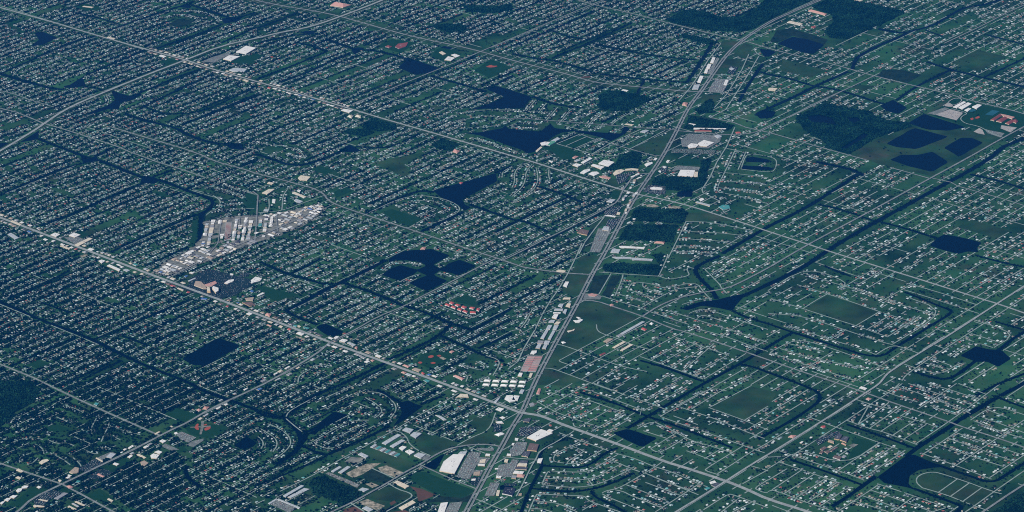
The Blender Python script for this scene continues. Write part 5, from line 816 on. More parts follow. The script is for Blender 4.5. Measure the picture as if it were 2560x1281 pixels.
    ('30', "1590,570 1620,555 1660,570 1625,590", 6, 'white', 'cream', 'white shop at the avenue crossing', 'shop'), ('30', "1735,490 1760,480 1775,495 1750,505", 5, 'white', 'white', 'small white dome roofed shop by the ball park', 'shop'), ('30', "935,205 955,185 985,195 965,215", 6, 'teal', 'white', 'pale teal hall above the corner road', 'hall'), ('30', "1275,640 1320,610 1335,622 1290,650", 5, 'white', 'cream', 'slanting white shop on the avenue', 'shop'), ('30', "955,740 965,735 1030,770 1020,780", 6, 'cream', 'cream', 'narrow cream wing of the strip mall', 'shop'), ('30', "1060,730 1100,690 1155,700 1110,740", 6, 'silver', 'white', 'silver roofed strip of the mall', 'shop'), ('30', "690,880 750,830 785,840 780,885 720,890", 7, 'tan', 'cream', 'tan fronted strip mall store', 'store'), ('30', "965,905 985,890 1045,925 1025,932", 5, 'pink', 'cream', 'pink curved shop row by the second strip mall', 'shop'), ('30', "1125,800 1145,785 1190,800 1165,815", 6, 'white', 'cream', 'white bank on the green by the avenue', 'bank'), ('30', "1270,730 1300,710 1325,718 1295,740", 5, 'white', 'cream', 'white school block, left of the cluster', 'school'), ('30', "1360,705 1385,698 1460,735 1440,742", 6, 'cream', 'cream', 'long cream school block', 'school'), ('30', "1500,715 1530,695 1590,710 1560,745 1510,740", 7, 'white', 'cream', 'largest white school block of the cluster', 'school'), ('30', "1540,680 1580,665 1620,680 1590,700", 6, 'white', 'cream', 'upper white school block of the cluster', 'school'), ('30', "1400,780 1440,765 1480,790 1440,820 1410,805", 6, 'tan', 'cream', 'round ended tan school block', 'school'), ('30', "390,785 420,760 470,750 490,765 420,800", 7, 'cream', 'cream', 'cream church in the wooded corner', 'church'), ('30', "2020,250 2040,225 2090,230 2060,255", 6, 'pink', 'cream', 'salmon roofed hall of the avenue school', 'school'), ('30', "1960,260 1985,245 2010,260 1985,275", 5, 'pink', 'white', 'smaller salmon roofed hall of the avenue school', 'school'), ('30', "160,860 185,845 235,872 215,885", 6, 'cream', 'cream', 'cream apartment block by the corner road', 'apartment block'), ('30', "155,935 180,922 215,940 195,952", 6, 'cream', 'cream', 'second cream apartment block by the corner road', 'apartment block'), ('30', "580,965 600,955 615,968 598,980", 5, 'cream', 'cream', 'small cream shop above the corner junction', 'shop'), ('30', "665,915 685,905 715,915 695,928", 5, 'white', 'white', 'small white shop above the corner junction', 'shop'), ('30', "365,1030 385,1018 415,1030 390,1045", 5, 'white', 'cream', 'white house like shop by the corner junction', 'shop'), ('30', "1070,1150 1085,1142 1130,1165 1115,1178", 6, 'cream', 'cream', 'lone cream roofed hall on the green', 'hall'), ('30', "330,1215 350,1208 445,1220 440,1230 340,1228", 6, 'cream', 'ochre', 'long ochre fronted shop at the near corner', 'shop'), ('30', "380,1155 400,1150 480,1165 470,1175", 5, 'cream', 'cream', 'thin cream shop at the near corner', 'shop'), ('30', "540,1140 640,1085 680,1092 580,1150", 7, 'grey', 'grey', 'dim grey hall at the near corner', 'hall'), ('30', "675,1225 690,1215 765,1250 750,1260", 6, 'cream', 'cream', 'thin cream row by the lower edge', 'apartment row'), ('30', "745,1175 765,1170 850,1210 835,1220", 6, 'cream', 'cream', 'thin cream row over the lower edge', 'apartment row'), ('30', "715,1195 730,1188 790,1222 775,1230", 5, 'silver', 'cream', 'thin grey row between the cream rows', 'apartment row'), ('30', "750,985 770,965 805,968 785,985", 5, 'teal', 'white', 'pale teal gas canopy on the avenue', 'gas station'), ('30', "660,1020 700,1010 730,1030 690,1045", 5, 'pink', 'cream', 'pink gas station at the corner junction', 'gas station'),
    ('30', "215,1030 240,1015 285,1018 270,1035 225,1045", 7, 'white', 'cream', 'curved apartment row, uppermost section', 'apartment row'), ('30', "160,1065 180,1045 225,1042 210,1070 180,1085", 7, 'white', 'cream', 'curved apartment row, second section', 'apartment row'), ('30', "95,1130 130,1110 175,1115 140,1140", 7, 'white', 'cream', 'curved apartment row, third section', 'apartment row'), ('30', "40,1160 70,1140 110,1140 80,1170", 7, 'white', 'cream', 'curved apartment row, fourth section', 'apartment row'), ('30', "0,1190 20,1175 50,1172 20,1200", 7, 'white', 'cream', 'curved apartment row, lowest section', 'apartment row'),
    # school by the grid
    ('Z2', "1090,470 1200,330 1350,345 1260,490 1190,490", 9, 'dark', 'ochre', 'slate roofed school gym, left of two with ochre fronts', 'school'), ('Z2', "1280,510 1410,395 1560,420 1480,580", 9, 'dark', 'ochre', 'slate roofed school gym, right of two with ochre fronts', 'school'), ('Z2', "890,555 930,510 1080,555 1080,620", 7, 'tan', 'ochre', 'tan roofed school hall before the gyms', 'school'), ('Z2', "1320,620 1370,595 1490,670 1460,690", 6, 'pink', 'ochre', 'pink roofed school wing under the right gym', 'school'), ('Z2', "880,740 960,690 1050,715 970,765", 6, 'cream', 'cream', 'cream roofed zigzag school block', 'school'), ('Z2', "640,800 780,720 870,760 720,860", 6, 'brown', 'cream', 'brown roofed school block, upper left', 'school'), ('Z2', "620,930 660,870 760,880 700,950", 6, 'brown', 'cream', 'brown roofed school block, lower left', 'school'), ('Z2', "960,870 1150,730 1220,745 1020,880", 6, 'brown', 'cream', 'long brown roofed school block', 'school'), ('Z2', "780,880 900,850 960,900 880,950", 6, 'brown', 'cream', 'brown roofed school block in the middle', 'school'), ('Z2', "1050,1070 1100,1010 1320,1040 1280,1150", 7, 'brown', 'white', 'brown roofed hall with a bright white front', 'hall'), ('Z2', "1330,1060 1400,990 1490,1040 1420,1080", 5, 'grey', 'white', 'pale grey hut beside the white fronted hall', 'hut'), ('Z2', "660,100 700,65 800,55 815,110 740,135", 6, 'red', 'white', 'bright red roofed church in a dark lot', 'church'), ('Z2', "-10,600 60,560 110,575 40,630", 6, 'white', 'ochre', 'white roofed house by the diagonal road', 'hall'), ('Z2', "310,440 340,415 410,420 370,455", 5, 'white', 'white', 'white hut at the school street corner', 'hut'), ('33', "910,40 930,25 990,45 970,60", 5, 'white', 'white', 'white twin roofed shop at the grid crossing', 'shop'), ('33', "975,150 1000,135 1035,150 1005,165", 5, 'pink', 'white', 'pale gas station at the grid crossing', 'gas station'), ('33', "200,530 230,510 285,515 250,540", 5, 'pink', 'cream', 'salmon roofed hall by the diagonal road', 'hall'),
    ('Z10', "698,232 828,165 858,175 745,245", 8, 'white', 'white', 'long white school block nearest the running track', 'school'), ('Z10', "765,240 880,178 926,195 812,262", 8, 'white', 'white', 'long white school block in the middle by the track', 'school'), ('Z10', "838,272 890,245 922,255 875,290", 7, 'white', 'white', 'short white school block under the long blocks', 'school'), ('Z10', "932,230 1000,200 1052,210 985,256", 9, 'white', 'white', 'separate white school hall right of the long blocks', 'school'),
    ('Z10', "1158,390 1270,318 1300,335 1200,402", 8, 'rust', 'cream', 'red roofed school wing, leftmost', 'school'), ('Z10', "1225,405 1330,350 1372,370 1290,422", 8, 'rust', 'cream', 'red roofed school wing, second from the left', 'school'), ('Z10', "1280,318 1340,330 1455,358 1420,378 1320,348", 8, 'pink', 'cream', 'pink roofed school wing along the back', 'school'), ('Z10', "1335,432 1420,385 1470,400 1385,447", 8, 'rust', 'cream', 'red roofed school wing, lowest', 'school'), ('Z10', "1420,412 1465,378 1495,408 1470,432", 8, 'rust', 'cream', 'red roofed school wing, rightmost', 'school'),
    # far
    ('01', "740,55 790,20 950,50 870,75", 9, 'pink', 'cream', 'far flat store with orange edges', 'store'), ('01', "1885,600 1920,565 1990,580 1950,608", 7, 'white', 'cream', 'far white school hall by the parkway', 'school'), ('01', "1950,550 1990,540 2040,560 2000,575", 6, 'white', 'cream', 'far white school wing', 'school'), ('01', "1830,525 1860,515 1900,540 1870,550", 6, 'cream', 'cream', 'far cream school wing', 'school'), ('01', "1290,468 1320,455 1360,465 1330,480", 5, 'rust', 'white', 'far rust roofed school, left wing', 'school'), ('01', "1390,470 1420,440 1520,425 1500,465 1430,490", 5, 'rust', 'white', 'far rust roofed school, main wing', 'school'), ('01', "850,1105 880,1090 970,1105 930,1130", 6, 'white', 'cream', 'white plaza by the parkway', 'store'), ('01', "915,1165 935,1150 970,1160 955,1185", 6, 'cream', 'white', 'round pale church, left', 'church'), ('01', "990,1165 1010,1148 1050,1155 1045,1178", 6, 'cream', 'white', 'round pale church, right', 'church'), ('01', "110,882 125,870 150,875 140,890", 5, 'red', 'white', 'red roofed shop on the far parkway', 'shop'), ('00', "2230,590 2290,555 2400,565 2310,610", 9, 'white', 'cream', 'far white superstore by the parkway', 'store'), ('00', "2360,520 2460,460 2560,480 2460,540", 9, 'white', 'white', 'far long white warehouse with striped roof', 'warehouse'), ('00', "2290,700 2340,680 2470,690 2440,720 2330,715", 6, 'silver', 'white', 'far pale school by the parkway', 'school'), ('00', "1070,375 1085,368 1155,388 1140,395", 5, 'cream', 'cream', 'thin cream plaza on the far road', 'shop'), ('00', "2425,800 2450,795 2490,812 2470,822", 5, 'cream', 'cream', 'far cream shop on the parkway', 'shop'), ('00', "825,68 840,60 940,72 920,80", 5, 'cream', 'cream', 'far cream school building', 'school'), ('00', "1590,560 1610,548 1665,565 1640,578", 5, 'white', 'white', 'far white shop by the parkway bend', 'shop'),
    ('02', "1700,1050 1715,1025 1760,1030 1745,1062", 7, 'pink', 'cream', 'far pink store beside the highway', 'store'), ('02', "1920,730 1935,690 1965,692 1950,735", 6, 'white', 'cream', 'far cream shop row, lowest block', 'shop'), ('02', "1940,685 1960,640 1995,643 1975,690", 6, 'white', 'cream', 'far cream shop row, middle block', 'shop'), ('02', "1980,630 2005,575 2035,578 2012,635", 6, 'white', 'cream', 'far cream shop row, top block', 'shop'), ('02', "1850,825 1880,760 1915,765 1885,830", 6, 'white', 'cream', 'far white store under the cream shop row', 'store'), ('02', "1800,895 1820,850 1880,845 1860,895", 6, 'silver', 'white', 'far pale shop beside the highway', 'shop'), ('02', "2115,850 2135,800 2165,803 2145,855", 6, 'white', 'white', 'white hall in the boat yard', 'hall'), ('02', "2170,690 2190,675 2225,690 2200,705", 5, 'silver', 'white', 'far white hall in a dark lot', 'hall'), ('02', "1095,905 1110,895 1165,905 1150,915", 5, 'white', 'white', 'white hall over the far grove', 'hall'), ('02', "1760,1240 1780,1235 1840,1245 1820,1255", 5, 'white', 'white', 'thin white shed by the far fork', 'shed'), ('02', "1130,1245 1150,1238 1220,1248 1200,1258", 5, 'cream', 'cream', 'cream hall by the lake arm', 'hall'),
    ('11', "420,500 450,475 545,490 510,525 440,520", 8, 'cream', 'cream', 'cream church complex by the winding avenue', 'church'), ('11', "60,650 130,612 185,615 110,665", 7, 'cream', 'cream', 'cream hall at the industrial street head', 'hall'), ('11', "360,650 385,640 505,690 480,700", 6, 'cream', 'white', 'long cream row with a pitched roof', 'shed'), ('11', "410,630 425,618 450,625 435,642", 6, 'white', 'white', 'white square hut over the long cream row', 'hut'), ('11', "380,725 400,710 470,735 430,755", 6, 'silver', 'white', 'grey hall by the drainage street', 'hall'), ('11', "110,555 130,540 180,552 155,568", 5, 'cream', 'ochre', 'ochre hall at the avenue corner', 'hall'), ('11', "1965,240 1985,210 2040,230 2010,255", 5, 'pink', 'cream', 'salmon roofed hall by the parkway', 'hall'), ('11', "160,745 165,712 195,715 190,750", 6, 'white', 'white', 'upright white hall by the canal bank street', 'hall'), ('11', "75,830 85,812 130,818 120,835", 5, 'silver', 'white', 'pale shed at the canal bank', 'shed'), ('11', "1030,465 1032,464 1034,468", 3, 'white', 'white', 'none', 'none'), ('11', "1640,1215 1660,1195 1700,1190 1690,1215", 5, 'pink', 'cream', 'salmon hall at the pinwheel lake', 'hall'), ('11', "2030,550 2050,540 2070,548 2050,562", 4, 'red', 'white', 'red roofed house on the long lake shore', 'house'),
    ('03', "400,110 430,95 590,140 570,155", 6, 'pink', 'cream', 'long pale shed in the wood clearing', 'shed'), ('03', "190,225 220,210 350,240 320,255", 6, 'cream', 'white', 'pale hall complex in the wood clearing', 'hall'), ('03', "850,0 880,-10 950,10 930,18", 6, 'cream', 'cream', 'cream works hall at the far wood edge', 'hall'), ('03', "430,275 450,265 480,275 460,285", 5, 'rust', 'cream', 'rust roofed hut in the far wood', 'hut'), ('03', "0,890 20,880 95,885 70,910 10,905", 7, 'cream', 'cream', 'far cream school in the grid', 'school')]:
    if a_[5] == 'none': continue
    tl, pts_, h_, rf, wl, lb, ct = a_
    nm = ct.replace(' ', '_')
    BLD(tl, pts_, h_, rf, wl, lb, nm, ct, kind='hip' if ct in ('church', 'house') or rf in ('rust', 'red', 'pink') and len(pts_.split()) == 4 else 'flat')

ORD = ("first second third fourth fifth sixth seventh eighth ninth tenth eleventh twelfth thirteenth fourteenth fifteenth sixteenth seventeenth eighteenth nineteenth twentieth".split())
_T = {2: 'twenty', 3: 'thirty', 4: 'forty', 5: 'fifty', 6: 'sixty', 7: 'seventy', 8: 'eighty', 9: 'ninety'}
_TO = {2: 'twentieth', 3: 'thirtieth', 4: 'fortieth', 5: 'fiftieth', 6: 'sixtieth', 7: 'seventieth', 8: 'eightieth', 9: 'ninetieth'}
def nth(i):
    if i < 20: return ORD[i]
    n = i + 1
    if n >= 100: return 'hundred-' + nth(n - 101) if n > 100 else 'hundredth'
    return _TO[n // 10] if n % 10 == 0 else _T[n // 10] + '-' + ORD[n % 10 - 1]

# red roofed condominiums in two rows
for i, s_ in enumerate(["600,330 700,250 840,320 740,385", "860,410 960,355 1130,420 1000,475", "1140,520 1240,440 1420,510 1300,580", "1520,560 1560,510 1790,520 1700,600", "1850,640 1880,560 2010,580 1970,700"]):
    BLD('Z5', s_, 9, 'red', 'white', 'red hipped condominium block, ' + nth(i) + ' from the left in the back row', 'condominium', 'condominium', 'hip', 'red roofed condominiums')
for i, s_ in enumerate(["400,410 460,335 650,400 600,480", "670,510 750,440 920,510 870,580", "960,620 1040,545 1200,600 1140,680", "1200,700 1290,640 1450,700 1400,780", "1550,790 1560,700 1820,715 1820,800"]):
    BLD('Z5', s_, 9, 'red', 'white', 'red hipped condominium block, ' + nth(i) + ' from the left in the front row', 'condominium', 'condominium', 'hip', 'red roofed condominiums')
# red striped storage rows beside the highway
A_, B_, C_, D_ = P('Z6', "200,845 285,845 205,1030 110,1030")
A2, B2, C2, D2 = P('Z6', "290,850 375,850 285,1038 190,1036")
for col_, (a, b, c, d) in (('left', (A_, B_, C_, D_)), ('right', (A2, B2, C2, D2))):
    for i in range(14):
        t0, t1 = i / 14.0, (i + 0.42) / 14.0
        BLD('', '', 4, 'rust' if i % 2 == 0 else 'red', 'white', f'low red roofed storage row, {nth(i)} from the top in the {col_} column beside the highway', 'storage_row', 'storage row', 'gable', 'red striped storage rows by the highway',
            xy=np.array([a + (d - a) * t0, b + (c - b) * t0, b + (c - b) * t1, a + (d - a) * t1]), units=0)
a, b, c, d = P('10', "2262,955 2312,955 2300,1115 2245,1130")
for i in range(15):
    t0, t1 = i / 15.0, (i + 0.42) / 15.0
    BLD('', '', 4, 'rust', 'white', f'low red roofed storage row, {nth(i)} from the top in the industrial park', 'storage_row', 'storage row', 'gable', 'red striped storage rows in the industrial park',
        xy=np.array([a + (d - a) * t0, b + (c - b) * t0, b + (c - b) * t1, a + (d - a) * t1]), units=0)
# white apartment blocks by the highway junction
for r_, (y_, n_) in enumerate([(953, 5), (963, 5)]):
    for i in range(n_):
        x_ = 1209 + i * 22 - r_ * 3
        yy = y_ + i * 0.8
        BLD('F', f"{x_},{yy} {x_+3},{yy-4} {x_+19},{yy-3.4} {x_+16},{yy+1}", 8, 'white', 'white', f'white apartment block, {nth(i)} from the left in the {"back" if r_ == 0 else "front"} row', 'apartment_block', 'apartment block', 'hip', 'white apartment blocks near the highway junction')
# row units by the near sheds
for i in range(6):
    x_, y_ = 1140 + i * 47, 628 + i * 18
    BLD('31', f"{x_},{y_} {x_+42},{y_-26} {x_+66},{y_-18} {x_+26},{y_+9}", 6, 'teal' if i % 2 else 'silver', 'white', f'{"teal" if i % 2 else "silver"} roofed row unit, {nth(i)} from the left by the long sheds', 'row_unit', 'row unit', 'gable', 'row units by the long storage sheds')

# industrial park: rows of halls on pale yards
for pts_, w_ in [("632,480 645,490 643,520 641,560 637,606", 11), ("505,560 560,549 640,541", 9), ("430,692 500,656 560,628 640,596 740,552 800,522", 12), ("553,552 545,610 520,640", 8), ("600,546 596,600 570,625", 8), ("480,630 540,660", 8), ("420,655 470,672", 8), ("690,535 694,580", 8), ("760,540 740,520", 8)]:
    ROAD_('F', pts_, w_, 'street inside the industrial park', 0, m='asphalt')
GAPS = []
for i in range(60):                            # weedy gaps between the yards
    q = INDUSTRY[RNG.integers(len(INDUSTRY))] * RNG.uniform(.15, .8) + INDUSTRY.mean(0) * 0
    t = RNG.dirichlet(np.ones(len(INDUSTRY)) * 0.5)
    c = (INDUSTRY * t[:, None]).sum(0)
    if not inside(INDUSTRY, c[0], c[1]): continue
    ang = np.sort(RNG.uniform(0, 6.28, 7))
    GAPS.append(c)
    sheet('field', np.stack([c[0] + np.cos(ang) * RNG.uniform(14, 60), c[1] + np.sin(ang) * RNG.uniform(14, 40)], 1), M['ground'], next_z(0.0) * 0.2 + 2.0, 'weedy gap among the yards')
o_ = tag(sheet('yard', ragged(INDUSTRY, 45, 24), M['yard'], 1.6, 'pale paved ground of the industrial park'), None)
U = np.array([math.cos(math.radians(47.2)), math.sin(math.radians(47.2))])          # along one family of streets
W = np.array([U[1], -U[0]])                                                      # along the other
UPRIGHT = [P('Z9', "150,345 240,325 528,316 528,495 440,535 330,512 120,545"), P('Z9', "555,308 700,306 700,420 560,490")]
row = 0
def halls(e, n, poly, keep, spacing):
    global row
    a, b = poly @ e, poly @ n
    v = b.min() + 14
    while v < b.max():
        k, u = 0, a.min()
        while u < a.max():
            L, D = random.choice([random.uniform(15, 32), random.uniform(24, 64)]), random.uniform(18, 34)
            c = e * (u + L / 2) + n * (v + 18)
            q = np.array([c - n * D / 2 - e * L / 2, c + n * D / 2 - e * L / 2, c + n * D / 2 + e * L / 2, c - n * D / 2 + e * L / 2])
            if inside(poly, q[:, 0], q[:, 1]).all() and keep(c) and not (at(q[:, 0], q[:, 1]) & (WATER | ROAD)).any() and not any(np.hypot(c[0] - x, c[1] - y) < 44 for x, y, l in CENT if 'storage' in l) and random.random() < 0.93:
                rc = random.choices(['white', 'silver', 'cream', 'grey', 'tan', 'dark', 'blue', 'teal'], [12, 6, 5, 3, 2.5, 2.5, .5, .6])[0]
                BLD('', '', random.uniform(5, 8), rc, random.choice(['white', 'cream', 'grey']), f'{rc} roofed workshop hall, {nth(k)} in the {nth(row)} line of the industrial park', 'workshop_hall', 'workshop', random.choice(['flat', 'flat', 'gable']), 'halls of the industrial park', xy=q, units=1)
                k += 1
            u += L + random.uniform(5, 20)
        if k: row += 1
        v += random.choice(spacing)
X_, Y_ = np.array([1.0, 0.0]), np.array([0.0, 1.0])
for poly in UPRIGHT:
    halls(Y_, X_, poly, lambda c: True, [38, 44, 58])
halls(W, U, INDUSTRY, lambda c: not any(inside(q_, c[0], c[1]) for q_ in UPRIGHT), [40, 44, 52])

# small shops along the boulevard, the parkway and the avenue
def strip(path, wd, t0, t1, where, chance=0.8, group='shops along the boulevard'):
    seg = np.diff(path, axis=0); sl = np.hypot(seg[:, 0], seg[:, 1]); cum = np.concatenate([[0], np.cumsum(sl)])
    for side, sname in ((1, 'upper'), (-1, 'lower')):
        t, k = t0 * cum[-1], 0
        while t < t1 * cum[-1]:
            i = max(0, min(len(sl) - 1, int(np.searchsorted(cum, t) - 1)))
            e = seg[i] / sl[i]; n = np.array([-e[1], e[0]]) * side
            L, D = random.uniform(16, 46), random.uniform(14, 24)
            gap = random.uniform(10, 38)
            c = path[i] + e * (t - cum[i] + L / 2) + n * (wd / 2 + random.uniform(9, 22) + D / 2)
            t += L + gap
            q = np.array([c - e * L / 2 - n * D / 2, c + e * L / 2 - n * D / 2, c + e * L / 2 + n * D / 2, c - e * L / 2 + n * D / 2])
            if random.random() > chance or (at(q[:, 0], q[:, 1]) & (WATER | OPEN | WOOD | BUILT | ROAD_ONLY)).any(): continue
            rc = random.choices(['white', 'silver', 'cream', 'grey', 'tan', 'dark', 'red', 'blue', 'teal', 'brown'], [8, 6, 6, 4, 3, 2.5, .9, .5, .6, 1.5])[0]
            lot = np.array([c - e * (L / 2 + 6) - n * (D / 2 + 7), c + e * (L / 2 + 6) - n * (D / 2 + 7), c + e * (L / 2 + 6) + n * (D / 2 + 4), c - e * (L / 2 + 6) + n * (D / 2 + 4)])
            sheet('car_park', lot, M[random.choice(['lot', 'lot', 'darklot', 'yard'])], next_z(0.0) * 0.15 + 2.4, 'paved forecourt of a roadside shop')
            BLD('', '', random.uniform(4.5, 7), rc, random.choice(['white', 'cream', 'cream']), f'{rc} roofed shop, {nth(k)} from left on {"upper" if (n[1] > 0) else "lower"} side of {where}', 'shop', 'shop', 'flat', group, xy=q, units=1)
            k += 1
ROAD_ONLY = 0
strip(BLV, 34, 0.03, 0.94, 'the straight boulevard')
strip(PKW[4:9], 30, 0.0, 1.0, 'the long parkway', 0.85, 'shops along the long parkway')
strip(AVE[:26], 30, 0.12, 0.95, 'the ball park avenue', 0.45, 'shops along the ball park avenue')
strip(P('12', "1135,640 1190,520 1290,480"), 20, 0.0, 1.0, 'the curling road', 0.9, 'shops by the curling road')
strip(P('12', "1205,650 1130,760 1100,850"), 20, 0.0, 1.0, 'the plaza lane', 0.9, 'shops by the plaza lane')

# ------------------------------------------------------------------ streets and lots
FRAME = ground_xy([-110, 2680, 2680, -110], [-70, -70, 1350, 1350])
for p, d_, ph_, wd_ in EXPL:
    mark_ribbon(p, 120, AREA)
hx, hy = HWY[:, 0], HWY[:, 1]
def side_right(x, y):
    """True east of the highway."""
    return np.asarray(x) > np.interp(np.asarray(y), hy, hx)

def spans(p0, d, L, bad, step=8.0, least=70.0):
    t = np.arange(0, L, step)
    x, y = p0[0] + d[0] * t, p0[1] + d[1] * t
    ok = (at(x, y) & bad) == 0
    ok &= inside(FRAME, x, y)
    out, s = [], None
    for i, k in enumerate(ok):
        if k and s is None: s = i
        if (not k or i == len(ok) - 1) and s is not None:
            if (i - s) * step >= least: out.append((p0 + d * t[s], p0 + d * t[i - 1]))
            s = None
    return out

fu, fw = FRAME @ U, FRAME @ W
STREETS = []       # (points, density, phrase, width)
nse = RNG.uniform(0, 6.28, 12)
def patch(x, y, s=1.0):
    """Smooth random field in 0..1."""
    x, y = np.asarray(x) / (300 * s), np.asarray(y) / (300 * s)
    v = np.sin(x * 1.3 + nse[0] + np.sin(y * 0.7 + nse[1])) + np.sin(y * 1.7 + nse[2] + np.sin(x * 0.9 + nse[3])) + np.sin((x + y) * 0.8 + nse[4]) + 0.7 * np.sin((x - y) * 2.3 + nse[5])
    return 0.5 + v / 6.5

def near_phrase(x, y):
    px, py = to_px(x, y)
    for (x0, y0, x1, y1), ph in [((0, 960, 120, 1110), 'the corner wood'), ((120, 1090, 330, 1190), 'the cream church'), ((0, 1100, 150, 1290), 'the corner junction'), ((150, 1190, 420, 1290), 'the lone cream hall'), ((420, 1150, 640, 1290), 'the small river'),
                                 ((300, 1060, 660, 1160), 'the ring pond'), ((560, 1040, 720, 1180), 'the ring pond'), ((640, 1150, 860, 1290), 'the dark storage wood'), ((860, 1000, 1180, 1130), 'the leafy estate'), ((700, 960, 1060, 1150), 'the looped estate'), ((1180, 1000, 1290, 1140), 'the highway bend')]:
        if x0 <= px < x1 and y0 <= py < y1:
            return ph
    for x1, y1, ph in [(1180, 1290, 'the vast white store'), (1300, 1290, 'the navy roofed store'), (1560, 1290, 'the bowed loop estate'), (1900, 1290, 'the fan shaped estate'), (2160, 1100, 'the brown roofed school'), (2160, 1290, 'the lower canal rows'), (2400, 1290, 'the large dark lake')]:
        if px < x1 and py < y1: return ph
    return 'the oval street'

BAD = WATER | OPEN | WOOD | BUILT | AREA
SP = 92.0
gaps = []
k = 0
wv = fw.min()
while wv < fw.max():
    p0 = U * fu.min() + W * wv
    for a, b in spans(p0, U, fu.max() - fu.min(), BAD):
        m = (a + b) / 2
        L = np.hypot(*(b - a))
        n = max(1, int(round(L / random.uniform(420, 900))))
        for j in range(n):
            q0, q1 = a + (b - a) * j / n, a + (b - a) * (j + 1) / n
            if j: q0 = q0 + U * 22
            if j < n - 1: q1 = q1 - U * 22
            c = (q0 + q1) / 2
            right = bool(side_right(c[0], c[1]))
            if not right and random.random() < 0.03: continue
            if right and random.random() < 0.10: continue
            wob = random.uniform(-5, 5)
            pts = np.array([q0 + W * wob, q1 + W * wob])
            STREETS.append((pts, 0.34 if right else 0.88, None, 9.0 if right else 7.0))
    gaps.append(wv + SP / 2)
    wv += SP
    k += 1
uv = fu.min()
while uv < fu.max():
    p0 = U * uv + W * fw.min()
    for a, b in spans(p0, W, fw.max() - fw.min(), BAD, least=150):
        L = np.hypot(*(b - a))
        t = 0.0
        while t < L - 150:
            seg = random.uniform(180, 700)
            if random.random() < 0.55:
                STREETS.append((np.array([a + W * t, a + W * min(L, t + seg)]), 0.0, None, 8.0))
            t += seg
    uv += random.uniform(420, 640)

# narrow canals behind the lots of the dense side
for i, g_ in enumerate(gaps):
    if i % 2: continue
    p0 = U * fu.min() + W * g_
    for a, b in spans(p0, U, fu.max() - fu.min(), BAD | ROAD, least=260):
        c = (a + b) / 2
        if side_right(c[0], c[1]) or random.random() < 0.35: continue
        L = np.hypot(*(b - a))
        s0 = random.uniform(0, 0.25) * L
        s1 = L - random.uniform(0, 0.25) * L
        p = np.array([a + U * (s0 + (s1 - s0) * j / 6) + W * random.uniform(-2, 2) for j in range(7)])
        V, Fq = [], []
        ribbon_into(V, Fq, p, random.uniform(13, 20), 0.35)
        mark_ribbon(p, 26, WATER)
        BANKS.append((p, 18.0))
        tag(pymesh('canal', V, Fq, [M['water']]), 'narrow canal between back gardens', None, None, 'structure')

for p, d_, ph_, wd_ in EXPL:
    STREETS.append((p, d_ * 1.1, ph_, wd_))
V, Fq = [], []
zz = 0
for p, d_, ph_, wd_ in STREETS:
    zz += 1
    ribbon_into(V, Fq, p, wd_, 1.9 + 0.013 * (zz % 97))
    mark_ribbon(p, wd_ + 3, ROAD)
V = np.array(V)
o_ = bigmesh('street', V, np.array(Fq), None, [M['street']])
tag(o_, 'pale concrete streets of the housing grid', None, None, 'structure')

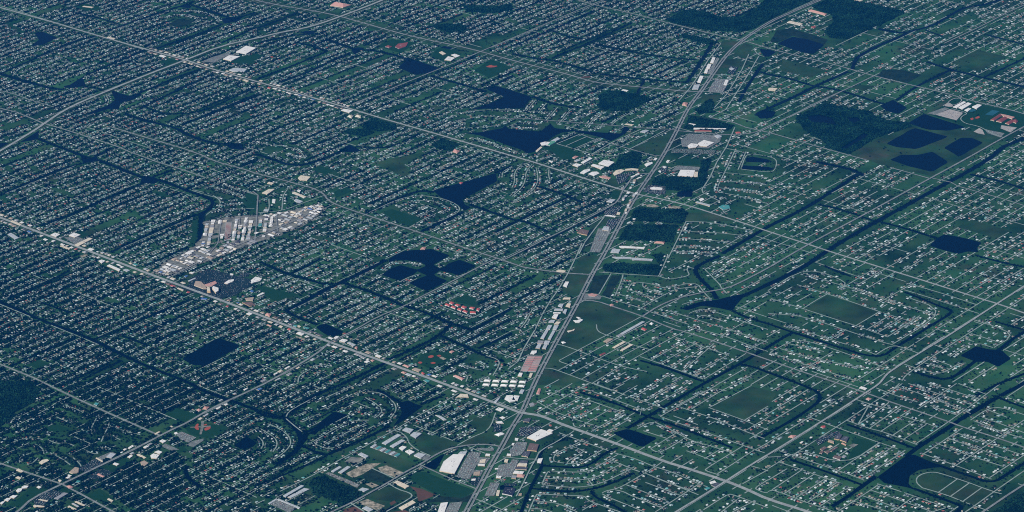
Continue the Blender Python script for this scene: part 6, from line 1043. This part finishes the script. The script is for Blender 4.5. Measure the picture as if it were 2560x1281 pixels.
# ------------------------------------------------------------------ houses along the streets
PALETTE = [('white', (0.72, 0.78, 0.76), 15), ('pale', (0.40, 0.54, 0.54), 21), ('grey', (0.19, 0.26, 0.275), 23), ('tan', (0.33, 0.28, 0.21), 8), ('dark', (0.05, 0.07, 0.085), 15), ('brown', (0.11, 0.085, 0.07), 8), ('red', (0.42, 0.12, 0.09), 3.0), ('teal', (0.16, 0.44, 0.42), 4)]
PW = np.array([q[2] for q in PALETTE], float); PW /= PW.sum()
PW2 = np.array([21, 16, 17, 15, 12, 9, 4, 3.0]); PW2 /= PW2.sum()
HS, DRV, LOTTREES = [], [], []
sid = 0
for p, d_, ph_, wd_ in STREETS:
    sid += 1
    if d_ <= 0: continue
    seg = np.diff(p, axis=0)
    sl = np.hypot(seg[:, 0], seg[:, 1])
    cum = np.concatenate([[0], np.cumsum(sl)])
    L = cum[-1]
    for side in (1, -1):
        t = random.uniform(14, 22)
        order = 0
        while t < L - 12:
            i = min(len(sl) - 1, int(np.searchsorted(cum, t) - 1))
            i = max(i, 0)
            e = seg[i] / max(sl[i], 1e-6)
            n = np.array([-e[1], e[0]]) * side
            lot = random.uniform(22.5, 25.5)
            c0 = p[i] + e * (t - cum[i])
            t += lot
            lx, ly = to_px(c0[0], c0[1])
            leafy = lx < 1150 and random.random() < (ly - 500 - 0.3746 * lx) / 240
            deep = lx < 470 and ly > 950
            mid = not leafy and lx > 650 and ly > 120
            dd = d_ * (0.6 if deep else 0.88 if leafy else (0.42 + 0.75 * float(patch(c0[0], c0[1], 0.45))) if mid else 0.96) if d_ > 0.8 else d_ * (0.35 + 1.3 * float(patch(c0[0], c0[1], 0.6)))
            wdt, dep = (random.uniform(11, 18), random.uniform(9, 13)) if d_ > 0.8 else (random.uniform(13, 20), random.uniform(10, 14.5))
            off = wd_ / 2 + random.uniform(7, 15) + dep / 2
            c = c0 + n * off
            lx, ly = to_px(c0[0], c0[1])
            leafy = lx < 1150 and random.random() < (ly - 500 - 0.3746 * lx) / 240
            deep = lx < 470 and ly > 950
            mid = not leafy and lx > 650 and ly > 120
            dd = d_ * (0.6 if deep else 0.88 if leafy else (0.42 + 0.75 * float(patch(c0[0], c0[1], 0.45))) if mid else 0.96) if d_ > 0.8 else d_ * (0.35 + 1.3 * float(patch(c0[0], c0[1], 0.6)))
            wdt, dep = (random.uniform(11, 18), random.uniform(9, 13)) if d_ > 0.8 else (random.uniform(13, 20), random.uniform(10, 14.5))
            off = wd_ / 2 + random.uniform(7, 15) + dep / 2
            c = c0 + n * off
            for _ in range((random.choices([1, 2, 3, 4, 5], [2, 4, 5, 4, 2])[0] + (4 if deep else 1 if leafy else -2 if mid else -1)) if d_ > 0.8 else random.choices([0, 1, 2, 3], [6, 4, 2, 1])[0]):
                LOTTREES.append((c0 + n * random.uniform(wd_ / 2 + 5, 46) + e * random.uniform(-11, 11), sid, side, ph_, d_ > 0.8))
            if random.random() > dd: continue
            cs = np.array([c, c + e * wdt * .55, c - e * wdt * .55, c + n * dep * .6, c - n * dep * .6])
            if (at(cs[:, 0], cs[:, 1]) & (WATER | ROAD | OPEN | WOOD | BUILT)).any() or (at(c[0], c[1]) & HOUSE): continue
            if not inside(FRAME, c[0], c[1]): continue
            s4 = np.array([c - e * 6 - n * 5, c + e * 6 - n * 5, c + e * 6 + n * 5, c - e * 6 + n * 5])
            fill(s4, HOUSE)
            ci = int(RNG.choice(len(PALETTE), p=PW if d_ > 0.8 else PW2))
            ang = math.atan2(e[1], e[0]) + (0 if side < 0 else math.pi) + random.gauss(0, 0.04)
            wing = random.random() < 0.55
            HS.append((c[0], c[1], ang, wdt, dep, random.uniform(2.9, 3.4), ci, sid, side, order, ph_, wing, random.choice((-1, 1)), random.uniform(.85, 1.1)))
            order += 1
            a0 = c - n * (dep / 2) + e * random.choice((-1, 1)) * wdt * .28
            a1 = c0 + n * (wd_ / 2 - .5)
            if random.random() < (0.35 if d_ > 0.8 else 0.8): DRV.append((a0, a0 + n * -1 * (np.dot(a0 - a1, n)), e))
print('houses', len(HS), 'streets', len(STREETS))

V, Fq = [], []
for a, b, e in DRV:
    o = len(V)
    V += [(*(a - e * 2.8), 1.4), (*(a + e * 2.8), 1.4), (*(b + e * 2.8), 1.4), (*(b - e * 2.8), 1.4)]
    Fq.append((o, o + 1, o + 2, o + 3))
V, Fq = np.array(V), np.array(Fq)
nz = np.cross(V[Fq[:, 1]] - V[Fq[:, 0]], V[Fq[:, 2]] - V[Fq[:, 0]])[:, 2]
Fq[nz < 0] = Fq[nz < 0][:, ::-1]
tag(bigmesh('driveway', V, Fq, None, [M['drive']]), 'pale concrete driveways in front of the houses', None, None, 'structure')

def house_arrays(w_, d_, h_, rise):
    """Unit arrays of one hip-roofed volume: vertices, wall quads, roof quads, roof triangles."""
    hw, hd = w_ / 2, d_ / 2
    k = min(hd, hw * 0.9)
    o = 0.7
    v = [(-hw, -hd, 0), (hw, -hd, 0), (hw, hd, 0), (-hw, hd, 0), (-hw, -hd, h_), (hw, -hd, h_), (hw, hd, h_), (-hw, hd, h_),
         (-hw - o, -hd - o, h_ - .2), (hw + o, -hd - o, h_ - .2), (hw + o, hd + o, h_ - .2), (-hw - o, hd + o, h_ - .2), (-hw + k, 0, h_ + rise), (hw - k, 0, h_ + rise)]
    return v, [(0, 1, 5, 4), (1, 2, 6, 5), (2, 3, 7, 6), (3, 0, 4, 7)], [(8, 9, 13, 12), (10, 11, 12, 13)], [(9, 10, 13), (11, 8, 12)]

def volumes(h):
    x, y, ang, w_, d_, ht, ci, *_r = h
    wing, ws = h[11], h[12]
    out = [(0, 0, w_, d_, ht, d_ * 0.20)]
    if wing:
        out.append((ws * w_ * 0.24, -d_ * 0.5 - 1.2, w_ * 0.42, 7.0, ht - .1, 1.3))
    return out

HS_depth = np.array([depth_of(h[0], h[1]) for h in HS])
hpx, hpy = to_px(np.array([h[0] for h in HS]), np.array([h[1] for h in HS]))
inview = (hpx > 3) & (hpx < 2557) & (hpy > 3) & (hpy < 1279)
cand = np.where(inview)[0]
NEAR = set(cand[np.argsort(HS_depth[cand])[:300]].tolist())

def fit(s):
    while len(s.split()) > 16 and ' the ' in s: s = s.replace(' the ', ' ', 1)
    return s
# order of the single houses along their street, as seen
per = {}
for i in sorted(NEAR):
    per.setdefault((HS[i][7], HS[i][8]), []).append(i)
street_no = {}
ph_count = {}
LABEL = {}
def street_name(sid_, pts, ph):
    if sid_ not in street_no:
        ph = ph or near_phrase(*pts.mean(0))
        ph_count[ph] = ph_count.get(ph, 0) + 1
        street_no[sid_] = (ph, ph_count[ph] - 1)
    return street_no[sid_]
def upper_lower(p, side):
    i = len(p) // 2 - 1 if len(p) > 2 else 0
    e = p[i + 1] - p[i]
    n = np.array([-e[1], e[0]]) * side
    return 'upper' if n[1] > 0 else 'lower'
by_street = sorted({k[0] for k in per}, key=lambda s: (-STREETS[s - 1][0][:, 1].mean(),))
for s in by_street: street_name(s, STREETS[s - 1][0], STREETS[s - 1][2])
for (s, sd_), ids in per.items():
    ph, no = street_no[s]
    ids.sort(key=lambda i: hpx[i])
    for j, i in enumerate(ids):
        LABEL[i] = fit(f"{PALETTE[HS[i][6]][0]}-roofed house, {nth(j)} from left on {upper_lower(STREETS[s - 1][0], sd_)} side of {nth(no)} street by {ph}")

RTINT = [mat('roof_' + q[0], q[1], 0.85, var=0.2, scale=0.15) for q in PALETTE]
VV, QQ, TT, MQ, CQ, CT = [], [], [], [], [], []
nv = 0
for i, h in enumerate(HS):
    x, y, ang, w_, d_, ht, ci = h[:7]
    ca, sa = math.cos(ang), math.sin(ang)
    if i in NEAR:
        root = bpy.data.objects.new('house', None)
        COL.objects.link(root)
        root.location = (x, y, 0); root.rotation_euler = (0, 0, ang); root.empty_display_size = 3
        tag(root, LABEL[i], 'house', 'houses along the near streets')
        wv_, wf, rv, rf = [], [], [], []
        for ox, oy, a, b, hh, rs in volumes(h):
            v, wq, rq, rt = house_arrays(a, b, hh, rs)
            v = [(q[0] + ox, q[1] + oy, q[2]) for q in v]
            o = len(wv_); wv_ += v[:8]; wf += [[k + o for k in f] for f in wq]
            o = len(rv) - 8; rv += v[8:]; rf += [[k + o for k in f] for f in rq + rt]
        pymesh('wall', wv_, wf, [M['wall_t']], parent=root)
        pymesh('roof', rv, rf, [RTINT[ci]], parent=root)
        pymesh('garage_door', [(w_ * .05 - 2.4, -d_ / 2 - .06, .1), (w_ * .05 + 2.4, -d_ / 2 - .06, .1), (w_ * .05 + 2.4, -d_ / 2 - .06, 2.3), (w_ * .05 - 2.4, -d_ / 2 - .06, 2.3)], [[0, 1, 2, 3]], [WM['white']], parent=root)
        continue
    col = np.array(PALETTE[ci][1]) * h[13]
    for ox, oy, a, b, hh, rs in volumes(h):
        v, wq, rq, rt = house_arrays(a, b, hh, rs)
        va = np.array(v)
        X = va[:, 0] + ox; Y = va[:, 1] + oy
        VV.append(np.stack([x + X * ca - Y * sa, y + X * sa + Y * ca, va[:, 2]], 1))
        QQ.append(np.array(wq + rq) + nv); TT.append(np.array(rt) + nv)
        MQ += [0, 0, 0, 0, 1, 1]
        CQ.append(np.repeat(col[None], 6, 0)); CT.append(np.repeat(col[None], 2, 0))
        nv += 14
TT = np.concatenate(TT)
o_ = bigmesh('house', np.concatenate(VV), np.concatenate(QQ), TT, [M['wall_t'], M['roof_t']], np.array(MQ), np.ones(len(TT), int), np.concatenate(CQ), np.concatenate(CT))
tag(o_, 'thousands of farther small houses with pale hipped roofs', None, None, 'stuff')
del VV, QQ, TT

# ------------------------------------------------------------------ trees
TR = []                    # x, y, radius, height, tint, street id, side, phrase
GREENS = np.array([(0.006, 0.026, 0.014), (0.010, 0.033, 0.016), (0.005, 0.019, 0.012), (0.015, 0.038, 0.017)])
def try_tree(x, y, r, h, bad, s=0, sd_=0, ph=None):
    if at(x, y) & bad: return
    TR.append((x, y, r, h, int(RNG.integers(4)), s, sd_, ph))
for q, s, sd_, ph, dense in LOTTREES:
    r = random.uniform(3.4, 7.2) if dense else random.uniform(2.6, 5.4)
    try_tree(q[0], q[1], r, r * random.uniform(1.5, 2.0), WATER | ROAD | OPEN | WOOD | BUILT | HOUSE, s, sd_, ph)
n_lot = len(TR)
# scattered and clumped
def DEEP(x, y):
    px, py = to_px(x, y)
    return (px < 470) & (py > 950)
def LEAFY(x, y):
    px, py = to_px(x, y)
    return (px < 1150) & (RNG.uniform(0, 1, np.shape(px)) < (py - 500 - 0.3746 * px) / 240)
n0 = 150000
fx = RNG.uniform(FRAME[:, 0].min(), FRAME[:, 0].max(), n0)
fy = RNG.uniform(FRAME[:, 1].min(), FRAME[:, 1].max(), n0)
mk = at(fx, fy)
rt_ = side_right(fx, fy)
pt = patch(fx, fy, 0.5)
pt2 = patch(fx + 900, fy - 700, 0.16)
keep = inside(FRAME, fx, fy) & ((mk & (WATER | ROAD | WOOD | BUILT | HOUSE)) == 0)
prob = np.where(rt_, np.where(pt2 > 0.74, 0.55, 0.03), np.where(pt2 > 0.66, 0.7, np.where(LEAFY(fx, fy), 0.28, 0.13)))
prob = np.where(DEEP(fx, fy), 0.9, prob)
prob = np.where((mk & OPEN) > 0, np.where(pt2 > 0.82, 0.12, 0.012), prob)
keep &= RNG.uniform(0, 1, n0) < prob
for x, y, R_ in zip(fx[keep], fy[keep], rt_[keep]):
    r = RNG.uniform(3, 6.8)
    TR.append((x, y, r, r * RNG.uniform(1.4, 2.0), int(RNG.integers(4)), 0, 0, None))
for c in GAPS + [q for q in ragged(INDUSTRY, 30, 20)]:
    for _ in range(4):
        x, y = c + RNG.normal(0, 14, 2)
        if not at(x, y) & (WATER | ROAD):
            r = RNG.uniform(2.8, 5.5)
            TR.append((x, y, r, r * RNG.uniform(1.5, 2.0), int(RNG.integers(4)), 0, 0, None))
# canal banks
for p, wd in BANKS:
    seg = np.diff(p, axis=0)
    for i in range(len(seg)):
        L = np.hypot(*seg[i])
        e = seg[i] / max(L, 1e-6)
        n = np.array([-e[1], e[0]])
        c = p[i]
        right = bool(side_right(c[0], c[1]))
        for side in (1, -1):
            t = RNG.uniform(0, 15)
            while t < L:
                if RNG.uniform() < (0.12 if right else 0.5) + 0.4 * (float(patch(c[0] + t, c[1], 0.2)) > 0.6):
                    q = p[i] + e * t + n * side * (wd / 2 + RNG.uniform(1, 8))
                    r = RNG.uniform(2.6, 5.6)
                    if not at(q[0], q[1]) & (ROAD | HOUSE | BUILT): TR.append((q[0], q[1], r, r * 1.6, int(RNG.integers(4)), 0, 0, None))
                t += RNG.uniform(7, 14)
TRA = np.array([[t[0], t[1], t[2], t[3], t[4]] for t in TR])
print('trees', len(TR))

def crown_quads(x, y, r, h, n, rng, flat=0.8):
    """n leaf clumps spread through the crown's volume; returns vertices (4n,3)."""
    d = rng.normal(0, 1, (n, 3)); d /= np.linalg.norm(d, axis=1)[:, None]
    c = d * (rng.uniform(0.35, 1.0, n) ** 0.6)[:, None] * np.array([r, r, r * flat])
    nrm = d + rng.normal(0, 0.55, (n, 3)); nrm[:, 2] += 0.35
    nrm /= np.linalg.norm(nrm, axis=1)[:, None]
    a = np.cross(nrm, rng.normal(0, 1, (n, 3))); a /= np.maximum(np.linalg.norm(a, axis=1), 1e-6)[:, None]
    b = np.cross(nrm, a)
    s = (r * rng.uniform(0.34, 0.62, n))[:, None]
    c = c + np.array([x, y, h - r * flat])
    return np.stack([c - a * s - b * s, c + a * s - b * s * .8, c + a * s * .9 + b * s, c - a * s * .7 + b * s], 1).reshape(-1, 3)

tpx, tpy = to_px(TRA[:, 0], TRA[:, 1])
cand = np.where((tpx > 5) & (tpx < 2555) & (tpy > 5) & (tpy < 1277) & (np.arange(len(TR)) < n_lot))[0]
sc_ = TRA[cand, 2] / depth_of(TRA[cand, 0], TRA[cand, 1])
named = [i for i in cand[np.argsort(depth_of(TRA[cand, 0], TRA[cand, 1]))] if TRA[i, 2] > 3.2]
NEART, cnt = [], {}
for i in named:
    key = (TR[i][5], TR[i][6])
    if len(NEART) >= 300: break
    cnt.setdefault(key, []).append(i)
    NEART.append(i)
tree_label = {}
for s in sorted({k[0] for k in cnt}, key=lambda s: -STREETS[s - 1][0][:, 1].mean()): street_name(s, STREETS[s - 1][0], STREETS[s - 1][2])
for (s, sd_), ids in cnt.items():
    ph, no = street_no[s]
    ids.sort(key=lambda i: tpx[i])
    for j, i in enumerate(ids):
        look = ('large' if TRA[i, 2] > 5.6 else 'middling' if TRA[i, 2] > 4.3 else 'small')
        tree_label[i] = fit(f"{look} dark tree, {nth(j)} from left on {upper_lower(STREETS[s - 1][0], sd_)} side of {nth(no)} street by {ph}")
TV = [bigmesh_ for bigmesh_ in []]
protos = []
for v_ in range(10):
    rg = np.random.default_rng(50 + v_)
    cv = crown_quads(0, 0, 1.0, 1.75, 60, rg)
    me = bpy.data.meshes.new('crown')
    me.from_pydata([tuple(q) for q in cv], [], [[4 * k, 4 * k + 1, 4 * k + 2, 4 * k + 3] for k in range(60)])
    me.materials.append(mat('foliage_single', tuple(GREENS[v_ % 4]), 1.0, var=0.4, scale=1.5, spec=0.0))
    tm = bpy.data.meshes.new('trunk')
    tvv, tf = [], []
    for k in range(7):
        a_ = k * 2 * math.pi / 7
        tvv += [(0.09 * math.cos(a_), 0.09 * math.sin(a_), 0), (0.045 * math.cos(a_) + .03, 0.045 * math.sin(a_), 1.25)]
    for k in range(7):
        j = (k + 1) % 7
        tf.append([2 * k, 2 * j, 2 * j + 1, 2 * k + 1])
    for a_ in (0.5, 2.7, 4.6):                       # limbs
        o = len(tvv)
        bx, by = math.cos(a_), math.sin(a_)
        tvv += [(-.03 * by, .03 * bx, .7), (.03 * by, -.03 * bx, .7), (.5 * bx + .012 * by, .5 * by - .012 * bx, 1.25), (.5 * bx - .012 * by, .5 * by + .012 * bx, 1.25)]
        tf.append([o, o + 1, o + 2, o + 3])
    tm.from_pydata(tvv, [], tf)
    tm.materials.append(M['trunk'])
    protos.append((me, tm))
for i in NEART:
    x, y, r, h = TRA[i, :4]
    root = bpy.data.objects.new('tree', None)
    COL.objects.link(root)
    root.location = (x, y, 0)
    root.rotation_euler = (0, 0, random.uniform(0, 6.28))
    root.scale = (r, r, h / 1.75)
    tag(root, tree_label[i], 'tree', 'trees along the near streets')
    me, tm = protos[i % 10]
    for nm, mm in (('crown', me), ('trunk', tm)):
        o = bpy.data.objects.new(nm, mm)
        COL.objects.link(o)
        o.parent = root
NT = set(NEART)
rest = [i for i in range(len(TR)) if i not in NT]
K = 9
def many_crowns(name, idx, arr, K, label, gain=1.0):
    n = len(idx)
    a = arr[idx]
    rg = np.random.default_rng(11)
    N = n * K
    d = rg.normal(0, 1, (N, 3)); d /= np.linalg.norm(d, axis=1)[:, None]
    r = np.repeat(a[:, 2], K)
    c = d * (rg.uniform(0.3, 1.0, N) ** 0.6 * r)[:, None]
    c[:, 2] *= 0.8
    nrm = d + rg.normal(0, 0.5, (N, 3)); nrm[:, 2] += 0.4
    nrm /= np.linalg.norm(nrm, axis=1)[:, None]
    ax = np.cross(nrm, rg.normal(0, 1, (N, 3))); ax /= np.maximum(np.linalg.norm(ax, axis=1), 1e-6)[:, None]
    bx = np.cross(nrm, ax)
    s = (r * rg.uniform(0.45, 0.85, N))[:, None]
    c += np.stack([np.repeat(a[:, 0], K), np.repeat(a[:, 1], K), np.repeat(a[:, 3] - a[:, 2] * 0.8, K)], 1)
    Vt = np.stack([c - ax * s - bx * s, c + ax * s - bx * s * .8, c + ax * s * .9 + bx * s, c - ax * s * .7 + bx * s], 1).reshape(-1, 3)
    Q = np.arange(N * 4).reshape(-1, 4)
    tint = GREENS[a[:, 4].astype(int)] * (gain * rg.uniform(0.6, 1.4, n) * (0.55 + 0.9 * patch(a[:, 0], a[:, 1], 0.2)))[:, None] * np.array([[1, 1, 0.8 if gain > 1 else 1]])
    o = bigmesh(name, Vt, Q, None, [M['crown']], None, None, np.repeat(tint, K, 0), None)
    return tag(o, label, None, None, 'stuff')
many_crowns('tree', np.array(rest), TRA, K, 'countless dark trees among the farther houses and along the canals')
wid = 0
for p, label, tall in WOODS:
    x0, y0, x1, y1 = p[:, 0].min(), p[:, 1].min(), p[:, 0].max(), p[:, 1].max()
    gx, gy = np.meshgrid(np.arange(x0, x1, 9.5), np.arange(y0, y1, 9.5))
    gx = gx.ravel() + RNG.uniform(-4, 4, gx.size); gy = gy.ravel() + RNG.uniform(-4, 4, gy.size)
    ok = inside(p, gx, gy) & ((at(gx, gy) & (WATER | ROAD | BUILT)) == 0) & (RNG.uniform(0, 1, gx.size) < 0.94)
    gx, gy = gx[ok], gy[ok]
    if not len(gx): continue
    r = RNG.uniform(4.2, 7.2, len(gx))
    arr = np.stack([gx, gy, r, r * RNG.uniform(1.4, 2.1, len(gx)), RNG.choice([0, 2, 2, 2], len(gx))], 1)
    many_crowns('wood', np.arange(len(gx)), arr, 6, label, 2.0)

# ------------------------------------------------------------------ cars
def car_mesh(c):
    b = [(-2.2, -.9, .25), (2.2, -.9, .25), (2.2, .9, .25), (-2.2, .9, .25), (-2.2, -.9, .85), (2.25, -.9, .75), (2.25, .9, .75), (-2.2, .9, .85),
         (-1.5, -.8, .85), (.9, -.8, .8), (.9, .8, .8), (-1.5, .8, .85), (-1.1, -.65, 1.42), (.25, -.65, 1.42), (.25, .65, 1.42), (-1.1, .65, 1.42)]
    f = [[0, 1, 5, 4], [1, 2, 6, 5], [2, 3, 7, 6], [3, 0, 4, 7], [4, 5, 6, 7], [8, 9, 13, 12], [9, 10, 14, 13], [10, 11, 15, 14], [11, 8, 12, 15], [12, 13, 14, 15]]
    mi = [0] * 5 + [1] * 4 + [0]
    for wx in (-1.35, 1.35):
        for wy in (-.92, .92):
            o = len(b)
            for k in range(6):
                b.append((wx + .33 * math.cos(k * 1.047), wy, .33 + .33 * math.sin(k * 1.047)))
            f.append([o + k for k in range(6)]); mi.append(2)
    return b, f, mi
CARS = []
def place_cars(poly, dens, label):
    q = ccw(poly)
    e = q[1] - q[0]
    if len(q) >= 4 and np.hypot(*(q[2] - q[1])) > np.hypot(*e): e = q[2] - q[1]
    e = e / np.hypot(*e)
    n = np.array([-e[1], e[0]])
    a, b = q @ e, q @ n
    row = 0
    v = b.min() + 5
    while v < b.max() - 4:
        k = 0
        u = a.min() + 4
        while u < a.max() - 3:
            c = e * u + n * v
            if random.random() < dens * 0.8 and inside(q, c[0], c[1]):
                CARS.append((c[0], c[1], math.atan2(n[1], n[0]) + random.choice((0, math.pi)), random.choices(list(CARC), [8, 6, 4, 1.5, 1.5])[0], label, row, k)); k += 1
            u += 2.8
        row += 1 if k else 0
        v += 5.2 if row % 2 else 12.5
for p, d_, l_ in LOTS: place_cars(p, d_, l_)
seg = np.diff(HWY, axis=0); sl = np.hypot(seg[:, 0], seg[:, 1]); cum = np.concatenate([[0], np.cumsum(sl)])
t = 20.0; k = 0
while t < cum[-1]:
    i = max(0, min(len(sl) - 1, int(np.searchsorted(cum, t) - 1)))
    e = seg[i] / sl[i]; n = np.array([-e[1], e[0]])
    s = random.choice((-1, 1))
    c = HWY[i] + e * (t - cum[i]) + n * s * (12 + random.choice((-3, 3)))
    CARS.append((c[0], c[1], math.atan2(e[1], e[0]) + (0 if s < 0 else math.pi), random.choices(list(CARC), [8, 6, 4, 1.5, 1.5])[0], 'highway', s, k)); k += 1
    t += random.expovariate(1 / 42.0) + 9
for path, wd in [(r_, w_) for r_, w_ in ROADS if w_ >= 13]:
    seg = np.diff(path, axis=0); sl = np.hypot(seg[:, 0], seg[:, 1]); cum = np.concatenate([[0], np.cumsum(sl)])
    t = 10.0
    while t < cum[-1]:
        i = max(0, min(len(sl) - 1, int(np.searchsorted(cum, t) - 1)))
        e = seg[i] / max(sl[i], 1e-6); n = np.array([-e[1], e[0]])
        s = random.choice((-1, 1))
        c = path[i] + e * (t - cum[i]) + n * s * wd * 0.22
        if wd < 25 or True: CARS.append((c[0], c[1], math.atan2(e[1], e[0]) + (0 if s < 0 else math.pi), random.choices(list(CARC), [8, 6, 4, 1.5, 1.5])[0], 'far road', s, 0))
        t += random.expovariate(1 / 60.0) + 8
cx, cy = to_px(np.array([c[0] for c in CARS]), np.array([c[1] for c in CARS]))
cd_ = np.array([depth_of(c[0], c[1]) for c in CARS])
ok = np.where((cx > 2) & (cx < 2558) & (cy > 2) & (cy < 1279) & np.array([c[4] != 'far road' for c in CARS]))[0]
NC = ok[np.argsort(cd_[ok])[:300]]
ROWS_ = {}
for i in NC: ROWS_.setdefault((CARS[i][4], CARS[i][5]), []).append(i)
lots_rows = {}
for (lb, rw) in ROWS_: lots_rows.setdefault(lb, []).append(rw)
b_, f_, mi_ = car_mesh(None)
cme = {}
for c_, m_ in CM.items():
    me = bpy.data.meshes.new('car')
    me.from_pydata(b_, [], f_)
    for mm in (m_, M['glass'], M['tyre']): me.materials.append(mm)
    me.polygons.foreach_set("material_index", np.array(mi_, dtype=np.int32))
    cme[c_] = me
for (lb, rw), ids in ROWS_.items():
    ids.sort(key=lambda i: (cx[i], cy[i]))
    rno = sorted(lots_rows[lb]).index(rw)
    for j, i in enumerate(ids):
        c = CARS[i]
        o = bpy.data.objects.new('car', cme[c[3]])
        COL.objects.link(o)
        o.location = (c[0], c[1], 6.0 if lb == 'highway' else 3.5)
        o.rotation_euler = (0, 0, c[2])
        if lb == 'highway':
            tag(o, f"{c[3]} car driving on the highway, {nth(j)} from the lower edge on the {'right' if rw < 0 else 'left'} carriageway", 'car', 'cars in the near car parks and on the highway')
        else:
            tag(o, f"{c[3]} car, {nth(j)} from the left in the {nth(rno)} row of {lb}", 'car', 'cars in the near car parks and on the highway')
near_c = set(int(i) for i in NC)
ba = np.array(b_)
VV, QQ, CQ = [], [], []
nv = 0
bq = np.array([f for f in f_ if len(f) == 4])
for i, c in enumerate(CARS):
    if i in near_c: continue
    ca, sa = math.cos(c[2]), math.sin(c[2])
    z = 6.0 if c[4] in ('highway', 'far road') else 3.5
    VV.append(np.stack([c[0] + ba[:16, 0] * ca - ba[:16, 1] * sa, c[1] + ba[:16, 0] * sa + ba[:16, 1] * ca, ba[:16, 2] + z], 1))
    QQ.append(bq + nv); nv += 16
    col = np.repeat(np.array(CARC[c[3]])[None], len(bq), 0); col[5:9] = 0.03
    CQ.append(col)
M['car_t'] = mat('car_paint', (1, 1, 1), 0.35, var=0.05, attr=True, spec=0.5)
tag(bigmesh('car', np.concatenate(VV), np.concatenate(QQ), None, [M['car_t']], None, None, np.concatenate(CQ), None), 'far parked and driving cars as pale specks', None, None, 'stuff')
print('cars', len(CARS))

# ------------------------------------------------------------------ air
hz = pymesh('haze', [(x, y, z) for z in (-1.0, H + 400.0) for x, y in ((-131000, -61000), (131000, -61000), (131000, 161000), (-131000, 161000))],
            [[3, 2, 1, 0], [4, 5, 6, 7], [0, 1, 5, 4], [1, 2, 6, 5], [2, 3, 7, 6], [3, 0, 4, 7]], [])
hm = bpy.data.materials.new('haze')
hm.use_nodes = True
t_ = hm.node_tree
t_.nodes.remove(t_.nodes["Principled BSDF"])
pv = t_.nodes.new("ShaderNodeVolumePrincipled")
pv.inputs["Color"].default_value = (*HAZE_COLOR, 1)
pv.inputs["Density"].default_value = HAZE_DENSITY
pv.inputs["Anisotropy"].default_value = 0.0
t_.links.new(pv.outputs[0], t_.nodes["Material Output"].inputs["Volume"])
hz.data.materials.append(hm)
tag(hz, 'thin blue air over the suburb', None, None, 'stuff')
